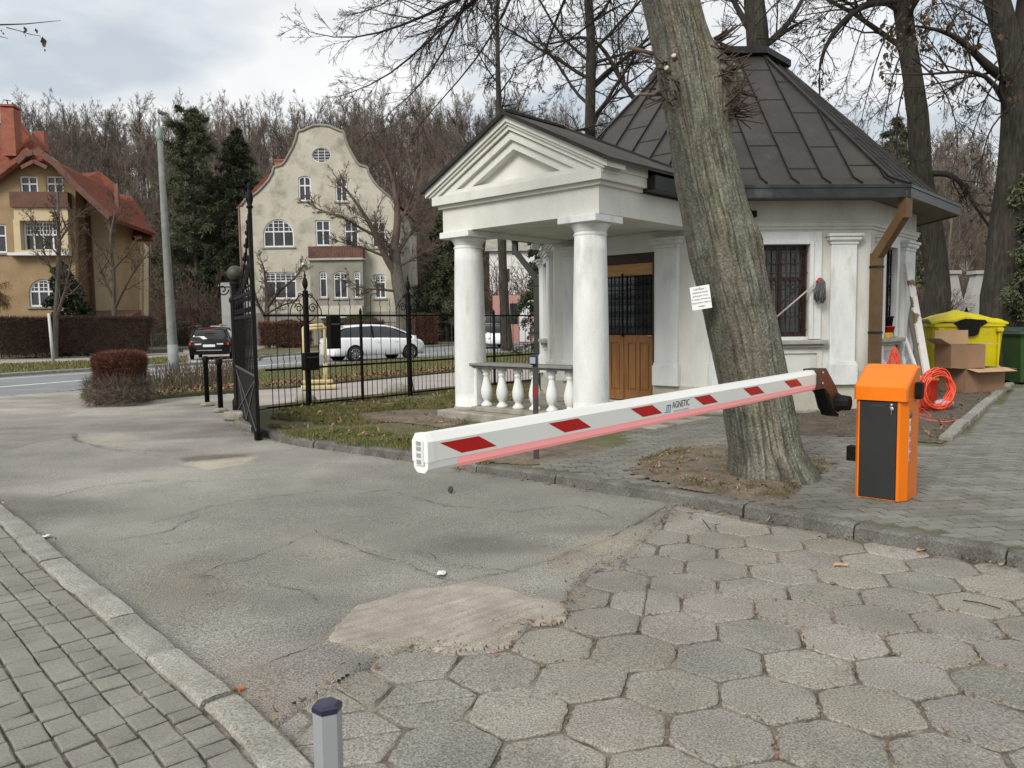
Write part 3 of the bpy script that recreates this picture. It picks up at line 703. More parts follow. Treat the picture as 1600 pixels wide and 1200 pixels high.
# -- loose cover: grass blades and fallen leaves
def scatter(poly, n, rs, reject=None):
    xs = [p[0] for p in poly]; ys = [p[1] for p in poly]; out_ = []
    X = rs.uniform(min(xs), max(xs), n*4); Y = rs.uniform(min(ys), max(ys), n*4); k = inpoly(X, Y, poly)
    X, Y = X[k], Y[k]
    if reject is not None: r_ = reject(X, Y); X, Y = X[~r_], Y[~r_]
    return X[:n], Y[:n]
def blades(name, X, Y, z, h0, h1, wd, m, rs, lean=.5, t0=.6, t1=1.5, label=None):
    n = len(X); a = rs.uniform(0, 2*np.pi, n); h = rs.uniform(h0, h1, n); la = rs.uniform(0, 2*np.pi, n); l = rs.rand(n)*lean*h
    B = np.stack([X, Y, np.broadcast_to(z, X.shape)], 1); d = np.stack([np.cos(a), np.sin(a), 0*a], 1)*wd/2
    M1 = B+np.stack([np.cos(la)*l*.4, np.sin(la)*l*.4, h*.6], 1); T_ = B+np.stack([np.cos(la)*l, np.sin(la)*l, h], 1)
    V = np.stack([B-d, B+d, M1+d*.7, M1-d*.7, T_], 1).reshape(-1, 3); k = np.arange(n)[:, None]*5
    F3 = np.concatenate([k+np.array([[0,1,2]]), k+np.array([[0,2,3]]), k+np.array([[3,2,4]])])
    t_ = np.repeat(rs.uniform(t0, t1, (n, 1))*np.stack([rs.uniform(.9, 1.25, n), np.ones(n), rs.uniform(.7, 1.1, n)], 1), 5, 0)
    return npmesh(name, V, F3, m, attrs={'tint': t_}, kind='stuff', label=label)
def leaves(name, X, Y, z, s0, s1, m, rs, label=None, up=.35):
    n = len(X); a = rs.uniform(0, 2*np.pi, n); s_ = rs.uniform(s0, s1, n); ca_, sa_ = np.cos(a), np.sin(a)
    pat = np.array([(-1,0),(-.3,-.5),(.5,-.4),(1,0),(.45,.45),(-.35,.5)])
    px_ = pat[:, 0][None]*s_[:, None]; py_ = pat[:, 1][None]*s_[:, None]*rs.uniform(.6, 1., (n, 1))
    tx = rs.normal(0, up, (n, 1)); ty = rs.normal(0, up, (n, 1)); cv = rs.uniform(-.5, 1.2, (n, 1))
    Zl = px_*tx+py_*ty+cv*(px_**2)/s_[:, None]; Zl -= Zl.min(1, keepdims=True)
    V = np.stack([X[:, None]+px_*ca_[:, None]-py_*sa_[:, None], Y[:, None]+px_*sa_[:, None]+py_*ca_[:, None], Zl+np.asarray(z).reshape(-1, 1)+.003 if np.ndim(z) else Zl+z+.003], -1).reshape(-1, 3)
    k = np.arange(n)[:, None]*6; Fq = np.concatenate([k+np.array([[0,1,2,5]]), k+np.array([[5,2,4,4]])]) if False else np.concatenate([k+np.array([[0,1,5]]), k+np.array([[1,2,5]]), k+np.array([[2,4,5]]), k+np.array([[2,3,4]])])
    t_ = np.repeat(rs.uniform(.55, 1.5, (n, 1))*np.array([[1, 1, 1]])*np.stack([np.ones(n), rs.uniform(.8, 1.2, n), rs.uniform(.7, 1.2, n)], 1), 6, 0)
    return npmesh(name, V, Fq, m, attrs={'tint': t_}, kind='stuff', label=label)
rs = np.random.RandomState(21)
LAWN = GP([(410,663),(450,684),(520,694),(650,709),(760,728),(800,712),(735,665),(720,652),(900,600),(845,597),(713,606),(450,633)], RZ)
pathw = GP([(560,646),(640,640),(715,640),(725,662),(640,662),(570,658)], RZ)
rej = lambda X, Y: inpoly(X, Y, pathw) | (fbm(X*1.3, Y*1.3, 5, 3) < .40)
X, Y = scatter(LAWN, 60000, rs, rej); blades('grass', X, Y, RZ, .02, .07, .007, GRASS, rs, lean=1.1)
X, Y = scatter(LAWN, 900, rs, lambda X, Y: fbm(X*2, Y*2, 15, 2) < .42); leaves('fallen_leaves', X, Y, RZ+.025, .02, .045, LEAFL, rs)
X, Y = scatter(VERGE, 26000, rs); blades('grass', X, Y, .07, .03, .09, .014, GRASS, rs, lean=1.)
X, Y = scatter(VERGE, 60000, rs); dd = dist_poly(X, Y, GP([(240,625),(376,612.5),(450,609),(713,583),(850,574)])); k = (dd < 1.0+2.2*fbm(X*.6, Y*.6, 3, 3)-.4) & (rs.rand(len(X)) < .38)
leaves('fallen_leaves', X[k], Y[k], .085, .035, .07, LEAFL, rs)
X, Y = scatter(fv, 16000, rs); blades('grass', X, Y, .1, .04, .12, .03, GRASS, rs)
X, Y = scatter(pitw, 4500, rs, lambda X, Y: fbm(X*2.2, Y*2.2, 12, 3) < .5); blades('grass', X, Y, RZ+.04, .015, .05, .006, GRASS, rs, lean=1.2, t0=.5, t1=1.1)
X, Y = scatter(pitw, 500, rs); leaves('fallen_leaves', X, Y, RZ+.055, .012, .03, LEAFL, rs)
X, Y = scatter(soilw, 700, rs); leaves('fallen_leaves', X, Y, RZ+.05, .015, .04, LEAFL, rs)
# litter in the joints and along the kerbs
def along(line, n, spread, rs):
    L = resample(line, .02); i = rs.randint(0, len(L), n); return np.array([L[k].x for k in i])+rs.normal(0, spread, n), np.array([L[k].y for k in i])+rs.normal(0, spread, n)
LKr = [p for p in offset_line(LK, .09)]
X, Y = along([p for p in offset_line(LK, .12) if p.y > 1.2], 420, .035, rs); leaves('fallen_leaves', X, Y, .008, .006, .02, LEAFL, rs)
X, Y = along([p for p in offset_line(RK, -.10)], 380, .05, rs); leaves('fallen_leaves', X, Y, .006, .008, .026, LEAFL, rs)
ed = [Vector(p) for p in hexb]
X, Y = along(ed, 260, .05, rs); leaves('fallen_leaves', X, Y, .004, .005, .02, LEAFL, rs)
edges = []
for P in hexp:
    if len(P) == 6:
        for i in range(6): edges.append((P[i], P[(i+1) % 6]))
ei = rs.randint(0, len(edges), 2600); t_ = rs.rand(2600)
XY = np.array([np.array(edges[e][0])*(1-u)+np.array(edges[e][1])*u for e, u in zip(ei, t_)])+rs.normal(0, .006, (2600, 2))
kq = fbm(XY[:, 0]*1.2, XY[:, 1]*1.2, 2, 3) > .47
leaves('fallen_leaves', XY[kq, 0], XY[kq, 1], .0, .004, .014, LEAFL, rs)
GRIT = mat('grit', (.25,.23,.2), (.42,.40,.36), scale=40, rough=1)
def grit(poly, n, s0, s1, z):
    X, Y = scatter(poly, n, rs); s_ = rs.uniform(s0, s1, len(X)); o_ = np.array([(1,0,0),(-.5,.8,0),(-.5,-.8,0),(0,0,.7)])
    V = (np.stack([X, Y, np.full(len(X), z)], 1)[:, None]+o_[None]*s_[:, None, None]).reshape(-1, 3); k = np.arange(len(X))[:, None]*4
    npmesh('grit', V, np.concatenate([k+np.array([[0,1,3]]), k+np.array([[1,2,3]]), k+np.array([[2,0,3]])]), GRIT, kind='stuff')
grit(hex_region, 2600, .0015, .0045, .003)
grit(GP([(150,860),(450,1120),(640,1000),(900,900),(1040,800),(700,760),(200,780)]), 2200, .0015, .005, .002)
# ================================================================== THE GATEHOUSE
GC = (4.03, 15.3); GRZ = R(2.5); AP = 3.32
gh = thing('gatehouse', 'white octagonal gatehouse with dark sheet metal roof and columned portico beside the driveway', 'gatehouse', (GC[0], GC[1], 0), GRZ)
def oct_corners(ap):
    rr = ap/math.cos(R(22.5)); return [Vector((rr*math.cos(R(-90-22.5+45*k)), rr*math.sin(R(-90-22.5+45*k)))) for k in range(8)]
def shorten(c):                                   # the right-hand facet is a little shorter than the rest
    c = list(c); t = (c[2]-c[1]).normalized(); c[2] = c[2]-t*.38; return c
WC = shorten(oct_corners(AP))
def facet(k, C_=None, z=0., proud=0.):
    C_ = C_ or WC; a, b = C_[k], C_[(k+1) % 8]; m_ = (a+b)/2; t = (b-a).normalized(); n = Vector((t.y, -t.x)); m_ = m_+n*proud
    return Matrix(((t.x, -n.x, 0, m_.x), (t.y, -n.y, 0, m_.y), (0, 0, 1, z), (0, 0, 0, 1))), (b-a).length/2
def gpart(name, m, k, fn, **kw):
    mb = MB(); mb.T, hw = facet(k, **kw) if k is not None else (None, 0); fn(mb, hw); return mb.build(name, m, gh)
rect = lambda x0, x1, z0, z1: [(x0, z0), (x1, z0), (x1, z1), (x0, z1)]
WINK = {0: (-.41, .41), 1: (-.60, -.02), 2: (-.41, .41), 3: (-.41, .41), 4: (-.41, .41), 5: (-.41, .41), 6: (-.41, .41)}
DOOR = (-.62, .67)
TAN = math.tan(R(22.5))
wall_m = MB(); dado_m = MB(); corn_m = MB()
for k in range(8):
    wall_m.T, hw = facet(k)
    ti = .25*TAN
    if k == 7: wall_m.wall(rect(-hw, hw, .08, 3.40), [rect(DOOR[0], DOOR[1], .2, 2.62)], 0, .22)
    else:
        a, b = WINK[k]; wall_m.wall(rect(-hw, hw, .08, 3.40), [rect(a, b, 1.25, 2.66)], 0, .22)
    # moulding above the openings: three stepped fasciae
    corn_m.T, hw = facet(k)
    for z0, z1, pr in ((2.885, 2.93, .025), (2.93, 2.985, .05), (2.985, 3.005, .065)):
        e = pr*TAN; corn_m.box(-hw-e, hw+e, -pr, .02, z0, z1)
    dado_m.T, hw = facet(k)
    if k == 7:
        for a, b in ((-hw-.04*TAN, DOOR[0]-.0), (DOOR[1], hw+.04*TAN)): dado_m.box(a, b, -.04, .02, .06, .5)
    else: dado_m.box(-hw-.04*TAN, hw+.04*TAN, -.04, .02, .06, .5)
wall_m.build('wall', PLAST, gh); dado_m.build('plinth', DADO, gh); corn_m.build('moulding', PLAST, gh)
def pilaster(k, x0, x1):
    mb = MB(); mb.T, hw = facet(k)
    mb.box(x0+.02, x1-.02, -.075, .01, .86, 2.655, .006)
    p = mb.build('pilaster', PLASTW, gh)
    c = MB(); c.T = facet(k)[0]
    for z0, z1, e in ((2.655, 2.70, .015), (2.70, 2.715, .035), (2.715, 2.77, .05), (2.77, 2.812, .075)): c.box(x0-e+.02, x1+e-.02, -.075-e, .01, z0, z1, .004)
    c.build('capital', PLASTW, p)
    b = MB(); b.T = facet(k)[0]; b.box(x0-.01, x1+.01, -.115, .01, .5, .82, .006); b.box(x0+.0, x1-.0, -.095, .01, .82, .86, .006); b.build('base', PLASTW, p)
for k in range(8):
    hw = facet(k)[1]
    if k == 1: pilaster(1, -.93, -.66); pilaster(1, .33, .90)
    else: pilaster(k, -1.15, -.71); pilaster(k, .71, 1.15)
def scroll(cx, cz, r, a0, turns, n=14, dirn=1, tail=.35):
    return [(cx+r*(1-(1-tail)*i/n)*math.cos(a0+dirn*turns*2*math.pi*i/n), cz+r*(1-(1-tail)*i/n)*math.sin(a0+dirn*turns*2*math.pi*i/n)) for i in range(n+1)]
def kwindow(k):
    a, b = WINK[k]; T, hw = facet(k); w_ = b-a
    g = MB(); g.T = T; g.box(a+.02, b-.02, .15, .16, 1.27, 2.64); win = g.build('window', GLASSK, gh)
    f = MB(); f.T = T
    for x0, x1, z0, z1 in ((a, a+.06, 1.25, 2.66), (b-.06, b, 1.25, 2.66), (a+.06, b-.06, 1.25, 1.32), (a+.06, b-.06, 2.59, 2.66)): f.box(x0, x1, .09, .17, z0, z1, .004)
    mid = (a+b)/2; f.box(mid-.03, mid+.03, .10, .148, 1.32, 2.59, .003); f.box(a+.06, mid-.03, .105, .148, 2.12, 2.17); f.box(mid+.03, b-.06, .105, .148, 2.12, 2.17)
    f.build('frame', WOODR, win)
    s_ = MB(); s_.T = T
    for x0, x1, z0, z1, pr in ((a-.19, a-.0, 1.21, 2.85, .035), (b+.0, b+.19, 1.21, 2.85, .035), (a, b, 2.66, 2.85, .035)):
        s_.box(x0, x1, -pr, .01, z0, z1, .005)
    for x0, x1, z0, z1 in ((a-.06, a-.0, 1.21, 2.72), (b+.0, b+.06, 1.21, 2.72), (a, b, 2.66, 2.72)): s_.box(x0, x1, -.06, -.036, z0, z1, .006)
    s_.build('surround', PLASTW, win)
    sl_ = MB(); sl_.T = T; sl_.box(a-.27, b+.27, -.14, .10, 1.13, 1.20, .012); sl_.box(a-.22, b+.22, -.09, .01, 1.08, 1.13, .008); sl_.build('sill', mat('sill_stone', (.30,.29,.26), (.38,.37,.34), scale=5, rough=.85), win)
    pn = MB(); pn.T = T
    for x0, x1, z0, z1 in ((a-.22, a-.14, .52, 1.075), (b+.14, b+.22, .52, 1.075), (a-.14, b+.14, .99, 1.075)): pn.box(x0, x1, -.03, .01, z0, z1, .004)
    pn.build('apron_panel', PLAST, win)
    gr = MB(); gr.T = T; nb = 5 if w_ > .7 else 4
    for i in range(nb+1):
        x = a+.03+(w_-.06)*i/nb; gr.bar((x, .035, 1.23), (x, .035, 2.64), .015)
    for z in (1.36, 1.80, 2.24, 2.56): gr.bar((a, .03, z), (b, .03, z), .018, .007)
    for i in range(nb):
        x = a+.03+(w_-.06)*(i+.5)/nb
        for z, s1 in ((1.58, 1), (2.03, -1), (2.40, 1)):
            for sg in (-1, 1):
                gr.tube([(px, .03, pz) for px, pz in scroll(x+sg*.035, z, .05, math.pi/2*s1, .85, 10, sg*s1)], .006, 4)
            gr.bar((x, .03, z-.14), (x, .03, z+.14), .008)
    gr.build('grille', BLACK if k else IRONR, win)
    return win
for k in (0, 1, 6): kwindow(k)
for k in (2, 3, 4, 5):
    a, b = WINK[k]; g = MB(); g.T = facet(k)[0]; g.box(a, b, .1, .12, 1.25, 2.66); g.build('window', GLASSK, gh)
# inside: dim room so the windows have depth
fl = MB(); fl.prism([tuple(c*.92) for c in WC], .1, .14); fl.build('floor', DADO, gh)
# ---- door
T7, hw7 = facet(7)
x0, x1 = DOOR
fr = MB(); fr.T = T7; fr.box(x0, x0+.07, .06, .2, .2, 2.62); fr.box(x1-.07, x1, .06, .2, .2, 2.62); fr.box(x0+.07, x1-.07, .06, .2, 2.47, 2.62)
fr.build('door_frame', WOODR, gh)
d = MB(); d.T = T7; lx = [x0+.08, .025, x1-.08]
for a, b in ((lx[0], lx[1]-.004), (lx[1]+.004, lx[2])):
    d.box(a, b, .115, .15, .22, 1.30, .004)
    # stiles, rails and raised panels
    for u0, u1, z0, z1 in ((a, a+.075, .22, 1.30), (b-.075, b, .22, 1.30), (a+.075, b-.075, 1.17, 1.30), (a+.075, b-.075, .22, .38), (a+.245, a+.305, .38, 1.17)): d.box(u0, u1, .098, .114, z0, z1, .003)
    for u0, u1 in ((a+.075, a+.245), (a+.305, b-.075)): d.box(u0+.022, u1-.022, .10, .114, .402, 1.148, .006)
door = d.build('door', WOOD, gh)
d = MB(); d.T = T7; d.box(x0+.08, x1-.08, .10, .15, 2.27, 2.465, .004); d.build('transom', WOODL, door)
d = MB(); d.T = T7; d.box(x0+.08, x1-.08, .13, .14, 1.31, 2.265); d.build('door_glass', GLASSD, door)
d = MB(); d.T = T7; rr_ = random.Random(5)
for i in range(8):
    x = x0+.10+(x1-x0-.2)*i/7; d.bar((x, .08, 1.30), (x, .08, 2.27), .014)
for z in (1.32, 1.56, 1.80, 2.04, 2.25): d.bar((x0+.08, .075, z), (x1-.08, .075, z), .016, .008)
for i in range(7):
    x = x0+.10+(x1-x0-.2)*(i+.5)/7
    for z in (1.44, 1.68, 1.92, 2.14):
        for sg in (-1, 1): d.tube([(px, .075, pz) for px, pz in scroll(x+sg*.03, z, .05, math.pi/2, .9, 9, sg)], .005, 4)
d.bar((.025, .06, 1.27), (.025, .06, 2.31), .03, .02)
d.build('grille', BLACK, door)
d = MB(); d.T = T7; d.box(.585, .625, .085, .098, 1.06, 1.34, .003); d.bar((.605, .08, 1.28), (.605, .035, 1.28), .015); d.tube([(.605, .035, 1.28), (.56, .03, 1.285), (.50, .035, 1.28)], .009, 6); d.build('handle', METAL, door)
# ---- portico (door-facet frame: x along, -y outwards)
def PT(mb): mb.T = T7; return mb
def pbox(mb, x0, x1, p0, p1, z0, z1, bev=0.): mb.box(x0, x1, -p1, -p0, z0, z1, bev)
m_ = PT(MB()); pbox(m_, -1.52, 1.52, .05, 2.72, .0, .20, .02); pbox(m_, 1.52, 1.9, .4, 1.9, .0, .11, .015); m_.build('porch_floor', STONE, gh)
def column(x):
    c = Vector((x, -2.33)); w_ = T7 @ Vector((x, -2.33, 0)); m = MB(); prof = [(.245, .20), (.245, .28)]
    for i in range(13):
        u_ = i/12; prof.append((.242-.030*u_**1.6+.004*math.sin(u_*3.14), .28+2.36*u_))
    prof += [(.212, 2.64), (.225, 2.65), (.225, 2.668), (.212, 2.675), (.212, 2.70), (.222, 2.705), (.222, 2.72), (.232, 2.735), (.262, 2.775), (.268, 2.79), (.262, 2.80)]
    m.lathe(prof, 40, (w_.x, w_.y, 0)); col = m.build('column', PLASTW, gh)
    a = PT(MB()); pbox(a, x-.31, x+.31, 2.33-.31, 2.33+.31, 2.80, 2.892, .006); a.build('abacus', PLASTW, col)
    b = MB(); b.lathe([(.20, .17), (.262, .19), (.266, .235), (.244, .26)], 32, (w_.x, w_.y, 0)); b.build('column_foot', STONE, col)
column(-1.15); column(1.15)
e = PT(MB()); pbox(e, -1.46, 1.46, 2.10, 2.56, 2.895, 3.25)
for s_ in (-1, 1): pbox(e, *( (-1.46, -1.0) if s_ < 0 else (1.0, 1.46)), -.15, 2.098, 2.897, 3.25)
e.build('entablature', PLAST, gh)
e = PT(MB()); pbox(e, -1.0, 1.0, -.1, 2.10, 2.93, 2.97)
e.build('ceiling', PLAST, gh)
# horizontal cornice: stepped
e = PT(MB())
for z0, z1, o_ in ((3.25, 3.30, .05), (3.302, 3.43, .115)): pbox(e, -1.46-o_, 1.46+o_, 1.9, 2.56+o_, z0, z1)
for s_ in (-1, 1):
    for z0, z1, o_ in ((3.25, 3.30, .048), (3.302, 3.43, .113)):
        a, b = (1.2, 1.46+o_); pbox(e, *( (a, b) if s_ > 0 else (-b, -a)), 1.62, 1.898, z0, z1)
e.build('cornice', PLAST, gh)
# pediment: frame with recessed tympanum
slope = .50
def tri(hw_, z0, ap): return [(-hw_, z0), (hw_, z0), (0, ap)]
e = PT(MB())
e.T = T7 @ Matrix.Translation((0, -2.61, 0)); e.wall([(-1.47, 3.432), (1.47, 3.432), (0, 4.16)], [[(-1.11, 3.50), (0, 4.05), (1.11, 3.50)]], 0, .30)
e.T = T7 @ Matrix.Translation((0, -2.555, 0)); e.wall([(-1.14, 3.48), (1.14, 3.48), (0, 4.06)], [[(-.83, 3.515), (0, 3.925), (.83, 3.515)]], 0, .2)
e.T = T7 @ Matrix.Translation((0, -2.43, 0)); e.extrude([(-.9, 3.49), (.9, 3.49), (0, 3.96)], 0, .1)
ped = e.build('pediment', PLAST, gh)
def rake(mb, p0, p1, lo, hi, hwl=1.78, apx=4.39, front=True):
    """inclined mouldings both sides; lo/hi are offsets below the roof line"""
    for s_ in (-1, 1):
        poly = [(0, apx-lo), (s_*hwl, apx-lo-hwl*slope), (s_*hwl, apx-hi-hwl*slope), (0, apx-hi)]
        if s_ > 0: poly = poly[::-1]
        T = T7 @ Matrix.Translation((0, -p1, 0)); mb.T = T; mb.extrude(poly, 0, p1-p0)
e = MB(); rake(e, 2.3, 2.71, .03, .115, 1.69); rake(e, 2.3, 2.68, .115, .155, 1.63); rake(e, 2.3, 2.65, .155, .215, 1.585); e.build('raking_cornice', PLAST, gh)
e = PT(MB()); za, zb_ = 4.40, 4.40-1.73*slope
vs_p = [(0, -2.75, za), (0, -1.45, za), (1.73, -2.75, zb_), (1.73, -.15, zb_), (-1.73, -2.75, zb_), (-1.73, -.15, zb_)]; k_ = len(vs_p); vs_p += [(a, b, c-.04) for a, b, c in vs_p]
e.add(vs_p, [(0, 2, 3, 1), (1, 5, 4, 0), (1, 3, 5), (6, 7, 9, 8), (7, 6, 10, 11), (7, 11, 9), (0, 6, 8, 2), (4, 10, 6, 0), (2, 8, 9, 3), (3, 9, 11, 5), (5, 11, 10, 4)]); rf = e.build('portico_roof', ROOFB, gh)
e = MB(); rake(e, 2.751, 2.77, -.02, .035, 1.745); e.T = T7; e.bar((0, -2.76, 4.41), (0, -1.45, 4.41), .10, .035); e.bar((0, -1.45, 4.41), (1.73, -.15, zb_+.01), .07, .03); e.bar((0, -1.45, 4.41), (-1.73, -.15, zb_+.01), .07, .03); e.bar((1.71, -2.70, 4.385-1.72*slope), (1.71, -.6, 4.385-1.72*slope), .04, .03); e.build('roof_edging', ROOFD, rf)
for s_ in (-1, 1):                                  # box gutters and dark soffit boards along both portico eaves
    e = PT(MB()); a, b = 1.50, 1.70; pbox(e, *( (a, b) if s_ > 0 else (-b, -a)), -.3, 1.615, 3.27, 3.47, .008); a, b = 1.30, 1.50; pbox(e, *( (a, b) if s_ > 0 else (-b, -a)), -.3, 1.61, 3.252, 3.60); e.build('portico_gutter', ROOFD, gh)
    e = PT(MB()); e.T = T7; poly_ = [(1.15*s_, 3.43), (1.60*s_, 3.43), (1.60*s_, 3.55), (1.15*s_, 3.79)]; e.T = T7 @ Matrix.Translation((0, -2.30, 0)); e.extrude(poly_ if s_ > 0 else poly_[::-1], 0, .66); e.build('eave_block', PLAST, gh)
# balustrade between the columns
w7 = lambda x, p, z: T7 @ Vector((x, -p, z))
b = PT(MB()); pbox(b, -1.02, 1.0, 2.20, 2.50, .20, .27, .01); b.build('balustrade_base', STONE, gh)
b = PT(MB()); pbox(b, -1.0, .96, 2.16, 2.52, .885, .925, .008); pbox(b, -.97, .93, 2.20, 2.48, .855, .885, .006); rail = b.build('balustrade_rail', RAILM, gh)
bprof = [(.085,.27),(.085,.30),(.07,.315),(.05,.335),(.046,.36),(.062,.38),(.078,.42),(.087,.47),(.086,.52),(.074,.58),(.058,.64),(.046,.70),(.043,.73),(.056,.745),(.056,.76),(.044,.77),(.048,.785),(.068,.80),(.074,.82),(.074,.855)]
for i in range(6):
    x = -.80+i*.32; m = MB(); p = w7(x, 2.34, 0); m.lathe(bprof, 18, (p.x, p.y, 0)); m.build('baluster', PLASTW, gh)
hb = PT(MB()); pbox(hb, -1.02, -.90, 2.22, 2.46, .27, .855, .01); hb.build('half_pier', PLASTW, gh)
# ---- main roof
EC = oct_corners(3.92); EC[2] = EC[2]-(EC[2]-EC[1]).normalized()*.34
def scaled(ap, z): 
    u_ = ap/3.92; c = oct_corners(ap); c[2] = c[2]-(c[2]-c[1]).normalized()*.34*u_; return [(v.x, v.y, z) for v in c]
RP = [(3.93, 3.455), (3.62, 3.60), (1.10, 6.24)]
rv = []; rfc = []
for ap, z in RP: rv += scaled(ap, z)
for l in range(2):
    for k in range(8): rfc.append((l*8+k, l*8+(k+1) % 8, (l+1)*8+(k+1) % 8, (l+1)*8+k))
m = MB(); m.add(rv, rfc); roof = m.build('roof', ROOFM, gh)
def rpt(k, x, ap):
    """point on facet k at tangential x and apothem ap"""
    z = np.interp(-ap, [-3.93, -3.62, -1.10], [3.455, 3.60, 6.24]); a = R(-90+45*k); return Vector((ap*math.cos(a)-x*math.sin(a), ap*math.sin(a)+x*math.cos(a), z))
m = MB(); rr_ = random.Random(9)
for k in range(8):
    nup = (rpt(k, 0, 3) - rpt(k, 0, 3.01)).cross(Vector((1, 0, 0)))
    a_ = R(-90+45*k); out_n = Vector((math.cos(a_), math.sin(a_), 0)); sv = (rpt(k, 0, 1.5)-rpt(k, 0, 3)).normalized(); tv = Vector((-math.sin(a_), math.cos(a_), 0)); nrm = tv.cross(sv)
    if nrm.z < 0: nrm = -nrm
    xs = [i*.47 for i in range(-3, 4)]
    for x in xs:
        ap_hi = max(1.10, abs(x)/TAN+.02)
        if k == 2: pass
        if ap_hi > 3.5: continue
        m.bar(rpt(k, x, 3.62)+nrm*.012, rpt(k, x, ap_hi)+nrm*.012, .016, .034, up=nrm)
        m.bar(rpt(k, x, 3.88)+nrm*.012, rpt(k, x, 3.62)+nrm*.012, .016, .034, up=nrm)
    for i, x in enumerate([(-3.5+j)*.47 for j in range(8)]):
        ap = 3.45-(.36 if i % 2 else 0)-rr_.uniform(0, .06)
        while ap > 1.25:
            h0 = ap*TAN; xa, xb = max(x-.235, -h0), min(x+.235, h0)
            if xb-xa > .08: m.bar(rpt(k, xa, ap)+nrm*.003, rpt(k, xb, ap)+nrm*.003, .022, .008, up=nrm)
            ap -= .66
    # hip ridge
    c = [Vector(scaled(ap, z+.012)[k]) for ap, z in RP]
    m.bar(c[0], c[1], .07, .04); m.bar(c[1], c[2], .07, .045)
m.build('standing_seam', ROOFD, roof)
m = MB(); m.lathe([(1.15/math.cos(R(22.5)), 6.21), (1.33, 6.23), (1.33, 6.34), (1.27, 6.36), (.02, 6.70)], 8, a0=R(-22.5-90), smooth=False); m.build('roof_cap', ROOFD, roof)
# gutter box and soffit
m = MB()
for k in range(8):
    m.T, hw = facet(k, EC)
    m.box(-hw-.0, hw+.0, -.02, .02, 3.27, 3.45); m.box(-hw-.012, hw+.012, -.035, -.02, 3.41, 3.455); m.box(-hw-.03*TAN, hw+.03*TAN, -.03, -.02, 3.27, 3.30)
m.build('gutter', mat('gutter_metal', (.018,.02,.02), (.035,.04,.038), scale=4, rough=.4, c3=(.10,.12,.115), s3=1.1, t3=(.62,.75), metallic=.2), gh)
m = MB(); A = [(v.x, v.y, 3.285) for v in EC]; B = [(v.x*1.0, v.y, 3.33) for v in oct_corners(3.2)]
m.add(A+B, [(k, k+8, (k+1) % 8+8, (k+1) % 8) for k in range(8)]); m.build('soffit', mat('soffit_board', (.10,.085,.07), (.15,.13,.11), scale=4, rough=.8), gh)
# downpipes at two eave corners
def downpipe(k, m_, w_, name='downpipe'):
    e = EC[k]; c = WC[k]; dr = e.normalized(); q = c+dr*(w_*.5+.05)
    pts = [Vector((e.x*.985, e.y*.985, 3.36)), Vector((e.x*.985, e.y*.985, 3.03)), Vector((q.x, q.y, 2.48)), Vector((q.x, q.y, .10))]
    mb = MB(); hd = Vector((dr.x, dr.y, 0))
    mb.bar(pts[0], pts[1]-Vector((0,0,.05)), w_, w_, up=hd); mb.bar(pts[1]+Vector((0,0,.03)), pts[2]-Vector((0,0,.03)), w_*.98, w_*.98, up=hd); mb.bar(pts[2]+Vector((0,0,.03)), pts[3], w_*1.02, w_*1.02, up=hd)
    o = mb.build(name, m_, gh)
    s_ = MB()
    for z in (2.3, 1.3, .5): s_.obox((q.x, q.y, z), hd, (-dr.y, dr.x, 0), (0, 0, 1), w_*.56, w_*.56, .018)
    s_.build('clamp', ROOFD, o)
downpipe(1, BROWNP, .135)
downpipe(6, DKGREEN, .11)
# floodlight under the eave
fl_ = MB(); fl_.T = facet(0)[0]; fl_.box(-.56, -.46, -.16, -.02, 3.06, 3.16, .01); fl_.bar((-.51, -.03, 3.16), (-.51, 0, 3.2), .02); fl_.build('floodlight', BLACK, gh)
fl_ = MB(); fl_.T = facet(6)[0]; fl_.box(-.5, -.3, -.28, -.1, 2.98, 3.1, .02); fl_.bar((-.4, -.1, 3.05), (-.4, 0.05, 3.1), .03); fl_.build('floodlight', WHITES, gh)
# drip strip along the foot of the walls
m = MB()
for k in (0, 1, 7, 6): m.T, hw = facet(k); m.box(-hw-.1*TAN, hw+.1*TAN, -.16, -.04, .04, .115, .01)
m.build('foot_strip', STONE, gh)
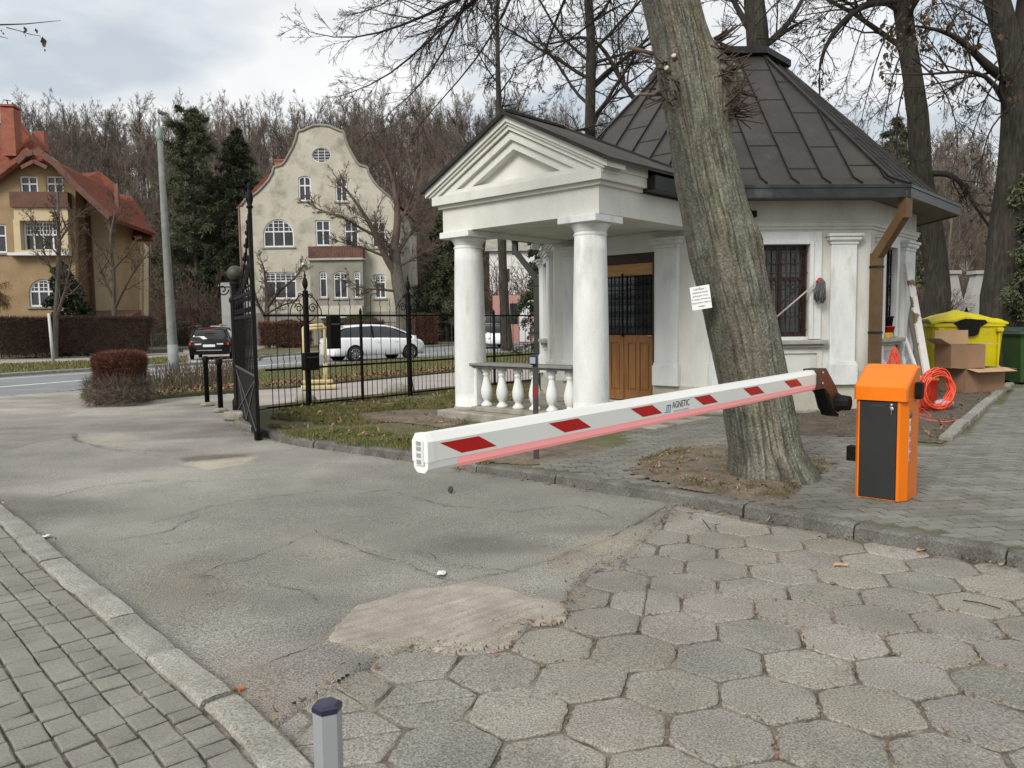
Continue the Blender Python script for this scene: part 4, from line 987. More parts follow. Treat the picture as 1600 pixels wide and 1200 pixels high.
# ================================================================== TREES
def nrm(a): return a/np.maximum(np.linalg.norm(a, axis=-1, keepdims=True), 1e-9)
def grow(S, D, L, r0, r1, k, wob, trop, rs):
    """polylines from starts S along D; L length, r0..r1 radius, k points"""
    B = len(S); P = np.zeros((B, k, 3)); P[:, 0] = S; d = nrm(D); st = (L/(k-1))[:, None]
    for i in range(1, k):
        d = nrm(d+rs.normal(0, wob, (B, 3))+np.array([0, 0, 1.])*trop*(1 if np.isscalar(trop) else 1)); P[:, i] = P[:, i-1]+d*st
    u = np.linspace(0, 1, k)[None]; r1 = np.asarray(r1, float)*np.ones(B); Rr = r0[:, None]*(1-u)**.85+r1[:, None]*u
    return P, Rr
CAPR = .017
def kids(P, Rr, n, f0, f1, ang, ln, rr, k, wob, trop, rs, rmin=.002, amin=.6, cap=None, bias=None):
    B, K, _ = P.shape; f = rs.uniform(f0, f1, (B, n))**.9*(K-1); i = np.minimum(f.astype(int), K-2); t = (f-i)[..., None]
    b = np.arange(B)[:, None]; S = P[b, i]*(1-t)+P[b, i+1]*t; T = nrm(P[b, i+1]-P[b, i]); r = (Rr[b, i]*(1-t[..., 0])+Rr[b, i+1]*t[..., 0])
    plen = np.linalg.norm(np.diff(P, axis=1), axis=2).sum(1)[:, None]; rest = 1-f/(K-1)
    v = rs.normal(0, 1, (B, n, 3)); v = nrm(v-T*(v*T).sum(-1, keepdims=True)); a = np.radians(rs.uniform(ang*amin, ang*1.25, (B, n)))[..., None]
    D = T*np.cos(a)+v*np.sin(a)
    if bias is not None: D = nrm(D+np.array(bias))
    L = plen*ln*(.35+.65*rest)*rs.uniform(.6, 1.25, (B, n)); r0 = np.minimum(r*rr*rs.uniform(.7, 1.1, (B, n)), r*.85)
    r0 = np.maximum(np.minimum(r0, L*CAPR), rmin)
    S, D, L, r0 = S.reshape(-1, 3), D.reshape(-1, 3), L.ravel(), r0.ravel()
    return grow(S, D, L, r0, np.minimum(r0*.5, rmin), k, wob, trop, rs)
def tubes(groups):
    """groups of (P (B,k,3), R (B,k), sides) -> V, F quads"""
    Vs = []; Fs = []; o = 0
    for P, Rr, n in groups:
        if len(P) == 0: continue
        B, k, _ = P.shape; T = np.gradient(P, axis=1); T = nrm(T); m = nrm(P[:, -1]-P[:, 0])
        ref = np.where(np.abs(m[:, 2:3]) < .8, np.array([[0, 0, 1.]]), np.array([[1., 0, 0]]))[:, None]
        X = nrm(np.cross(np.broadcast_to(ref, T.shape), T)); Y = np.cross(T, X); a = np.arange(n)*2*np.pi/n
        V = P[:, :, None]+(X[:, :, None]*np.cos(a)[None, None, :, None]+Y[:, :, None]*np.sin(a)[None, None, :, None])*Rr[:, :, None, None]
        Vs.append(V.reshape(-1, 3)); i = np.arange(k-1)[:, None]*n; j = np.arange(n)[None]
        q = np.stack([i+j, i+(j+1) % n, i+n+(j+1) % n, i+n+j], -1).reshape(-1, 4); Fs.append((q[None]+(np.arange(B)*k*n)[:, None, None]).reshape(-1, 4)+o); o += B*k*n
    return np.concatenate(Vs), np.concatenate(Fs)
def poly_of(pts, rad, k):
    pts = np.array([tuple(p) for p in pts], float); s = np.r_[0, np.cumsum(np.linalg.norm(np.diff(pts, axis=0), axis=1))]; u = np.linspace(0, s[-1], k)
    P = np.stack([np.interp(u, s, pts[:, c]) for c in range(3)], 1); r = np.interp(u, s, rad)
    for _ in range(2): P[1:-1] = .25*P[:-2]+.5*P[1:-1]+.25*P[2:]
    return P[None], r[None]
BARKD = mat('bark_dark', (.020,.017,.013), (.048,.041,.031), scale=6, rough=.95, stretch=(3, 3, .6), bump=.03, bscale=9, c3=(.065,.07,.04), s3=1.5, t3=(.55,.75))
BARKG = mat('bark_grey', (.075,.068,.056), (.12,.11,.09), scale=5, rough=.95, stretch=(2, 2, .5), bump=.015, bscale=12)
TWIG = mat('twig_dark', (.020,.016,.013), (.038,.030,.024), scale=2, rough=.9)
TWIGR = mat('twig_red_brown', (.075,.052,.040), (.12,.085,.065), scale=1, rough=.95, rnd=.2)
TWIGG = mat('twig_grey_brown', (.098,.079,.062), (.155,.124,.099), scale=.3, rough=.95, rnd=.25)
def simple_tree(seed, H, r0, spread=1., lean=(0, 0), levels=((9, .28, 1., 45, .55, .55), (7, .15, 1., 45, .5, .55), (7, .1, 1., 42, .55, .6), (5, .1, 1., 40, .6, .7)), up=(.10, .06, .04, .0), rmin=.006, trunk_top=.02, f0=.28, k=(9, 7, 6, 4, 3), trunk=None):
    rs = np.random.RandomState(seed)
    if trunk is None: P, Rr = grow(np.zeros((1, 3)), np.array([[lean[0], lean[1], 1.]]), np.array([H]), np.array([r0]), trunk_top, k[0], .05, .05, rs)
    else: P, Rr = trunk
    g = [(P, Rr, 10)]; cr = []; cur = [(P, Rr)]
    for li, (n, a0, a1, ang, ln, rr) in enumerate(levels):
        nxt = []
        for P_, R_ in cur:
            nxt.append(kids(P_, R_, n, a0, a1, ang, ln*spread, rr, k[li+1], .10+.03*li, up[li], rs, rmin))
        cur = nxt
        for P_, R_ in nxt: cr.append((P_, R_, [7, 5, 4, 3, 3][li]))
    return g, cr
def put_tree(name, label, cat, base, parts, mt, mc, rz=0., group=None, s=1.):
    t = thing(name, label, cat, base, rz, group); t.scale = (s, s, s)
    V, F_ = tubes(parts[0]); npmesh('trunk', V, F_, mt, t, smooth=True)
    V, F_ = tubes(parts[1]); npmesh('crown', V, F_, mc, t, smooth=True); return t

# ---- the big leaning tree by the kerb
BARKM = mat('linden_bark', (.122,.118,.096), (.160,.156,.130), scale=7, rough=.95, bump=.018, bscale=55, attr='tint', c3=(.185,.195,.165), s3=5, t3=(.50,.72), spk=.38, spk_scale=45)
tb = AT(1207, 755, 6.9); TBX, TBY = tb.x, 6.9
cz = [-.1, .06, .38, .95, 1.52, 2.09, 2.66, 3.23, 3.8, 4.37, 5.5, 7, 9]
cxp = [1208, 1207, 1194, 1176, 1155, 1131, 1108, 1089, 1071, 1047]
cx = [(c-800)*6.9/1210 for c in cxp]+[1.05, .75, .5]
crd = [.47, .44, .36, .348, .352, .355, .325, .300, .292, .278, .25, .2, .13]
cyy = [0, 0, 0, .01, .03, .05, .07, .1, .13, .16, .25, .4, .8]
nz, na = 420, 260
zz_ = np.concatenate([np.linspace(-.1, 4.6, 380), np.linspace(4.62, 9, 40)]); th_ = np.linspace(0, 2*np.pi, na, endpoint=False)
TH, ZZ = np.meshgrid(th_, zz_); rad = np.interp(ZZ, cz, crd)*.885; CXOFF = .02

flare = np.clip((.5-ZZ)/.6, 0, 1)**2; lobes = .5+.5*np.cos(TH*5+1.1+np.sin(TH*2)*.8); rad = rad*(1+flare*(.10+.16*lobes))
cs, sn = np.cos(TH), np.sin(TH)
wx = cs*2.2; wy = sn*2.2
warp = (fbm(wx*1.2, wy*1.2, ZZ*.8+3, 3)-.5)*1.6
f1 = 1-np.abs(2*vnoise(wx*6.2+warp, wy*6.2+warp, ZZ*2.1)-1); f2 = 1-np.abs(2*vnoise(wx*13+warp*2+7, wy*13+warp, ZZ*5.2+5)-1); f3 = fbm(wx*16, wy*16, ZZ*9, 3)
fis = np.clip((f1-.72)/.28, 0, 1)*.9+np.clip((f2-.72)/.28, 0, 1)*.65
fis = fis*(.30+.70*np.clip((vnoise(wx*5, wy*5, ZZ*3.4+9)-.28)*4, 0, 1))
disp = -.014*fis+.010*(f3-.5)+.03*(fbm(wx*.8, wy*.8, ZZ*.6, 3)-.5)
def bump_at(a0, z0, wa, wz, h):
    da = (TH-a0+np.pi) % (2*np.pi)-np.pi; return h*np.exp(-(da/wa)**2-((ZZ-z0)/wz)**2)
disp += bump_at(R(-20), 3.62, .45, .22, .17)+bump_at(R(10), 3.45, .5, .25, .10)+bump_at(R(215), 3.62, .4, .16, .07)+bump_at(R(-10), 2.22, .5, .16, .045)
rad = rad+disp
CXI = np.interp(ZZ, cz, cx)+CXOFF; CYI = TBY+np.interp(ZZ, cz, cyy)
for _ in range(4): CXI[1:-1] = (CXI[:-2]+CXI[1:-1]*2+CXI[2:])/4
V = np.stack([CXI+rad*cs-TBX, CYI+rad*sn-TBY, ZZ], -1).reshape(-1, 3)
i = np.arange(nz-1)[:, None]*na; j = np.arange(na)[None]; FQ = np.stack([i+j, i+(j+1) % na, i+na+(j+1) % na, i+na+j], -1).reshape(-1, 4)
lich = fbm(wx*1.6+20, wy*1.6, ZZ*1.3, 4); tt = (1-.56*np.clip(fis, 0, 1))*(1+.30*np.clip((fbm(wx*11+3, wy*11, ZZ*5, 3)-.54)*7, 0, 1)); 
gsel = np.clip((fbm(wx*.9+5, wy*.9, ZZ*.45+2, 3)-.45)*5, 0, 1)[..., None]
col = np.array([1.03, .97, .90])*(1-gsel)+np.array([1.0, 1.03, .97])*gsel
leftdark = np.clip((np.cos(TH-R(180))-.25)*1.7, 0, 1)[..., None]        # tint darker towards the left side of the trunk
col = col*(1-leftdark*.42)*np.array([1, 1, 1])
rightmoss = np.clip((fbm(wx*1.5+40, wy*1.5, ZZ*1.2, 4)-.56)*6, 0, 1)[..., None]; col = col*(1-rightmoss*np.array([.03, .01, .14]))
basew = np.clip((.95-ZZ)/.7, 0, 1)*np.clip((lich-.47)*7, 0, 1); col = col*(1+basew[..., None]*np.array([.35, .42, .48]))
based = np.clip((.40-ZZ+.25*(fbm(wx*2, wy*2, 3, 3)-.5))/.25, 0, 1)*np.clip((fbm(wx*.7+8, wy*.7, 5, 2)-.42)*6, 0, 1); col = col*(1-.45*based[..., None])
col = col*(tt*(.78+.5*lich))[..., None]
big = thing('linden_tree', 'big leaning linden trunk with fissured grey green bark and pruned burls by the kerb', 'tree', (TBX, TBY, 0))
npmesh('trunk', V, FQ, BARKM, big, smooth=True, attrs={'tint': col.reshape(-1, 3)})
def trunk_pt(z, ang, off=0.):
    r = float(np.interp(z, cz, crd))*.885+off; return Vector((float(np.interp(z, cz, cx))+r*math.cos(ang)-TBX, TBY+float(np.interp(z, cz, cyy))+r*math.sin(ang)-TBY, z))
rr_ = random.Random(12); st = MB(); ends = MB(); sp = MB()
def stub(z, ang, L, r, dz=.2, bend=0.):
    a = trunk_pt(z, ang, -.03); d = Vector((math.cos(ang), math.sin(ang), dz)).normalized(); b = a+d*L; c = b+(d+Vector((0, 0, bend)))*L*.3
    st = MB(); st.tube([a, a.lerp(b, .5)+Vector((rr_.uniform(-.01, .01), 0, rr_.uniform(-.01, .01))), b], [r*1.35, r*1.05, r], 8); q_ = st.build('pruned_stub', mat('stub_bark', (.10,.075,.055), (.15,.11,.08), scale=20, rough=.9), big); ends = MB(); ends.tube([b-d*.001, b+d*.004], r*.9, 8); ends.build('cut_face', mat('cut_wood', (.50,.42,.30), (.58,.50,.38), scale=30, rough=.8), q_)
for z, an, L, r, dz in ((3.86, 176, .26, .016, .30), (3.50, 190, .24, .014, -.05), (3.62, 228, .12, .024, .3), (3.72, 240, .08, .024, .5), (3.86, 335, .12, .020, .8), (3.60, 322, .10, .022, .2)): stub(z, R(an), L, r, dz)
for i in range(100):
    an = R(rr_.uniform(-60, 35)); z = rr_.uniform(3.25, 3.95); a = trunk_pt(z, an, .08 if z > 3.3 else .0); d = Vector((math.cos(an)+rr_.uniform(-.5, .5), math.sin(an)+rr_.uniform(-.5, .5), rr_.uniform(-.9, .7))).normalized(); L = rr_.uniform(.08, .32); mid = a+d*L*.5
    sp.tube([a, mid, a+d*L+Vector((rr_.uniform(-.03, .03), 0, rr_.uniform(-.02, .06)))], [.010, .007, .004], 4)
sp2 = MB()
for i in range(26):
    an = R(rr_.uniform(165, 245)); z = rr_.uniform(3.35, 3.9); a = trunk_pt(z, an, .02); d = Vector((math.cos(an)+rr_.uniform(-.5, .5), math.sin(an)+rr_.uniform(-.5, .5), rr_.uniform(-.6, .6))).normalized(); L = rr_.uniform(.06, .22)
    sp2.tube([a, a+d*L*.5, a+d*L], [.009, .006, .004], 4)
sh = [((3.9, 170), (-1.0, -.2, .5), .9), ((2.9, 195), (-.4, -.5, -.8), .5)]
SHM = mat('shoot_bark', (.045,.026,.02), (.075,.04,.03), scale=20, rough=.8); sp.build('burl_shoots', SHM, big); sp2.build('burl_shoots', SHM, big)
# crown of the big tree (above and to the left of the frame, its outer sprays hang into it)
def W(px, py, D): p = AT(px, py, D); return (p.x-TBX, p.y-TBY, p.z)
rs = np.random.RandomState(31); lines = []
def guided(pts, r0, r1, k=16): lines.append(poly_of(pts, np.linspace(r0, r1, len(pts)), k))
root = (1.05-TBX, .3, 5.6); root2 = (.75-TBX, .45, 7.)
guided([root, W(930, -170, 7.6), W(820, -70, 8.2), W(740, -12, 8.6), W(672, 22, 8.8), W(609, 49, 9), W(530, 67, 9.2), W(455, 40, 9.4)], .085, .003)
guided([root, W(900, -130, 7.8), W(790, -40, 8.4), W(725, 15, 8.8), W(672, 58, 9), W(627, 109, 9.1), W(564, 142, 9.3), W(520, 154, 9.5)], .07, .003)
guided([root2, W(850, -210, 7.9), W(760, -80, 8.2), W(725, 8, 8.5), W(702, 67, 8.7), W(672, 122, 8.9), W(627, 166, 9), W(580, 197, 9.1)], .06, .003)
guided([root, W(960, -140, 7.6), W(905, -50, 8), W(882, 0, 8.2), W(862, 47, 8.4), W(846, 95, 8.6), W(838, 130, 8.7)], .07, .003)
guided([root2, W(900, -220, 8.2), W(840, -90, 8.8), W(800, -10, 9.2), W(770, 60, 9.5), W(715, 130, 9.8), W(670, 175, 10), W(640, 215, 10.2)], .06, .003)
guided([root, W(1000, -110, 7.4), W(970, -40, 7.7), W(950, 20, 8), W(905, 50, 8.3), W(850, 90, 8.6), W(760, 120, 9)], .06, .003)
guided([root2, W(800, -250, 8), W(680, -90, 8.3), W(640, -20, 8.5), W(590, 18, 8.7), W(540, 25, 8.9)], .05, .003)
guided([root2, W(900, -260, 9), W(900, -60, 10), W(930, 30, 10.5), W(940, 100, 11), W(915, 170, 11.3)], .05, .003)
LP = np.concatenate([l[0] for l in lines]); LR = np.concatenate([l[1] for l in lines])*.42+.0008
g1 = kids(LP, LR, 38, .30, 1., 40, .22, .40, 7, .09, -.02, rs, .0030)
g2 = kids(g1[0], g1[1], 7, .1, 1., 40, .55, .6, 6, .11, -.01, rs, .0023)
g3 = kids(g2[0], g2[1], 4, .1, 1., 42, .5, .7, 4, .13, -.01, rs, .0018)
V, F_ = tubes([(LP, LR, 7), (g1[0], g1[1], 5), (g2[0], g2[1], 4), (g3[0], g3[1], 3)]); npmesh('crown', V, F_, TWIG, big, smooth=True)

# ---- dark trees behind the gatehouse
def big_tree(name, label, trunk_px, D, rpx, seed, limbs, lv, mt=BARKD, mc=TWIG, ext=None, rmin=.006, group=None, cat='tree', upl=(.03, .02, .0, 0)):
    base = G(trunk_px[0][0], trunk_px[0][1], RZ) if D is None else AT(trunk_px[0][0], trunk_px[0][1], D)
    base.z = .05
    t = thing(name, label, cat, base, 0, group); b = Vector(base)
    W_ = lambda x, y, d=None: AT(x, y, d or base.y)-b
    pts = [W_(*p) for p in trunk_px]; pts[0] = Vector((0, 0, -.1)); rad = [r/1210*base.y for r in rpx]
    if ext: 
        for (dx_, dy_, dz_, r_) in ext: pts.append(pts[-1]+Vector((dx_, dy_, dz_))); rad.append(r_)
    P, Rr = poly_of(pts, rad, 40); rs = np.random.RandomState(seed)
    V, F_ = tubes([(P, Rr, 20)]); F_ = F_; 
    n_ = vnoise(V[:, 0]*4, V[:, 1]*4, V[:, 2]*1.5)-.5; c0 = np.repeat(P[0], 20, 0); V = V+(V-c0)*(n_*.22)[:, None]
    npmesh('trunk', V, F_, mt, t, smooth=True)
    gl = []
    for l in limbs:
        lp = [W_(*q[:3]) for q in l[0]]; gl.append(poly_of(lp, np.linspace(l[1], l[2], len(lp)), 12))
    gr = []
    if gl:
        LP_ = np.concatenate([g[0] for g in gl]); LR_ = np.concatenate([g[1] for g in gl]); gr.append((LP_, LR_, 8))
    tk = kids(P, Rr, lv[0][0], lv[0][1], 1., lv[0][2], lv[0][3], .45, 9, .09, upl[0], rs, .01); gr.append((tk[0], tk[1], 7))
    srcs = [tk]+([(np.concatenate([LP_]*1), LR_)] if gl else [])
    for li, (n, ang, ln) in enumerate(lv[1:]):
        nx = []
        for s_ in srcs:
            m_ = n*(2 if (li == 0 and s_ is not tk) else 1); nx.append(kids(s_[0], s_[1], m_, .12, 1., ang, ln, .6, [7, 5, 4, 3][li], .12, upl[min(li+1, 3)], rs, rmin))
        srcs = nx
        for s_ in nx: gr.append((s_[0], s_[1], [5, 4, 3, 3][li]))
    V, F_ = tubes(gr); npmesh('crown', V, F_, mc, t, smooth=True)
    return t, srcs
LV = ((12, .42, 55, .38), (7, 45, .5), (6, 42, .5), (5, 42, .55))
tA, sA = big_tree('linden_tree', 'dark bare tree with a bent trunk behind the gatehouse roof edge and the yellow container', [(1462, 560), (1462, 500), (1468, 430), (1455, 360), (1442, 300), (1436, 240), (1436, 190), (1426, 120), (1418, 70), (1408, 0), (1398, -80), (1390, -200)], 21, [22, 19, 18, 17, 16, 15, 15, 14, 14, 13, 12, 10], 3,
   [([(1400, 4, 21), (1370, 2, 20.5), (1337, 12, 20), (1305, 45, 20), (1285, 75, 20), (1277, 109, 20), (1281, 150, 20)], .11, .02), ([(1450, 272, 21), (1480, 268, 20.7), (1505, 285, 20.5), (1515, 310, 20.5), (1540, 345, 20.4), (1555, 370, 20.4)], .09, .02), ([(1412, 40, 21), (1450, -60, 21), (1520, -120, 21)], .12, .04)], LV, ext=[(-.3, .2, 2.5, .12), (.2, 0, 2.5, .05)])
tB, sB = big_tree('linden_tree', 'thick dark forked tree trunk at the right edge beside the green bin', [(1562, 575), (1563, 500), (1570, 420), (1578, 330), (1585, 250), (1588, 190), (1590, 130), (1580, 70), (1560, 20), (1548, -40), (1530, -150)], 18.5, [36, 30, 26, 24, 22, 21, 20, 19, 18, 17, 14], 5,
   [([(1588, 130, 18.5), (1560, 118, 18.2), (1540, 104, 18), (1530, 88, 18), (1500, 60, 17.8), (1470, 45, 17.6), (1440, 42, 17.5), (1405, 38, 17.4)], .13, .012), ([(1590, 140, 18.5), (1600, 60, 18.5), (1612, -40, 18.5), (1630, -160, 18.5)], .30, .2), ([(1585, 200, 18.5), (1560, 135, 18.2), (1535, 108, 18), (1490, 112, 17.8), (1440, 118, 17.6), (1380, 115, 17.5)], .07, .01)], ((14, .5, 55, .4), (7, 45, .5), (6, 42, .5), (5, 42, .55)), ext=[(-.4, .2, 2.5, .2), (-.2, 0, 2.5, .08)])
tC, sC = big_tree('linden_tree', 'bare tree whose trunk rises behind the capped roof peak', [(1186, 560), (1186, 300), (1184, 100), (1183, 40), (1178, 0), (1172, -80), (1165, -200)], 24, [22, 20, 17, 16, 15, 13, 10], 8,
   [([(1180, 60, 24), (1150, 10, 24), (1120, -60, 24)], .12, .05), ([(1186, 80, 24), (1240, 40, 23.5), (1262, 30, 23)], .08, .02)], ((16, .45, 60, .42), (7, 45, .55), (6, 42, .5), (5, 42, .55)), ext=[(0, 0, 2.5, .12), (0, 0, 2, .05)])
tD, sD = big_tree('linden_tree', 'slender bare tree with a knobbly trunk left of the capped roof peak', [(926, 540), (925, 300), (922, 200), (923, 120), (924, 60), (920, 20), (915, -60)], 26, [10, 9, 8, 8, 7, 7, 5], 9,
   [([(1000, 165, 26), (980, 142, 26), (955, 95, 26), (939, 70, 26), (924, 52, 26), (900, 58, 26), (879, 66, 26), (850, 70, 26)], .09, .03), ([(924, 100, 26), (955, 90, 26), (990, 80, 26), (1040, 60, 26)], .06, .02), ([(924, 200, 26), (890, 206, 25.5), (960, 190, 26)], .04, .02)], ((14, .4, 62, .5), (7, 45, .55), (6, 42, .5), (4, 42, .55)), ext=[(0, 0, 2.5, .06), (0, 0, 2, .03)])
tE, sE = big_tree('street_tree', 'tall straight roadside tree seen between the portico columns', [(793, 549), (788, 480), (785, 400), (783, 300), (780, 200), (778, 100), (777, 30), (776, -30)], 44.1, [9, 7.2, 6.8, 6, 5, 3.5, 2.5, 1.5], 10,
   [], ((26, .35, 50, .30), (8, 42, .45), (6, 40, .5), (4, 40, .5)), rmin=.012)
# long thin sprays that hang from the two right hand lindens and the middle one
def sprays(t, D, starts, seed, r0=.026, rmin=.0058):
    b = Vector(t.location); rs = np.random.RandomState(seed); S = []
    for pts in starts:
        q_ = [AT(px, py, D+dd)-b for px, py, dd in pts]; S.append(poly_of(q_, np.linspace(r0, .004, len(q_)), 12))
    P = np.concatenate([a for a, _ in S]); Rr = np.concatenate([r_ for _, r_ in S]); a1 = kids(P, Rr, 16, .08, 1., 42, .34, .5, 7, .11, -.02, rs, rmin); a2 = kids(a1[0], a1[1], 6, .1, 1., 42, .55, .6, 5, .13, -.01, rs, rmin); a3 = kids(a2[0], a2[1], 4, .1, 1., 42, .55, .7, 4, .15, 0, rs, rmin*.8)
    V, F_ = tubes([(P, Rr, 5), (a1[0], a1[1], 4), (a2[0], a2[1], 3), (a3[0], a3[1], 3)]); npmesh('hanging_sprays', V, F_, TWIG, t, smooth=True); return [a3]
sprays(tA, 20, [[(1402,-60,0),(1350,-40,0),(1300,10,0),(1262,60,0),(1240,110,0)], [(1405,-40,0),(1365,10,0),(1340,60,0),(1325,120,0),(1300,180,0)], [(1410,20,0),(1380,60,0),(1362,120,0),(1345,190,0),(1335,240,0)], [(1400,-100,0),(1320,-90,-1),(1250,-30,-1),(1215,20,-1)], [(1420,60,0),(1395,110,0),(1385,170,0),(1375,230,0),(1390,300,0)], [(1415,-60,0),(1460,-20,0),(1495,40,0),(1515,110,0),(1500,180,0)], [(1425,90,0),(1465,120,0),(1490,170,0),(1500,230,0),(1480,290,0)], [(1425,90,0),(1400,180,0),(1400,250,0),(1420,330,0)]], 301)
sprays(tB, 17.8, [[(1575,60,0),(1530,30,0),(1480,0,0),(1440,10,0),(1410,50,0)], [(1580,90,0),(1540,150,0),(1520,210,0),(1500,260,0)], [(1560,20,0),(1510,-10,0),(1450,-30,0),(1390,-10,0),(1350,40,0)], [(1585,160,0),(1545,200,0),(1530,270,0),(1520,330,0)]], 302)
sprays(tC, 23, [[(1180,40,0),(1225,-10,0),(1265,0,0),(1300,40,0)], [(1182,60,0),(1220,60,0),(1255,80,0),(1280,130,0)], [(1180,20,0),(1210,-30,0),(1250,-40,0),(1310,-10,0)], [(1180,40,0),(1140,-20,0),(1130,20,0),(1128,60,0)]], 303)
sprays(tD, 25, [[(924,20,0),(960,-10,0),(985,30,0),(1000,90,0)], [(922,80,0),(890,50,0),(850,60,0),(820,110,0)], [(924,60,0),(960,60,0),(990,110,0),(1000,160,0)], [(922,120,0),(880,130,0),(850,170,0)], [(924,140,0),(950,150,0),(975,190,0)], [(920,0,0),(870,-20,0),(830,20,0),(800,80,0)]], 304)
# a few withered leaves still hanging on the tree at the right edge and on its neighbour
def hang_leaves(par, srcs, n, size, rs, seed=0):
    P = np.concatenate([s_[0][:, -1] for s_ in srcs]); P = P[rs.randint(0, len(P), n)]; a = rs.uniform(0, 6.28, n); s_ = rs.uniform(.6, 1.2, n)*size
    u_ = np.stack([np.cos(a)*.5, np.sin(a)*.5, 0*a], 1)*s_[:, None]; dn = np.stack([rs.normal(0, .2, n), rs.normal(0, .2, n), -np.ones(n)], 1)*s_[:, None]
    V = np.stack([P, P+u_+dn*.5, P+dn*1.2, P-u_+dn*.45], 1).reshape(-1, 3); npmesh('withered_leaves', V, np.arange(n*4).reshape(-1, 4), mat('withered_leaf', (.05,.03,.018), (.09,.055,.03), scale=9, rough=.9), par)
rs = np.random.RandomState(77)
hang_leaves(tB, sB, 2600, .09, rs); hang_leaves(tA, sA, 500, .08, rs)

# ---- trees across the street
HF = simple_tree(41, 15, .30, levels=((14, .22, 1., 42, .50, .55), (7, .15, 1., 40, .5, .55), (7, .1, 1., 40, .55, .6), (5, .1, 1., 40, .6, .7)), rmin=.012)
def tree_from_px(name, label, base_px, D, trunk_px, rpx, seed, limbs, lv, mt, mc, rmin=.012, ups=(.05, .04, .02, .0)):
    return big_tree(name, label, [base_px]+trunk_px, D, rpx, seed, limbs, lv, mt, mc, rmin=rmin, upl=ups)
tree_from_px('street_tree', 'wide crowned bare tree in front of the cream gabled house', (632, 524), 50, [(628, 480), (622, 440), (618, 410), (614, 380)], [12, 10, 9.5, 9, 7], 12,
   [([(620, 430, 50), (600, 400, 49.5), (590, 370, 49), (575, 345, 48.5), (560, 320, 48), (540, 295, 48), (520, 270, 48)], .26, .02), ([(616, 385, 50), (622, 350, 50), (620, 310, 50), (612, 270, 50), (600, 240, 50), (590, 215, 50)], .28, .02), ([(622, 350, 50), (640, 320, 50.5), (650, 280, 51), (655, 240, 51)], .14, .015), ([(618, 400, 50), (640, 365, 50.5), (670, 330, 51), (690, 290, 51)], .16, .015),
    ([(620, 455, 50), (590, 452, 49), (560, 450, 48.5), (535, 430, 48)], .09, .012), ([(590, 370, 49), (560, 355, 48.5), (530, 335, 48), (500, 330, 48), (478, 315, 47.5)], .10, .01), ([(600, 400, 49.5), (570, 388, 49), (540, 380, 48.5), (510, 372, 48)], .09, .01), ([(618, 420, 50), (650, 400, 50), (690, 385, 50.5), (710, 360, 51)], .10, .01)],
   ((5, .75, 40, .5), (15, 42, .36), (9, 40, .5), (7, 40, .5)), BARKG, TWIGR, rmin=.009)
tree_from_px('street_tree', 'small bare tree left of the tall lamp post before the ochre villa', (180, 560), 41.5, [(180, 520), (179, 490), (178, 470), (178, 440), (175, 400), (172, 370), (180, 330)], [4.5, 4, 3.8, 3.4, 2.8, 2.2, 1.6, 1], 13,
   [([(180, 480, 41.5), (190, 460, 41.3), (205, 430, 41), (225, 405, 41), (240, 380, 41)], .08, .012), ([(179, 470, 41.5), (165, 440, 41.3), (155, 415, 41), (150, 385, 41)], .08, .012), ([(178, 420, 41.5), (200, 395, 41.3), (215, 370, 41)], .06, .012)],
   ((8, .45, 40, .5), (9, 42, .4), (7, 40, .5), (5, 40, .5)), BARKG, TWIGR, rmin=.009)
tree_from_px('street_tree', 'slim forked bare tree in front of the dark evergreen bush', (87, 568), 38.5, [(86, 530), (88, 480), (91, 430), (92, 380), (91, 330), (90, 300)], [4.5, 4, 3.6, 3.2, 2.8, 2, 1.4], 14,
   [([(87, 500, 38.5), (97, 470, 38.3), (106, 440, 38), (112, 400, 38), (125, 360, 38)], .09, .012), ([(90, 440, 38.5), (70, 400, 38), (60, 360, 38), (40, 330, 38)], .06, .012), ([(91, 380, 38.5), (110, 350, 38), (135, 325, 38), (150, 320, 38)], .05, .012)],
   ((9, .4, 40, .5), (9, 42, .42), (7, 40, .5), (5, 40, .5)), BARKG, TWIGR, rmin=.009)
tree_from_px('garden_tree', 'many stemmed bare tree behind the gate in front of the cream house', (418, 525), 54, [(417, 500), (418, 470), (416, 450)], [5, 4, 3.5, 3], 15,
   [([(417, 500, 54), (400, 470, 53.5), (395, 440, 53), (385, 420, 53)], .13, .015), ([(418, 480, 54), (435, 455, 53.5), (455, 440, 53), (470, 425, 53), (480, 400, 53)], .13, .015), ([(418, 470, 54), (415, 440, 54), (412, 415, 54), (405, 400, 54)], .12, .012), ([(417, 490, 54), (445, 475, 53), (465, 470, 53)], .08, .01)],
   ((5, .6, 40, .5), (10, 42, .4), (7, 40, .5), (5, 40, .5)), BARKG, TWIGR, rmin=.01)
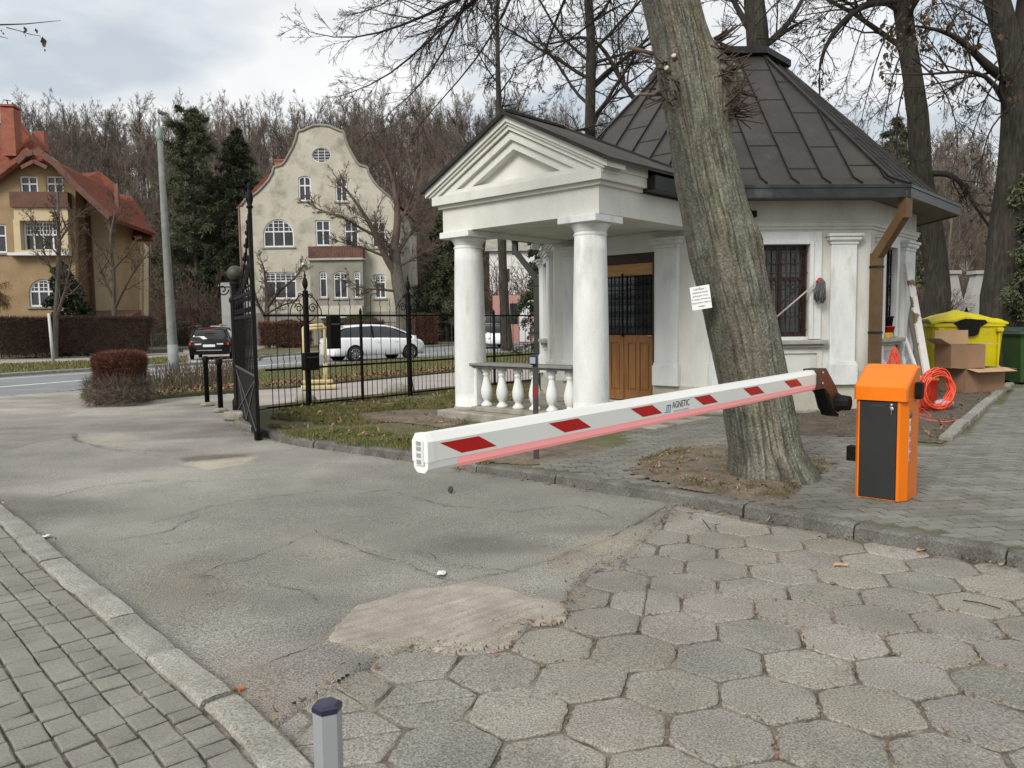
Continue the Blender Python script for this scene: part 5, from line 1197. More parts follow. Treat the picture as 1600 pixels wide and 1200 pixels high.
# the tree outside the frame on the left whose outermost twig hangs into the sky
t = thing('roadside_tree', 'bare tree whose one leafy twig hangs into the top left corner of the sky', 'tree', (-10.5, 8.5, 0))
b0 = Vector((-10.5, 8.5, 0)); WL = lambda x, y, D: AT(x, y, D)-b0
P, Rr = poly_of([(0, 0, -.1), (.1, 0, 2), (0, .1, 4.2), (.3, 0, 6.5)], [.26, .2, .17, .1], 14); V, F_ = tubes([(P, Rr, 14)]); npmesh('trunk', V, F_, BARKG, t, smooth=True)
LP, LR = poly_of([(0, .1, 4.0), (1.2, -.8, 4.7), WL(-160, 20, 7), WL(-60, 38, 6.6), WL(0, 41, 6.5), WL(25, 43, 6.5), WL(50, 40, 6.5), WL(72, 36, 6.5), WL(95, 32, 6.5)], [.08, .05, .03, .01, .006, .005, .004, .003, .002], 26)
L2, R2 = poly_of([WL(10, 43, 6.5), WL(30, 48, 6.5), WL(48, 54, 6.5), WL(63, 56, 6.5)], [.004, .003, .003, .002], 26)
L3, R3 = poly_of([WL(-60, 45, 6.6), WL(-20, 50, 6.5), WL(0, 57, 6.5), WL(12, 60, 6.5)], [.006, .004, .003, .002], 26)
rs = np.random.RandomState(5); up_ = kids(P, Rr, 9, .45, 1., 50, .5, .5, 8, .1, .05, rs, .01); u2 = kids(up_[0], up_[1], 7, .2, 1., 42, .5, .6, 6, .1, .02, rs, .006)
ok = (u2[0][:, -1, 0]+b0.x) < -6.6; ok1 = (up_[0][:, -1, 0]+b0.x) < -6.6
V, F_ = tubes([(LP, LR, 5), (L2, R2, 4), (L3, R3, 4), (up_[0][ok1], up_[1][ok1], 5), (u2[0][ok], u2[1][ok], 4)]); npmesh('crown', V, F_, TWIG, t, smooth=True)
lf = MB(); rr_ = random.Random(2)
for x, y, L in ((37, 41, 9), (40, 46, 8), (55, 44, 8), (57, 48, 5), (66, 57, 16), (68, 66, 9), (70, 76, 5), (39, 54, 3), (4, 50, 5), (2, 46, 4)):
    a = WL(x, y, 6.5); s_ = L/1210*6.5; d = Vector((rr_.uniform(-.3, .5), rr_.uniform(-.3, .3), -1)).normalized()*s_; u_ = Vector((.28*s_, .1*s_, 0)); lf.add([a, a+d*.4+u_, a+d, a+d*.5-u_, a+d*.45+Vector((0, .12*s_, 0))], [(0, 1, 4), (1, 2, 4), (2, 3, 4), (3, 0, 4)])
lf.bar(WL(62, 56, 6.5), WL(68, 68, 6.5), .002)
lf.build('withered_leaves', MATS['withered_leaf'], t)

# ---- evergreens
def conifer(name, label, base, H, Rb, seed, mt, mn, droop=-.12, nb=70, needle=.22, wd=.05, nper=26, top=.0, z0=.12, shape=.9, group=None, irregular=0.):
    rs = np.random.RandomState(seed); t = thing(name, label, 'tree', base, 0, group)
    P, Rr = grow(np.zeros((1, 3)), np.array([[0, 0, 1.]]), np.array([H]), np.array([H*.014]), .02, 12, .01, .02, rs); V, F_ = tubes([(P, Rr, 8)]); npmesh('trunk', V, F_, mt, t, smooth=True)
    f = z0+(1-z0)*np.linspace(0, 1, nb)**.95*.985; f = f+rs.normal(0, .008, nb); f = np.clip(f, z0, .985); a = rs.uniform(0, 2*np.pi, nb); L = Rb*(1-f)**shape*rs.uniform(.6-irregular*.3, 1.15+irregular*.2, nb)+.15
    S = np.stack([np.interp(f*(11), np.arange(12), P[0][:, c]) for c in range(3)], 1); D = np.stack([np.cos(a), np.sin(a), rs.uniform(-.05, .25, nb)], 1)
    B1, R1 = grow(S, D, L, np.full(nb, .05), .01, 8, .05, droop, rs)
    B2, R2 = kids(B1, R1, 14, .15, 1., 48, .40, .6, 5, .08, droop*.6, rs, .008)
    allP = np.concatenate([B2.reshape(-1, 3)[None].reshape(-1, 3), np.repeat(B1.reshape(-1, 3), 2, 0)]); 
    m_ = nper*nb*7; idx = rs.randint(0, len(allP), m_); C0 = allP[idx]+rs.normal(0, .05, (m_, 3)); d = nrm(rs.normal(0, 1, (m_, 3))+np.array([0, 0, -.35])+nrm(C0*np.array([1, 1, 0]))*.7); s_ = rs.uniform(.6, 1.3, (m_, 1))*needle
    u_ = nrm(np.cross(d, rs.normal(0, 1, (m_, 3))))*wd*s_/needle; V = np.stack([C0-u_*.5, C0+d*s_*.5+u_, C0+d*s_, C0+d*s_*.5-u_], 1).reshape(-1, 3)
    tn = np.repeat(rs.uniform(.55, 1.5, (m_, 1))*np.ones(3), 4, 0)
    V1, F1 = tubes([(B1, R1, 4), (B2, R2, 3)]); npmesh('branches', V1, F1, mt, t, smooth=True)
    npmesh('foliage', V, np.arange(m_*4).reshape(-1, 4), mn, t, attrs={'tint': tn}); return t
NEED = mat('spruce_needle', (.022,.032,.016), (.044,.056,.026), scale=1.2, rough=.85, attr='tint')
PINE = mat('pine_needle', (.050,.062,.030), (.085,.095,.045), scale=1.0, rough=.85, attr='tint')
def BG(px, D, z=0.): p = AT(px, 510, D); return (p.x, D, z)
conifer('pine_tree', 'tall dark pine standing between the ochre villa and the cream house', BG(312, 76, 1), 21.5, 4.6, 51, BARKG, PINE, nb=170, needle=.40, wd=.035, nper=60, shape=.40, irregular=.8, z0=.12, droop=-.02)
conifer('spruce_tree', 'pointed dark spruce just left of the cream house chimney', BG(378, 78, 1), 20, 5.2, 52, BARKG, NEED, nb=170, needle=.36, wd=.03, nper=60, droop=-.07, shape=.62)
conifer('spruce_tree', 'low dark spruce behind the black gate fence of the side driveway', BG(335, 72, 0), 9, 3.2, 53, BARKG, NEED, nb=90, needle=.34, wd=.035, nper=60)
conifer('evergreen_bush', 'dense conical evergreen bush beside the villa arched window', BG(112, 43, 0), 5.2, 1.7, 54, BARKG, NEED, nb=60, needle=.16, wd=.05, nper=60, shape=.55, z0=.03)
conifer('spruce_tree', 'dark evergreen rising over the gatehouse eave between the bare trees', BG(1395, 46, 0), 13.2, 4.2, 55, BARKG, PINE, nb=70, needle=.26, wd=.06, nper=30, shape=.6)
conifer('spruce_tree', 'small young spruce glimpsed between the downpipe and the second column', BG(842, 34, 0), 5.3, 1.8, 56, BARKG, NEED, nb=36, needle=.12, wd=.03, nper=30)
conifer('spruce_tree', 'drooping spruce branches at the right edge above the green bin', (12.75, 17.9, 0), 6.2, 1.9, 57, BARKG, PINE, nb=60, needle=.11, wd=.022, nper=70, droop=-.15, shape=.5, z0=.3)
conifer('spruce_tree', 'dark evergreen behind the clipped hedge right of the cream house', BG(700, 66, 0), 11, 3.4, 58, BARKG, PINE, nb=110, needle=.32, wd=.035, nper=60, shape=.5)

# ---- the wood on the hill: bare trees, one mass
src = bpy.data.collections.new('woodland_sources')
for i in range(6):
    g, c_ = simple_tree(100+i, 15, .17, levels=((16, .28, 1., 36, .48, .5), (9, .12, 1., 36, .5, .6), (9, .1, 1., 38, .55, .7)), up=(.10, .08, .05), rmin=.013, k=(8, 6, 4, 3), trunk_top=.03)
    V, F_ = tubes(g+[(a, b, 3) for a, b, n in c_]); o = npmesh('woodland_source', V, F_, TWIGG, kind='helper'); COL.objects.unlink(o); src.objects.link(o)
src2 = bpy.data.collections.new('undergrowth_sources')
for i in range(4):
    rs = np.random.RandomState(200+i); n = 26; a = rs.uniform(0, 6.28, n); S = np.stack([np.cos(a)*rs.rand(n)*.8, np.sin(a)*rs.rand(n)*.8, 0*a], 1)
    P, Rr = grow(S, np.stack([np.cos(a)*.5, np.sin(a)*.5, np.ones(n)], 1), rs.uniform(2, 4.2, n), np.full(n, .03), .01, 6, .12, .03, rs); q1 = kids(P, Rr, 9, .1, 1., 40, .5, .6, 4, .15, .03, rs, .011); q2 = kids(q1[0], q1[1], 6, .1, 1., 45, .5, .7, 3, .15, .0, rs, .009)
    V, F_ = tubes([(P, Rr, 3), (q1[0], q1[1], 3), (q2[0], q2[1], 3)]); o = npmesh('undergrowth_source', V, F_, TWIGR, kind='helper'); COL.objects.unlink(o); src2.objects.link(o)
def instancer(name, pts, coll, smin, smax, label=None, seed=0):
    me = bpy.data.meshes.new(name); me.from_pydata([tuple(p) for p in pts], [], []); o = bpy.data.objects.new(name, me); COL.objects.link(o); tag(o, label, kind='stuff')
    ng = bpy.data.node_groups.new(name, 'GeometryNodeTree'); ng.interface.new_socket('Geometry', in_out='INPUT', socket_type='NodeSocketGeometry'); ng.interface.new_socket('Geometry', in_out='OUTPUT', socket_type='NodeSocketGeometry')
    N = ng.nodes; L = ng.links; gi = N.new('NodeGroupInput'); go = N.new('NodeGroupOutput'); ip = N.new('GeometryNodeInstanceOnPoints'); ci = N.new('GeometryNodeCollectionInfo'); ci.inputs['Collection'].default_value = coll; ci.inputs['Separate Children'].default_value = True; ci.inputs['Reset Children'].default_value = True
    rz_ = N.new('FunctionNodeRandomValue'); rz_.data_type = 'FLOAT_VECTOR'; rz_.inputs[0].default_value = (-.06, -.06, 0); rz_.inputs[1].default_value = (.06, .06, 6.28); rz_.inputs['Seed'].default_value = seed
    sc_ = N.new('FunctionNodeRandomValue'); sc_.data_type = 'FLOAT'; sc_.inputs[2].default_value = smin; sc_.inputs[3].default_value = smax; sc_.inputs['Seed'].default_value = seed+5
    mp_ = N.new('GeometryNodeMeshToPoints')
    L.new(gi.outputs[0], mp_.inputs[0]); L.new(mp_.outputs[0], ip.inputs['Points']); L.new(ci.outputs[0], ip.inputs['Instance']); ip.inputs['Pick Instance'].default_value = True; L.new(rz_.outputs[0], ip.inputs['Rotation']); L.new(sc_.outputs[1], ip.inputs['Scale']); L.new(ip.outputs[0], go.inputs[0])
    md = o.modifiers.new('scatter', 'NODES'); md.node_group = ng; return o
rs = np.random.RandomState(61)
pt = []
for _ in range(12000):
    x, y = rs.uniform(-120, 85), 78+82*rs.rand()**.75
    if abs(x) > y*.78+6: continue
    if rs.rand() > (.9 if y < 120 else .75): continue
    pt.append((x, y, float(hill_z(np.array(x), np.array(y)))-.2))
pt = np.array(pt); pt = pt[:1600]
instancer('woodland', pt, src, .50, 1.18, 'bare grey brown wood covering the hill behind the houses', 3)
pu = []
for _ in range(4000):
    x, y = rs.uniform(-70, 50), rs.uniform(66, 108)
    if abs(x) > y*.75+4: continue
    pu.append((x, y, float(hill_z(np.array(x), np.array(y)))-.1))
instancer('undergrowth', np.array(pu[:520]), src2, .9, 1.9, 'brown leafless scrub at the foot of the wooded hill', 9)
pr = [(rs.uniform(14, 48), rs.uniform(38, 66), -.1) for _ in range(60)]
instancer('woodland', np.array([p for p in pr if p[0] > p[1]*.42]), src, .5, .85, 'bare trees standing thickly in the park beyond the bins', 13)
pr = [(rs.uniform(10, 48), rs.uniform(32, 62), 0) for _ in range(130)]
instancer('undergrowth', np.array([p for p in pr if p[0] > p[1]*.46]), src2, .6, 1.1, 'brown scrub in the park beyond the bins', 14)
# ================================================================== THE BARRIER
FL = G(1334, 778, RZ); FR = G(1411.5, 790, RZ)
bt = (FR-FL); BW = bt.length; bt = Vector((math.cos(R(-42)), math.sin(R(-42)), 0)); bs = Vector((-bt.y, bt.x, 0))
BD = .33; B0 = (FL+FR)/2+bs*BD/2; BRZ = math.atan2(bt.y, bt.x)
bar_ = thing('boom_barrier', 'orange boom barrier cabinet with black door and lowered white boom striped in red', 'barrier', (B0.x, B0.y, RZ), BRZ)
BI = (Matrix.Translation((B0.x, B0.y, RZ)) @ Matrix.Rotation(BRZ, 4, 'Z')).inverted()
h = BW/2; d_ = BD/2; c_ = .045
plan = [(-h+c_*.6, -d_), (h-c_, -d_), (h, -d_+c_*1.6), (h, d_), (-h, d_), (-h, -d_+c_*.9)]
m = MB(); m.prism([(a*.93, b*.93) for a, b in plan], 0, .02); m.build('foot_plate', GREYP, bar_)
m = MB(); m.prism(plan, .02, .80); body = m.build('housing', ORANGE, bar_)
m = MB(); m.box(-h+c_*.95, h-c_*1.5, -d_-.008, -d_-.0005, .03, .785, .002); door_ = m.build('door_panel', PANEL, bar_)
m = MB(); m.box(-h+c_*.95-.004, h-c_*1.5+.004, -d_-.001, -d_+.004, .026, .80); m.build('door_seam', BLACK, bar_)
# hood: front band, crease, slope up to a flat back
hp = [(-d_-.018, .795), (-d_-.018, .90), (-d_+.0, .925), (d_*.35, 1.045), (d_*.6, 1.062), (d_+.004, 1.062), (d_+.004, .795)]
m = MB(); n_ = len(hp); rows = []
for x, ins in ((-h-.008, .022), (-h+.012, .0), (h-.03, .0), (h-.004, .012), (h+.004, .03)):
    rows.append([(x, y+(ins if y < 0 else 0), z-(ins*.8 if z > .85 else 0)) for y, z in hp])
vs = [p for r_ in rows for p in r_]; fs = []
for r_ in range(len(rows)-1):
    for i in range(n_):
        j = (i+1) % n_; fs.append((r_*n_+i, r_*n_+j, (r_+1)*n_+j, (r_+1)*n_+i)[::-1])
fs.append(tuple(range(n_))); fs.append(tuple(reversed(range((len(rows)-1)*n_, len(rows)*n_))))
m.add(vs, fs); m.build('hood', ORANGE, bar_)
m = MB(); m.tube([(h*.45, -d_-.006, .765), (h*.45, -d_-.022, .765)], .012, 10); m.bar((h*.45, -d_-.02, .77), (h*.45, -d_-.02, .745), .003, .02); m.sphere((h*.47, -d_-.02, .735), .016, 10, 6, (1, .2, 1)); m.bar((h*.47, -d_-.02, .725), (h*.46, -d_-.02, .69), .008, .003); m.build('key', METAL, door_)
m = MB(); m.box(-h*.35, h*.18, -d_-.0092, -d_-.008, .752, .757); m.build('label_plate', mat('faint_label', (.06,.065,.07), rough=.4), door_)
m = MB(); m.T = Matrix.Translation((h-.001, -d_+c_*1.6+.035, .69)) @ Matrix.Rotation(R(90), 4, 'Y'); m.lathe([(.028, 0), (.028, .006), (.022, .010), (.014, .011)], 18); m.build('lock', GREYP, bar_)
m = MB(); m.box(h, h+.05, d_-.14, d_-.05, .80, .93, .008); m.box(h+.008, h+.042, d_-.15, d_-.14, .82, .91, .003); m.build('photocell', BLACK, bar_)
m = MB(); m.box(-h-.095, -h-.02, -.06, .03, .28, .40, .006); m.box(-h-.02, -h, -.03, .0, .31, .37); m.tube([(-h-.03, .02, .28), (-h-.03, .02, .26), (-h-.01, .03, .25)], .006, 6); m.build('photocell', BLACK, bar_)
# sticker strip on the right flank: a notice and three red ringed signs
sx = h+.0006; sy = -d_+c_*1.6+.03
m = MB(); m.box(h-.0005, sx, sy-.021, sy+.021, .325, .655); stk = m.build('sticker', WHITES, bar_)
Ys = Vector((0, 1, 0)); Zs = Vector((0, 0, 1))
for z in (.53, .445, .36):
    m = MB(); m.T = Matrix.Translation((sx+.0002, sy, z)) @ Matrix.Rotation(R(90), 4, 'Y')
    vs = []; 
    for r_ in (.019, .014): vs += [(r_*1.9*math.cos(a*math.pi/12), r_*math.sin(a*math.pi/12), .0004) for a in range(24)]
    m.add(vs, [(i, (i+1) % 24, 24+(i+1) % 24, 24+i) for i in range(24)]); m.build('ring_mark', REDR, stk)
    m = MB(); m.T = Matrix.Translation((sx+.0004, sy, z)); m.box(0, .0003, -.007, .006, -.014, .004); m.box(0, .0003, -.003, .009, .006, .016); m.build('pictogram', TXTB, stk)
lettering('17', .05, TXTB, stk, frame((sx+.0006, sy, .615), (0, 1, 0), (0, 0, 1), (1, 0, 0)))
# boom
XB = -h-.13; ZB = 1.058-RZ; wB = .043
Fpt = (BI.inverted() @ Vector((XB+wB, 0, 0))); nB = bt
def boom_y(px, py):
    dd = ray(px, py); t_ = (Fpt-CAMP).dot(nB)/dd.dot(nB); q_ = BI @ (CAMP+dd*t_); return q_.y, q_.z
yT = boom_y(668, 705)[0]; yR = boom_y(1281, 590)[0]
sec = [(-wB, -.030), (-wB, .045), (-.024, .074), (.024, .074), (wB, .045), (wB, -.030)]
strip = [(wB-.002, -.031), (wB-.006, -.058), (.020, -.074), (-.020, -.074), (-wB+.006, -.058), (-wB+.002, -.031)]
def prof(mb, poly, y0, y1, bv=0.):
    n = len(poly); vs = [(XB+a, y0, ZB+b) for a, b in poly]+[(XB+a, y1, ZB+b) for a, b in poly]
    fs = [(i, i+n, (i+1) % n+n, (i+1) % n) for i in range(n)]+[tuple(range(n)), tuple(range(2*n-1, n-1, -1))]
    mb.add(vs, fs)
m = MB(); prof(m, sec, yT+.035, yR); boom = m.build('boom', BOOMW, bar_)
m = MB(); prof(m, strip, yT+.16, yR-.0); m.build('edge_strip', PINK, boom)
m = MB(); prof(m, [(a*1.03, b*1.03) for a, b in sec], yT, yT+.034); prof(m, [(a*1.02, b) for a, b in strip], yT+.003, yT+.158); cap = m.build('end_cap', BOOMT, boom)
m = MB()
m.box(XB-.022, XB+.022, yT-.003, yT-.0003, ZB-.045, ZB+.05, .001); m.build('cap_plate', mat('cap_relief', (.66,.67,.66), rough=.5), cap)
m = MB()
for z in (-.03, -.005, .02, .04): m.box(XB-.014, XB+.008, yT-.0055, yT-.0032, ZB+z-.008, ZB+z+.006)
m.build('cap_relief', GALV, cap)
zs1, zs0 = ZB+.036, ZB-.018
for (xa, ya, xb, yb) in ((687, 690, 748, 677), (857, 660, 903, 650), (985, 634, 1019, 627), (1084, 618, 1109, 611), (1161, 601, 1184, 597), (1225, 589, 1245, 585)):
    a = boom_y(xa, ya)[0]; b = boom_y(xb, yb)[0]; L = b-a; sh_ = .115
    m = MB(); m.add([(XB+wB+.0006, a, zs1), (XB+wB+.0006, a+sh_, zs0), (XB+wB+.0006, b+sh_*.9, zs0), (XB+wB+.0006, b, zs1)], [(0, 1, 2, 3)]); m.build('red_stripe', REDR, boom)
    m = MB(); m.add([(XB+wB+.0003, a-.004, zs1+.002), (XB+wB+.0003, a+sh_-.004, zs0-.002), (XB+wB+.0003, b+sh_*.9+.004, zs0-.002), (XB+wB+.0003, b+.004, zs1+.002)], [(0, 1, 2, 3)]); m.build('stripe_edge', WHITES, boom)
yl = boom_y(1060, 630)[0]; yl0 = boom_y(1040, 635)[0]; yl1 = boom_y(1079, 627)[0]
fm = lambda y, z: frame((XB+wB+.0008, y, z), (0, 1, 0), (0, 0, 1), (1, 0, 0))
lettering('m', .075, TXTBL, boom, fm(yl0+.025, ZB+.010), shear=.35, xs=.9)
lettering('AGNETIC', .050, TXTB, boom, fm((yl0+.058+yl1)/2, ZB+.013), xs=(yl1-yl0-.06)/.235)
lettering("'", .035, TXTB, boom, fm(yl1+.006, ZB+.026))
m = MB(); m.box(XB+wB+.0005, XB+wB+.001, yl0-.012, yl0+.05, ZB-.020, ZB-.016); m.build('underline', TXTBL, boom)
lettering('access to progress', .016, mat('ink_pale', (.35,.42,.48), rough=.6), boom, fm((yl0+.06+yl1)/2, ZB-.018), xs=1.35)
boom.matrix_basis = Matrix.Translation((0, yR, ZB)) @ Matrix.Rotation(.010, 4, 'X') @ Matrix.Translation((0, -yR, -ZB))
# clamp arm down to the cabinet shaft
cl = [(-.43, ZB-.068), (-.43, ZB+.082), (-.27, ZB+.082), (-.055, ZB-.07), (.02, ZB-.15), (.02, ZB-.25), (-.05, ZB-.275), (-.12, ZB-.24), (-.20, ZB-.12), (-.30, ZB-.068)]
yo = yR+.30
cl = [(a+yR+.36, b) for a, b in cl]
def yz_plate(mb, poly, x0, x1):
    n = len(poly); tri = tessellate_polygon([[Vector((a, b, 0)) for a, b in poly]]); vs = [(x0, a, b) for a, b in poly]+[(x1, a, b) for a, b in poly]; fs = []
    for t in tri:
        a, b, c = [Vector(poly[i]) for i in t]; u_ = t if (b-a).cross(c-a) > 0 else (t[0], t[2], t[1]); fs.append(tuple(i+n for i in u_)); fs.append((u_[0], u_[2], u_[1]))
    area = sum(poly[i][0]*poly[(i+1) % n][1]-poly[(i+1) % n][0]*poly[i][1] for i in range(n))
    for i in range(n):
        j = (i+1) % n; q_ = (i, j, j+n, i+n); fs.append(q_ if area > 0 else q_[::-1])
    mb.add(vs, fs)
m = MB(); yz_plate(m, cl, XB-wB-.014, XB+wB+.012); arm = m.build('clamp_arm', BROWNM, bar_)
m = MB(); yz_plate(m, [(a, b-.004) for a, b in [(yR+.06, ZB-.075), (yR+.10, ZB-.075), (yR+.26, ZB-.25), (yR+.37, ZB-.285), (yR+.37, ZB-.31), (yR+.24, ZB-.285)]], XB-.03, XB+wB+.014); m.build('rubber_edge', BLACK, arm)
yc = yR+.345
m = MB(); m.T = Matrix.Translation((XB+wB, yc, ZB-.20)) @ Matrix.Rotation(R(90), 4, 'Y'); m.lathe([(.070, 0), (.075, .02), (.062, .04), (.055, -h-XB-wB+.02)], 10, smooth=False); m.build('shaft_boot', BLACK, arm)
m = MB(); m.tube([(XB+wB+.012, yR+.02, ZB+.05), (XB+wB+.02, yR+.02, ZB+.05)], .012, 8); m.tube([(XB+wB+.012, yR+.02, ZB-.03), (XB+wB+.02, yR+.02, ZB-.03)], .012, 8); m.build('bolt', METAL, arm)

# ================================================================== THINGS BY THE GATEHOUSE
def GHW(k, x, y, z): return (Matrix.Translation((GC[0], GC[1], 0)) @ Matrix.Rotation(GRZ, 4, 'Z') @ facet(k)[0]) @ Vector((x, y, z))
# notice sign nailed to the tree
sc = AT(1095, 465, 6.67); t = thing('notice_sign', 'small white paper notice with typed lines nailed to the leaning tree trunk', 'sign', sc)
tilt = R(8); fx_ = Vector((math.cos(tilt)*.91, -.40, math.sin(tilt))); fz_ = Vector((-math.sin(tilt), 0, math.cos(tilt))); fy_ = fz_.cross(fx_).normalized(); T = frame((0, 0, 0), fx_, fy_, fz_)
m = MB(); m.T = T; sw, shh = 28/1210*6.67/2*1.08, 36/1210*6.67/2; m.box(-sw, sw, -.001, .003, -shh, shh); sg = m.build('board', WHITES, t)
FT = frame(T @ Vector((0, -.0025, 0)), fx_, fz_, -fy_)
for i, (tx, s_) in enumerate((('UWAGA !', .024), ('POZOSTAWIANIE', .0165), ('SZTUK JEST TYLKO', .0155), ('W GODZ. OTWARCIA', .0155), ('REGULAMINU TERENU', .0155), ('wstępu', .020))):
    lettering(tx, s_, TXTB, sg, FT @ Matrix.Translation((0, shh-.026-i*.029, 0)))
m = MB(); m.T = T; m.tube([(0, -.004, shh-.008), (0, .01, shh-.008)], .004, 6); m.build('nail', METAL, t)
# the notice is held off the bark by its upper corner only
# mop leaning out of the window grille
a = GHW(0, -.15, -.06, 1.52); b = GHW(0, .50, -.13, 2.09)
t = thing('mop', 'mop with grey strands and pale handle leaning through the front window grille', 'mop', a); A = Vector((0, 0, 0)); B = b-a
m = MB(); m.tube([A, B], .013, 8); m.build('handle', mat('mop_handle', (.50,.40,.36), rough=.6), t)
m = MB(); u_ = B.normalized(); m.tube([B-u_*.03, B+u_*.05], [.022, .035], 10); m.build('socket', mat('mop_red', (.45,.01,.02), rough=.4), t)
m = MB(); rr_ = random.Random(4)
for i in range(60):
    q0 = B+u_*.05+Vector((rr_.uniform(-.02, .03), rr_.uniform(-.03, .02), rr_.uniform(-.01, .02))); L = rr_.uniform(.24, .38); dx_ = rr_.uniform(-.07, .05)
    m.tube([q0, q0+Vector((dx_*.6+.02, 0, -.05)), q0+Vector((dx_, rr_.uniform(-.02, .02), -L*.6)), q0+Vector((dx_*1.1, rr_.uniform(-.02, .02), -L))], .0065, 4)
m.build('strands', mat('mop_grey', (.10,.105,.11), (.17,.175,.18), scale=30, rough=1), t)
# on the sill of the right hand window
def sillp(x, y=-.05): return GHW(1, x, y, 1.201)
p = sillp(-.42); t = thing('flower_pot', 'red plastic pot holding a black pot on the right window sill', 'pot', p); m = MB(); m.lathe([(.075, 0), (.10, .17), (.108, .17), (.108, .19), (.095, .19)], 18); m.build('pot', mat('pot_red', (.38,.008,.012), rough=.4), t)
t2 = thing('flower_pot', 'black plastic pot stacked inside the red pot on the right window sill', 'pot', p+Vector((-.03, 0, .13))); m = MB(); m.lathe([(.08, 0), (.105, .19), (.115, .20), (.115, .22), (.1, .22)], 18); m.build('pot', BLACK, t2)
p = sillp(-.56, -.09); t = thing('sponge_box', 'yellow box lying at the left end of the right window sill', 'box', p, R(47)); m = MB(); m.box(-.10, .10, -.05, .05, 0, .085, .006); m.build('box_body', mat('sponge_yellow', (.65,.42,.06), rough=.7), t)
p = sillp(-.26, -.05); t = thing('spray_bottle', 'white bottle with dark cap beside the red pot on the sill', 'bottle', p); m = MB(); m.lathe([(.035, 0), (.038, .12), (.02, .15), (.016, .17)], 12); m.build('bottle_body', WHITES, t); m = MB(); m.lathe([(.02, .17), (.02, .2), (.012, .2)], 10); m.bar((0, 0, .19), (.05, 0, .18), .012); m.build('cap', PBLUE, t)
# boards leaning on the corner
def board(name, label, p0, p1, wd_, th_, mt_, side=(1, 0, 0), cat='board'):
    t = thing(name, label, cat, p0); B = Vector(p1)-Vector(p0); m = MB(); m.bar((0, 0, 0), B, wd_, th_, up=side); return t, m.build('plank', mt_, t), B
WPAINT = mat('peeling_white_paint', (.62,.61,.58), (.68,.68,.65), scale=3, rough=.7, c3=(.17,.10,.055), s3=3.2, t3=(.56,.60))
D1 = 13.0
t, o, B = board('wooden_board', 'tall board with peeling white paint leaning outermost on the gatehouse corner', AT(1451, 600, 12.6), AT(1418, 410, 13.15), .13, .035, WPAINT, side=(.3, -1, .2))
t, o, B = board('wooden_board', 'narrow white lath leaning against the dado behind the cable coils', AT(1440, 600, 12.9), AT(1410, 515, 13.3), .05, .03, WINW, side=(.3, -1, .2))
t, o, B = board('wooden_board', 'grey weathered board leaning between the white boards and the wall', AT(1447, 610, 12.95), AT(1420, 470, 13.4), .16, .03, mat('grey_board', (.17,.15,.12), (.24,.22,.18), scale=4, rough=.9, stretch=(4, 4, .4)), side=(.3, -1, .2))
t, o, B = board('wooden_board', 'short grey board propped under the right window sill', AT(1412, 600, 12.75), AT(1402, 533, 12.95), .05, .03, MATS['grey_board'], side=(.3, -1, .2))
# cable coils
def coil(name, label, c, rx, rz_, n, r, rnd, ax, seed, tail=None, squash=1.):
    t = thing(name, label, 'cable', c); rr_ = random.Random(seed); pts = []; X = Vector(ax).normalized(); Z = Vector((0, 0, 1))
    for k in range(n):
        cx_, cz_, s_ = rr_.uniform(-rnd, rnd), rr_.uniform(-rnd, rnd), rr_.uniform(.84, 1.06)
        yo_ = rr_.uniform(-.06, .06); ph = rr_.uniform(0, 6.28)
        for i in range(22):
            a = 2*math.pi*i/22; w_ = 1+.05*math.sin(3*a+ph); pts.append(X*(cx_+rx*s_*w_*math.cos(a))+Z*(cz_+rz_*s_*w_*math.sin(a)+rz_)+X.cross(Z)*(yo_+.05*math.sin(a+ph)))
    for _ in range(2): pts = [pts[0]]+[(pts[i-1]+pts[i]*2+pts[i+1])/4 for i in range(1, len(pts)-1)]+[pts[-1]]
    for p in pts: p.z = max(p.z, r)
    m = MB(); m.tube(pts, r, 5); m.build('cable', CABLE, t)
    if tail:
        q = [Vector(p)-Vector(c) for p in tail]; m = MB(); s_ = poly_of(q, [1]*len(q), 30)[0][0]; m.tube([Vector(a) for a in s_], r*.8, 5); m.build('cable_end', CABLE, t)
    return t
gz = lambda px, py: G(px, py, RZ+.05)
cc = gz(1462, 641); 
coil('cable_coil', 'large orange cable coil standing on the soil in front of the boxes', (cc.x, cc.y, RZ+.05), .29, .30, 15, .010, .035, (.97, .25, 0), 3, tail=[gz(1440, 640), gz(1430, 648), gz(1442, 655), gz(1480, 660), gz(1515, 652)])
cc = gz(1428, 640)
coil('cable_coil', 'smaller orange cable coil lying behind the barrier cabinet', (cc.x, cc.y, RZ+.05), .20, .20, 9, .010, .03, (.97, .25, 0), 4, tail=[gz(1437, 636), gz(1450, 645), gz(1456, 652), gz(1440, 648), gz(1425, 645)])
# bundle hanging below the sill
c = GHW(1, -.50, -.18, .62)
t = thing('cable_bundle', 'bunch of orange cable hanging under the right window sill', 'cable', c); m = MB(); rr_ = random.Random(8)
for i in range(16):
    s_ = rr_.uniform(-1, 1); w_ = rr_.uniform(.09, .22); lo = rr_.uniform(-.52, -.42); t0 = Vector((rr_.uniform(-.03, .03), rr_.uniform(-.03, .03), rr_.uniform(.36, .44)))
    pts = [t0, Vector((-w_*.55+s_*.03, rr_.uniform(-.05, .05), .1)), Vector((-w_, rr_.uniform(-.05, .05), -.25)), Vector((s_*.04, rr_.uniform(-.05, .05), lo)), Vector((w_, rr_.uniform(-.05, .05), -.25)), Vector((w_*.55+s_*.03, rr_.uniform(-.05, .05), .1)), t0+Vector((.01, .01, 0))]
    sm = poly_of(pts, [1]*7, 26)[0][0]; m.tube([Vector(a) for a in sm], .009, 5)
m.build('cable', CABLE, t)
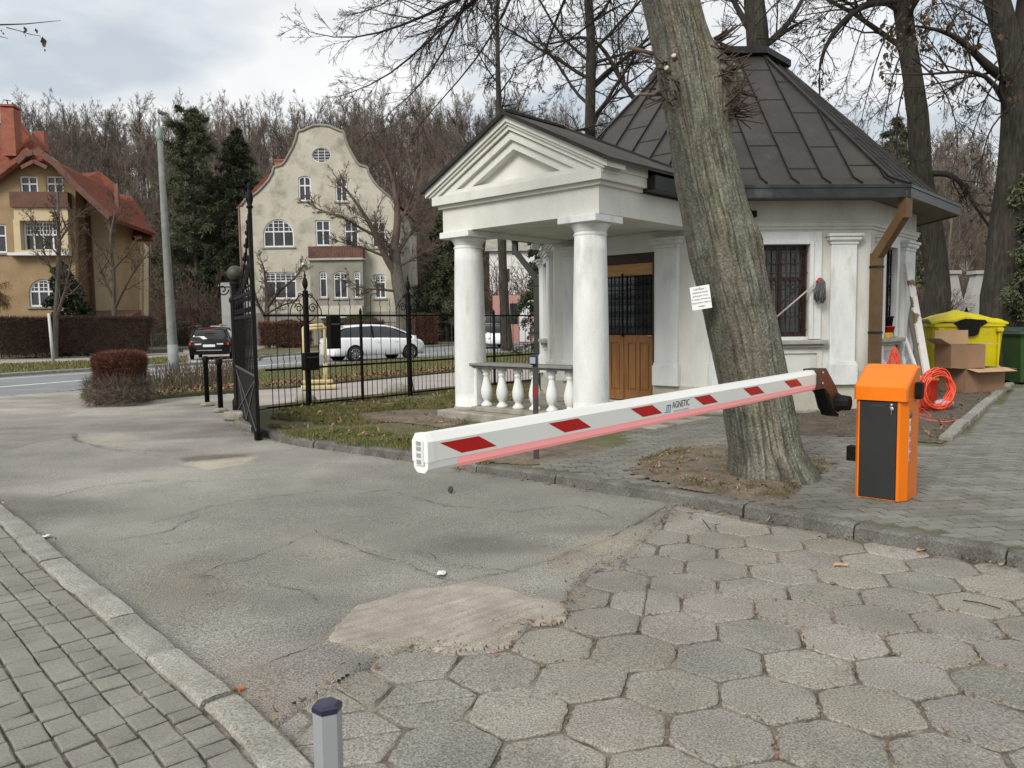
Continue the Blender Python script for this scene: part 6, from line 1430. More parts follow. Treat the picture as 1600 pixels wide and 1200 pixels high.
# orange bucket-like cone on the ground
cc = gz(1448, 640)
cc = G(1450, 638, RZ+.04); t = thing('traffic_cone', 'red orange plastic cone base upturned between the cable coils', 'cone', cc); m = MB(); m.lathe([(.10, 0), (.115, .02), (.125, .42), (.145, .43), (.145, .46), (.12, .46)], 20); m.build('cone_body', mat('cone_orange', (.80,.07,.03), rough=.45), t)
cc = G(1470, 641, RZ+.05)
t = thing('plastic_jug', 'small grey and clear plastic jug lying inside the large coil', 'jug', cc+Vector((.1, .12, 0))); m = MB(); m.T = Matrix.Translation((0, 0, .08)) @ Matrix.Rotation(R(80), 4, 'Y') @ Matrix.Rotation(R(15), 4, 'X'); m.lathe([(.05, -.12), (.075, -.09), (.08, .05), (.04, .1), (.03, .14)], 14); m.build('jug_body', mat('jug_plastic', (.30,.33,.38), (.5,.5,.5), scale=8, rough=.25), t)
# cardboard boxes
def carton(label, base, rz, L, W_, H, flaps, seed=0, name='cardboard_box'):
    t = thing(name, label, 'cardboard box', base, rz); th_ = .006
    m = MB(); m.box(-L/2, L/2, -W_/2, -W_/2+th_, 0, H); m.box(-L/2, L/2, W_/2-th_, W_/2, 0, H); m.box(-L/2, -L/2+th_, -W_/2+th_, W_/2-th_, 0, H); m.box(L/2-th_, L/2, -W_/2+th_, W_/2-th_, 0, H); m.box(-L/2+th_, L/2-th_, -W_/2+th_, W_/2-th_, 0, th_); m.build('carton', CARD, t)
    for sd_, ang, ln in flaps:
        m = MB(); a = R(ang); c_, s_ = math.cos(a), math.sin(a)
        if sd_ in 'ns':
            y = (W_/2-th_/2) if sd_ == 'n' else (-W_/2+th_/2); o_ = 1 if sd_ == 'n' else -1
            P0 = Vector((0, y, H)); P1 = P0+Vector((0, o_*c_, s_))*ln; m.obox((P0+P1)/2+Vector((0, 0, .003)), (1, 0, 0), (P1-P0), Vector((1, 0, 0)).cross(P1-P0), L/2, ln/2, .003)
        else:
            x = (L/2-th_/2) if sd_ == 'e' else (-L/2+th_/2); o_ = 1 if sd_ == 'e' else -1
            P0 = Vector((x, 0, H)); P1 = P0+Vector((o_*c_, 0, s_))*ln; m.obox((P0+P1)/2+Vector((0, 0, .003)), (0, 1, 0), (P1-P0), Vector((0, 1, 0)).cross(P1-P0), W_/2, ln/2, .003)
        m.build('flap', CARDL, t)
    return t
p1 = G(1510, 612, RZ+.03); carton('wide open cardboard box on the soil, the lower of two boxes', (p1.x+.10, p1.y+.02, RZ+.03), R(18), .95, .60, .46, (('s', -12, .26), ('e', -8, .30), ('w', 5, .26)))
p2 = AT(1493, 545, 14.6); carton('tall open cardboard box sitting on the lower box before the yellow container', (p2.x+.02, p2.y-.10, RZ+.505), R(4), .66, .5, .43, (('n', 88, .26), ('e', 2, .30), ('w', 30, .24)))
# yellow four-wheeled container
def container(label, base, rz, mt_, lidm, W_=1.37, H=1.0, Dp=.85):
    t = thing('waste_container', label, 'waste container', base, rz)
    m = MB(); lo, hi = [], []
    ring = lambda w_, d2, z: [(-w_/2, -d2/2+.06, z), (-w_/2+.06, -d2/2, z), (w_/2-.06, -d2/2, z), (w_/2, -d2/2+.06, z), (w_/2, d2/2, z), (-w_/2, d2/2, z)]
    rings = [ring(W_*.86, Dp*.72, .16), ring(W_*.90, Dp*.80, .3), ring(W_*.97, Dp*.96, H-.08), ring(W_*1.03, Dp*1.03, H-.07), ring(W_*1.03, Dp*1.03, H), ring(W_*.98, Dp*.96, H), ring(W_*.97, Dp*.95, H-.12)]
    vs = [p for r_ in rings for p in r_]; fs = [(l*6+i, l*6+(i+1) % 6, (l+1)*6+(i+1) % 6, (l+1)*6+i) for l in range(len(rings)-1) for i in range(6)]+[tuple(range(5, -1, -1)), tuple((len(rings)-1)*6+i for i in range(6))]
    m.add(vs, fs); bd = m.build('container_body', mt_, t)
    for x in (-W_*.40, W_*.40):
        m = MB(); m.bar((x, -Dp*.47, .25), (x, -Dp*.52, H-.1), .06, .03); m.box(x-.06, x+.06, -Dp*.60, -Dp*.50, H-.18, H-.1, .01); m.build('rib', mt_, t)
    for x in (-1, 1):
        for y in (-1, 1):
            m = MB(); m.T = Matrix.Translation((x*W_*.36, y*Dp*.28, .09)) @ Matrix.Rotation(R(90), 4, 'Y'); m.lathe([(.085, -.025), (.09, -.02), (.09, .02), (.085, .025)], 16); m.bar((-.05, 0, .0), (-.1, 0, 0), .04); m.build('wheel', BLACK, t)
    return t, bd
py_ = AT(1503, 560, 16.2); 
t, bd = container('yellow plastic waste container with bulging cracked lid behind the cardboard boxes', (AT(1506, 560, 16.3).x, 16.5, RZ), R(-8), YELLOW, YELLOW, 1.42, 1.32, .95)
# bulging lid in two halves, and the dark gap under it
m = MB(); nx_, ny_ = 18, 8; vs = []; W_ = 1.48
for j in range(ny_+1):
    for i in range(nx_+1):
        u_ = i/nx_*2-1; v_ = j/ny_*2-1; ridge = math.exp(-((u_+.12)/.10)**2)
        z = 1.34+.22*(1-abs(u_+.1)**1.2*.85)*(1-v_*v_*.45)+.035*vnoise(u_*6, v_*6, 3)-.05*(v_ < -.9)+.02*ridge
        vs.append((u_*W_/2, v_*.50, float(z)))
n_ = nx_+1; fs = [(j*n_+i, j*n_+i+1, (j+1)*n_+i+1, (j+1)*n_+i) for j in range(ny_) for i in range(nx_)]
k0 = len(vs); vs += [(x, y, z-.035) for x, y, z in vs]; fs += [tuple(q_+k0 for q_ in f[::-1]) for f in fs]
for i in range(nx_): fs.append((i, i+k0, i+1+k0, i+1)); fs.append((ny_*n_+i+1, ny_*n_+i+1+k0, ny_*n_+i+k0, ny_*n_+i))
for j in range(ny_): fs.append((j*n_, (j+1)*n_, (j+1)*n_+k0, j*n_+k0)); fs.append((j*n_+nx_, j*n_+nx_+k0, (j+1)*n_+nx_+k0, (j+1)*n_+nx_))
m.add(vs, fs); m.build('lid', YELLOW, t)
m = MB(); m.T = Matrix.Translation((0, -.507, 0)); m.extrude([(-.32, 1.325), (-.22, 1.24), (-.19, 1.10), (-.12, 1.05), (.10, 1.05), (.17, 1.10), (.20, 1.24), (.34, 1.325), (.30, 1.38), (0, 1.41), (-.2, 1.38)], 0, .012); m.build('black_bag_gap', BLACK, t)
m = MB(); m.tube([(-.70, -.55, .80), (-.45, -.62, .72), (-.20, -.66, .62), (-.05, -.62, .60)], .012, 5); m.tube([(-.70, -.53, .76), (-.4, -.6, .66), (-.15, -.64, .58)], .012, 5); m.build('strap', BLACK, t)
# green wheeled bin at the right edge
gb = AT(1607, 560, 16.6); t = thing('wheelie_bin', 'dark green wheeled bin with a pale sticker cut by the right edge', 'bin', (gb.x, gb.y, RZ), R(-3))
m = MB(); rings = [[(-w_/2, -q_/2, z), (w_/2, -q_/2, z), (w_/2, q_/2, z), (-w_/2, q_/2, z)] for w_, q_, z in ((.62, .55, .06), (.78, .74, 1.02), (.84, .80, 1.03), (.84, .80, 1.07))]
vs = [p for r_ in rings for p in r_]; fs = [(l*4+i, l*4+(i+1) % 4, (l+1)*4+(i+1) % 4, (l+1)*4+i) for l in range(3) for i in range(4)]+[(3, 2, 1, 0), (12, 13, 14, 15)]; m.add(vs, fs); m.build('bin_body', GREENB, t)
m = MB(); m.add([(-.46, -.46, 1.075), (.46, -.46, 1.075), (.46, .44, 1.075), (-.46, .44, 1.075), (-.44, -.44, 1.12), (.44, -.44, 1.12), (.44, .42, 1.16), (-.44, .42, 1.16), (-.28, -.2, 1.20), (.28, -.2, 1.20), (.28, .3, 1.22), (-.28, .3, 1.22)], [(0, 1, 5, 4), (1, 2, 6, 5), (2, 3, 7, 6), (3, 0, 4, 7), (4, 5, 9, 8), (5, 6, 10, 9), (6, 7, 11, 10), (7, 4, 8, 11), (8, 9, 10, 11), (3, 2, 1, 0)]); m.build('lid', DKLID, t)
for x in (-.28, .28):
    m = MB(); m.T = Matrix.Translation((x, .3, .1)) @ Matrix.Rotation(R(90), 4, 'Y'); m.lathe([(.1, -.03), (.1, .03)], 16); m.build('wheel', BLACK, t)
m = MB(); m.T = Matrix.Rotation(R(5.0), 4, 'X'); m.box(-.20, .30, -.302, -.297, .44, .86); st_ = m.build('sticker', mat('sticker_pale', (.42,.43,.42), (.5,.5,.5), scale=10, rough=.6), t)
m = MB(); m.T = Matrix.Rotation(R(5.0), 4, 'X'); m.box(-.24, .30, -.303, -.2975, .90, .99); m.build('sticker_band', mat('sticker_grey', (.28,.29,.3), rough=.6), t)
m = MB(); m.T = Matrix.Rotation(R(5.0), 4, 'X')
for z in (.78, .68, .58, .5): m.box(-.12, .2, -.3035, -.3025, z-.012, z+.018)
m.build('pictogram', TXTB, st_)
# rubbish behind
rr_ = random.Random(17)
for i, (px, py, D) in enumerate(((1562, 556, 17.4), (1566, 566, 17.2))):
    p = AT(px, py, D); t = thing('litter_heap', ['white crumpled sheet of waste lying between the yellow container and green bin', 'brown crumpled waste lying between the yellow container and green bin'][i], 'waste', (p.x, p.y, RZ)); m = MB(); m.sphere((0, 0, .16), .26, 12, 8, (1, .8, .6))
    m.v = [(x*(.7+.6*float(vnoise(x*9, y*9, z*9+i))), y*(.7+.6*float(vnoise(x*8+3, y*9, z*9))), max(0, z*(.7+.6*float(vnoise(x*9+5, y*9, z*9))))) for x, y, z in m.v]
    m.sm = [False]*len(m.f); m.build('crumpled_waste', [WHITES, SOIL if False else CARD][i], t)

# ================================================================== FENCE, GATE, POSTS
pA, pB, pC = G(483, 636, RZ), G(641, 619, RZ), G(713, 612.5, RZ); fdir = (Vector((pB.x, pB.y, 0))-Vector((pA.x, pA.y, 0))).normalized()
f0 = Vector((pA.x, pA.y, 0)); L0 = -.85
fen = thing('iron_fence', 'black iron picket fence with scrolled post tops in front of the street', 'fence', (f0.x, f0.y, RZ), math.atan2(fdir.y, fdir.x))
LB = (pB-pA).length; fr_ = random.Random(6)
spans = [(L0, 0, .06), (0, LB*.5, .06), (LB*.5, LB, .05), (LB, LB+2.6, .07), (LB+2.6, LB+5.2, .07), (LB+5.2, LB+7.8, .07), (LB+7.8, LB+10.4, .07)]
for si, (a, b, zb) in enumerate(spans):
    m = MB(); zt = 1.62
    for z, w_ in ((zb, .03), (.70, .035), (zt, .035)): m.bar((a, 0, z), (b, 0, z), .02, w_)
    n_ = int((b-a)/.112)
    for i in range(1, n_):
        x = a+(b-a)*i/n_; tall = i % 2 == 0
        if tall: m.tube([(x, 0, zb-.10), (x, 0, zt+.10), (x+.012, 0, zt+.16), (x-.010, 0, zt+.22), (x+.004, 0, zt+.27), (x, 0, zt+.34)], [.0085]*5+[.002], 4, smooth=False)
        else: m.tube([(x, 0, zb-.10), (x, 0, .78), (x+.012, 0, .83), (x-.010, 0, .88), (x, 0, .98)], [.0085]*4+[.002], 4, smooth=False)
    m.build('fence_panel', BLACK, fen)
def spiral(cx, cz, r, a0, turns, n=20): return [(cx+r*(1-.75*i/n)*math.cos(a0+turns*2*math.pi*i/n), 0, cz+r*(1-.75*i/n)*math.sin(a0+turns*2*math.pi*i/n)) for i in range(n+1)]
def fpost(x, H, big_=True):
    m = MB(); w_ = .075 if big_ else .045; m.box(x-w_/2, x+w_/2, -w_/2, w_/2, -.05, H, .004)
    p = m.build('fence_post', BLACK, fen)
    if big_:
        m = MB(); m.lathe([(.04, 0), (.055, .02), (.02, .05), (.03, .08), (.045, .12), (.05, .17), (.035, .23), (.015, .27), (.022, .30), (.012, .33), (.003, .38)], 10, (x, 0, H)); m.build('finial', BLACK, p)
        m = MB()
        for s_ in (-1, 1):
            m.tube([(x+s_*.05, 0, H-.02), (x+s_*.14, 0, H-.06), (x+s_*.25, 0, H-.18), (x+s_*.32, 0, H-.30), (x+s_*.33, 0, H-.40)], .010, 5)
            m.tube([(x+s_*(p_[0]), 0, p_[2]) for p_ in spiral(.14, H-.27, .09, 0, 1.4)], .010, 5); m.tube([(x+s_*p_[0], 0, p_[2]) for p_ in spiral(.11, H-.04, .05, 3.1, 1.2)], .008, 5)
            m.tube([(x+s_*.05, 0, H-.52), (x+s_*.16, 0, H-.46), (x+s_*.20, 0, H-.40)], .009, 5)
        m.build('scroll', BLACK, p)
    else:
        m = MB(); m.lathe([(.022, 0), (.03, .03), (.01, .1)], 8, (x, 0, H)); m.build('finial', BLACK, p)
fpost(0, 2.02); fpost(LB*.5, 1.66, False); fpost(LB, 2.05); fpost(LB+5.2, 2.05); fpost(LB+2.6, 1.66, False); fpost(LB+7.8, 1.66, False); fpost(LB+10.4, 2.05); 
m = MB(); m.bar((LB+.1, 0, .08), (LB-.0, -.0, .70), .012); m.build('brace', BLACK, fen)
# letter box and notice box on the fence
T0 = fen.matrix_world.copy() if False else Matrix.Translation((f0.x, f0.y, RZ)) @ Matrix.Rotation(math.atan2(fdir.y, fdir.x), 4, 'Z')
def on_fence(name, label, x, z, w_, h_, dp=.12, cat='box'):
    p = T0 @ Vector((x, -.05, z)); t = thing(name, label, cat, p, math.atan2(fdir.y, fdir.x)); m = MB(); m.box(-w_/2, w_/2, -dp, 0, 0, h_, .01); m.build('box_body', BLACK, t); m = MB(); m.box(-w_/2+.03, w_/2-.03, -dp-.006, -dp-.0005, h_*.72, h_*.76); m.build('slot', GREYP, t); return t
on_fence('letter_box', 'square black box fixed to the fence post at mid height', -.02, .66, .30, .31)
on_fence('notice_box', 'tall narrow black box hung high on the fence beside the white car', .50, 1.02, .24, .60)
# open gate leaf
gh_, gf_ = G(373, 650, 0), G(404.5, 688, 0); gd = (gf_-gh_); GL = gd.length; gd.normalize()
gate = thing('gate_leaf', 'black wrought iron gate leaf standing open beside the driveway', 'gate', (gh_.x, gh_.y, 0), math.atan2(gd.y, gd.x))
m = MB()
m.box(0, .05, -.03, .03, .02, 2.25); m.build('stile', BLACK, gate); m = MB(); m.box(GL-.048, GL, -.024, .024, .0, 3.05); m.build('stile', BLACK, gate)
m = MB(); 
for z in (.06, .84, 1.66, 1.98): m.bar((.05, 0, z), (GL-.06, 0, z), .035, .05)
m.build('cross_rail', BLACK, gate)
m = MB(); m.box(.055, GL-.065, -.004, .004, .08, .82); m.build('kick_plate', BLACK, gate)
m = MB()
LG = mat('iron_worn', (.05,.05,.052), (.08,.08,.085), scale=8, rough=.5)
for s_ in (-.012, .012):
    m.bar((.06, s_, .80), (GL/2, s_, .10), .012, .03); m.bar((GL/2, s_, .10), (GL-.07, s_, .80), .012, .03); m.bar((.06, s_*1.3, .10), (GL-.07, s_*1.3, .80), .012, .02); m.bar((.06, s_*1.5, .80), (GL-.07, s_*1.5, .10), .012, .02)
m.bar((.05, -.02, .86), (GL-.06, -.02, .86), .014, .03); m.bar((.05, .02, .86), (GL-.06, .02, .86), .014, .03); m.build('brace', LG, gate)
m = MB(); n_ = 15
for i in range(n_):
    x = .09+(GL-.18)*i/(n_-1); m.tube([(x, 0, .86), (x, 0, 1.66)], .009, 4, smooth=False)
    if i % 2: m.tube([(x, 0, 1.66), (x, 0, 1.98)], .008, 4)
for i in range(14):
    x = .14+(GL-.3)*i/13
    for s_ in (-1, 1): m.tube([(x+s_*(q_[0]), q_[1], q_[2]) for q_ in spiral(.045, 1.76, .05, math.pi, 1.1, 12)], .007, 4); m.tube([(x+s_*q_[0], q_[1], q_[2]) for q_ in spiral(.04, 1.90, .04, math.pi, -1.1, 12)], .006, 4)
m.build('bar_infill', BLACK, gate)
# rising scroll crest towards the free end
m = MB(); crest = []
for i in range(24):
    u_ = i/23; crest.append((.05+(GL-.12)*u_, 0, 2.02+.98*u_**2.4))
m.tube(crest, .016, 6)
for i in range(9):
    u_ = (i+.8)/9.6; x = .05+(GL-.12)*u_; top_ = 2.02+.98*u_**2.4; hh_ = top_-1.99; r_ = min(.13, max(.04, hh_*.32))
    m.tube([(x, 0, 1.99), (x, 0, top_)], .008, 4)
    for s_ in (-1, 1): m.tube([(x+s_*(q_[0]), q_[1], q_[2]) for q_ in spiral(r_, 1.99+hh_*.5, r_, math.pi, 1.3, 14)], .010, 5)
for u_, r_ in ((.70, .07), (.8, .08), (.88, .09), (.94, .08)):
    x = .05+(GL-.12)*u_; z = 2.02+.98*u_**2.4; m.tube([(x+q_[0], q_[1], q_[2]) for q_ in spiral(0, z+r_, r_, -1.5, 1.2, 12)], .013, 5); m.sphere((x, 0, z+.04), .04, 8, 6)
m.build('crest_scrollwork', BLACK, gate)
m = MB(); m.lathe([(.03, 0), (.05, .02), (.028, .05), (.045, .1), (.05, .16), (.03, .22), (.02, .26), (.03, .29), (.01, .34)], 10, (GL-.03, 0, 3.05)); m.build('finial', BLACK, gate)
m = MB(); m.box(GL-.10, GL+.0, -.05, .05, -.0, .12, .01); m.build('drop_bolt', BLACK, gate)
# hinge pier with ball
gp = thing('gate_pier', 'round black iron gate pier topped with a ball at the fence end', 'gate pier', (gh_.x-.02, gh_.y+.16, 0)); m = MB()
m.lathe([(.13, 0), (.13, .25), (.10, .30), (.095, 1.9), (.12, 1.95), (.12, 2.0), (.08, 2.03), (.075, 2.2), (.10, 2.23), (.10, 2.26), (.05, 2.29)], 20); m.build('pier_shaft', BLACK, gp); m = MB(); m.sphere((0, 0, 2.42), .135, 18, 12); m.build('ball', mat('iron_ball', (.03,.03,.022), (.06,.055,.035), scale=9, rough=.6), gp)
m = MB()
for s_ in (-1, 1):
    m.tube([(s_*q_[0], 0, q_[2]) for q_ in spiral(.22, 2.15, .10, math.pi, 1.3)], .012, 5); m.tube([(s_*.1, 0, 2.3), (s_*.2, 0, 2.42), (s_*.26, 0, 2.3), (s_*.3, 0, 2.0)], .012, 5)
m.build('scroll', BLACK, gp)
p = G(372, 657, .0); t = thing('kerb_stone', 'squat mossy stone block at the foot of the gate', 'stone', (p.x, p.y, 0), R(-20)); m = MB(); m.box(-.22, .20, -.12, .14, 0, .15, .03); m.build('stone_block', STONE, t)
# stones by the footpath behind the fence
for px, py, s_ in ((478, 627, .22), (621, 613, .30)):
    p = G(px, py, .05); t = thing('kerb_stone', 'low grey stone on the footpath edge ' + ('behind the fence post with the box' if px < 500 else 'below the white car'), 'stone', (p.x, p.y, .02)); m = MB(); m.sphere((0, 0, .06), s_, 12, 8, (1, .6, .55)); m.sm = [False]*len(m.f); m.v = [(x, y, max(z, -.02)) for x, y, z in m.v]; m.build('stone_body', STONE, t)
# bollards
for i, (px, py, H, lb) in enumerate(((324, 631, .95, 'black bollard nearer the tall lamp post, left of the pair'), (345, 640, .95, 'black bollard nearer the open gate, right of the pair'))):
    p = G(px, py, .035); t = thing('bollard', lb, 'bollard', (p.x, p.y, 0.0), group='bollards beside the gate'); m = MB(); m.lathe([(.045, 0), (.045, .84), (.055, .845), (.06, .86), (.06, .93), (.05, .955), (.02, .965)], 16); m.build('post', BLACK, t); m = MB(); m.lathe([(.13, 0), (.13, .02), (.11, .05), (.05, .07)], 18); m.build('foot', STONE, t)
# dark post with red band and small head in front of the portico
p = G(838, 721, RZ-.01); t = thing('marker_post', 'thin dark metal post with a red band standing in front of the balustrade', 'post', (p.x, p.y, RZ), R(-12)); Hm = 1.10
m = MB(); m.box(-.028, .028, -.012, .012, 0, Hm-.03, .003); m.build('post', mat('post_dark', (.03,.026,.024), (.06,.05,.045), scale=12, rough=.6), t)
m = MB(); m.box(-.05, .03, -.05, .025, Hm-.10, Hm+.0, .008); m.build('reader_head', PBLUE, t)
m = MB(); m.box(-.046, .01, -.053, -.0505, Hm-.085, Hm-.02); m.build('reader_face', mat('reader_face', (.30,.32,.42), rough=.3), t)
m = MB(); m.box(-.029, .029, -.014, .014, .66, .78); m.build('red_band', mat('red_tape', (.20,.01,.012), rough=.5), t)
# grey post at the lower edge
pp = AT(511, 1100, 2.02); t = thing('bollard', 'grey painted metal post with a dark blue cap at the lower edge of the view', 'bollard', (pp.x, pp.y, 0), R(14)); rp = .039; Ht = pp.z+.005
m = MB(); m.lathe([(rp, -.02), (rp, Ht-.018)], 6, smooth=False, a0=R(8)); m.build('post', GALV, t)
m = MB(); m.lathe([(rp+.002, Ht-.020), (rp+.002, Ht-.006), (rp*.75, Ht+.001), (.004, Ht+.003)], 6, smooth=False, a0=R(8)); m.build('cap', PBLUE, t)
# lamp post
p = G(273, 593, .07); t = thing('lamp_post', 'tall tapering grey concrete lamp post leaning slightly, with a short steel mast', 'lamp post', (p.x, p.y, .05)); tp = AT(249, 208, 22.05)-p; tm = AT(247, 168, 22.05)-p
m = MB(); m.tube([Vector((0, 0, -.1)), tp*.15, tp*.35, tp*.6, tp], [.145, .135, .118, .100, .070], 14); m.build('pole', CONCP, t)
m = MB(); m.tube([Vector((0, 0, 0)), tp*.145], [.152, .143], 14); m.build('dark_base', mat('pole_painted_base', (.19,.21,.21), (.25,.27,.27), scale=6, rough=.8), t)
m = MB(); m.tube([tp-Vector((0, 0, .22)), tp-Vector((0, 0, .1)), tp+Vector((0, 0, .1)), tp+Vector((0, 0, .2))], [.078, .09, .08, .03], 12); m.build('pole_cap', mat('cap_green_grey', (.20,.27,.24), rough=.6), t)
m = MB(); m.tube([tp+Vector((0, 0, .15)), tm], .025, 8); m.build('mast', GALV, t)
m = MB(); q_ = tm; m.add([q_+Vector((-.02, 0, -.02)), q_+Vector((.30, 0, -.15)), q_+Vector((.12, 0, -.20)), q_+Vector((.0, 0, -.16)), q_+Vector((.0, .06, -.10)), q_+Vector((.0, -.06, -.10))], [(0, 1, 4), (1, 2, 4), (2, 3, 4), (3, 0, 4), (1, 0, 5), (2, 1, 5), (3, 2, 5), (0, 3, 5)]); m.build('lamp_head', GREYP, t)
# thin white sign post at the verge far left
p = G(84, 572, .1); t = thing('sign_post', 'thin leaning white post on the far verge in front of the hedge', 'post', (p.x, p.y, .08)); q_ = AT(76, 489, p.y)-p; m = MB(); m.tube([(0, 0, 0), q_], [.06, .05], 8); m.build('pole', mat('post_white', (.5,.5,.48), rough=.7), t)
# yellow frame on the verge
YF = mat('pale_yellow_paint', (.52,.43,.22), (.60,.50,.28), scale=5, rough=.6)
p = G(500, 607, .07); t = thing('gas_riser_frame', 'pale yellow pipe frame on the verge behind the white car', 'pipe frame', (p.x, p.y, .05), R(18)); m = MB()
m.tube([(-.33, 0, 0), (-.33, 0, 1.42), (-.30, 0, 1.46), (.10, 0, 1.50), (.14, 0, 1.44), (.14, 0, .2)], .035, 8); m.tube([(-.34, 0, 1.40), (.20, 0, 1.42)], .04, 8); m.tube([(.14, 0, .6), (.14, 0, .1)], .05, 8); m.build('pipe', YF, t)
m = MB(); m.box(-.42, .38, -.12, .18, 0, .10, .02); m.box(-.40, .30, -.08, .14, .14, .22, .02); m.box(-.36, -.30, -.05, .05, .1, .14); m.box(.12, .16, -.05, .05, .1, .14); m.build('base', YF, t)
# ================================================================== SMALL THINGS ON THE DRIVEWAY
def pebble(name, label, cat, px, py, r, mt_, sc_=(1, .8, .6), z=.004):
    p = G(px, py, z); t = thing(name, label, cat, p); m = MB(); m.sphere((0, 0, r*sc_[2]*.8), r, 9, 6, sc_); m.v = [(x*(.75+.5*float(vnoise(x*60, y*60, z_*60))), y*(.75+.5*float(vnoise(x*60+9, y*60, z_*60))), z_) for x, y, z_ in m.v]; m.sm = [False]*len(m.f); m.build('fragment', mt_, t)
BRF = mat('brick_red', (.42,.12,.05), (.5,.17,.08), scale=30, rough=.9)
pebble('brick_fragment', 'small orange brick fragment beside the left kerb', 'brick piece', 375, 1079, .021, BRF, (1, .55, .5)); pebble('stone', 'small dark stone lying on the asphalt before the boom tip', 'stone', 704, 769, .032, SOIL if False else mat('dark_stone', (.05,.045,.035), (.1,.09,.07), scale=20, rough=.9), (.8, .8, 1))
def scrap(label, px, py, w_, seed):
    p = G(px, py, .008); t = thing('paper_scrap', label, 'paper', p, R(seed*40)); m = MB(); rr_ = random.Random(seed); P = [(w_*(.7+.5*rr_.random())*math.cos(a), w_*.6*(.7+.5*rr_.random())*math.sin(a), rr_.uniform(0, .012)) for a in [i*math.pi/4 for i in range(8)]]; m.add([(0, 0, .010)]+P, [(0, 1+i, 1+(i+1) % 8) for i in range(8)]); m.build('sheet', mat('paper', (.66,.66,.62), rough=.8), t)
scrap('torn white paper scrap on the asphalt above the sandy patch', 690, 896, .050, 2); scrap('white paper scrap next to the left kerb', 71, 838, .05, 3)
m_st = mat('stick', (.03,.024,.018), rough=.9)
for i, (pa_, pb_, lb) in enumerate((((1505, 938), (1563, 951), 'dark twig lying on the hexagonal slabs near the right edge'), ((1098, 812), (1110, 828), 'short dark twig on the slabs below the kerb'))):
    a, b = G(*pa_, .01), G(*pb_, .012); t = thing('stick', lb, 'twig', a); m = MB(); m.tube([(0, 0, 0), (b-a)*.5+Vector((0, .01, .004)), b-a], .0035, 5); m.build('twig', m_st, t)
for i, (px, py) in enumerate(((1314, 884), (1440, 860))):
    p = G(px, py, .006); t = thing('dry_leaf', ['pale dry leaf on the slabs farther from the right edge', 'pale dry leaf close to the kerb below the barrier cabinet'][i], 'leaf', p, R(30*i)); m = MB(); P = [(-.05, 0, .004), (-.02, -.025, .012), (.03, -.02, .006), (.05, 0, .018), (.025, .025, .008), (-.025, .022, .014)]; m.add(P+[(0, 0, .002)], [(6, j, (j+1) % 6) for j in range(6)]); m.build('leaf_blade', mat('pale_leaf', (.42,.28,.16), rough=.9), t)
# ================================================================== HOUSES ACROSS THE STREET
class PL:
    """a vertical facade plane: pixel -> (u, z); matrix with x along the facade, y into the house"""
    def __init__(s, px, D, ang=0.):
        p = AT(px, 515, D); s.o = Vector((p.x, p.y, 0)); s.t = Vector((math.cos(ang), math.sin(ang), 0)); s.n = Vector((s.t.y, -s.t.x, 0)); s.rz = ang
    def uv(s, px, py):
        d = ray(px, py); t_ = (s.o-CAMP).dot(s.n)/d.dot(s.n); p = CAMP+d*t_; return ((p-s.o).dot(s.t), p.z)
    def poly(s, pts): return [s.uv(*p) for p in pts]
    def rect(s, x0, y0, x1, y1):
        a = s.uv((x0+x1)/2, y1); b = s.uv((x0+x1)/2, y0); l = s.uv(x0, (y0+y1)/2)[0]; r = s.uv(x1, (y0+y1)/2)[0]; return (l, r, a[1], b[1])
OCH = mat('shaded_ochre_render', (.27,.185,.10), (.34,.245,.14), scale=.8, rough=.95, c3=(.25,.165,.085), s3=.35, t3=(.5,.75), spk=.06, spk_scale=9)  # villa front: the shadow on it is put into this darker ochre
OCHL = mat('pale_ochre_render', (.50,.41,.25), (.56,.47,.31), scale=.8, rough=.95, c3=(.38,.29,.16), s3=.5, t3=(.55,.8))  # brighter ochre for the side walls out of that shadow; bay and wing too
CREAM = mat('aged_cream_render', (.40,.38,.305), (.50,.48,.40), scale=.45, rough=.95, c3=(.25,.235,.19), s3=.8, t3=(.50,.72), spk=.07, spk_scale=7)
GREYR = mat('aged_grey_render', (.23,.22,.185), (.30,.29,.25), scale=.6, rough=.95, c3=(.17,.16,.14), s3=1.1, t3=(.5,.75))
TILE = mat('red_roof_tile', (.135,.042,.026), (.20,.068,.042), scale=2.5, rough=.95, spec=.1, c3=(.14,.06,.045), s3=.7, t3=(.5,.72), spk=.25, spk_scale=8, bump=.04, bscale=7)
TILEO = mat('orange_roof_tile', (.50,.13,.05), (.60,.19,.08), scale=4, rough=.8, spk=.2, spk_scale=7)
CHIM = mat('chimney_brick', (.25,.08,.05), (.32,.115,.075), scale=3, rough=.9, spk=.1)
BRN = mat('brown_timber', (.10,.045,.032), (.14,.065,.045), scale=2, rough=.8)
WGL = mat('house_window_glass', (.008,.011,.015), (.035,.042,.05), scale=.9, rough=.08, spec=.7)
WDW = mat('house_window_white', (.66,.67,.68), rough=.6)
PINKW = mat('pink_render', (.42,.22,.18), (.47,.26,.22), scale=.5, rough=.95)
def arch(x0, x1, z0, z1, kind, n=10):
    if kind == 'rect': return [(x0, z0), (x1, z0), (x1, z1), (x0, z1)]
    if kind == 'oval': cx_, cz_ = (x0+x1)/2, (z0+z1)/2; return [(cx_+(x1-x0)/2*math.cos(a*math.pi/10), cz_+(z1-z0)/2*math.sin(a*math.pi/10)) for a in range(20)]
    r = (x1-x0)/2; hz = {'arch': r, 'seg': r*.45}[kind]; return [(x0, z0), (x1, z0)]+[(x0+r+r*math.cos(math.pi*i/n), z1-hz+hz*math.sin(math.pi*i/n)) for i in range(n+1)]
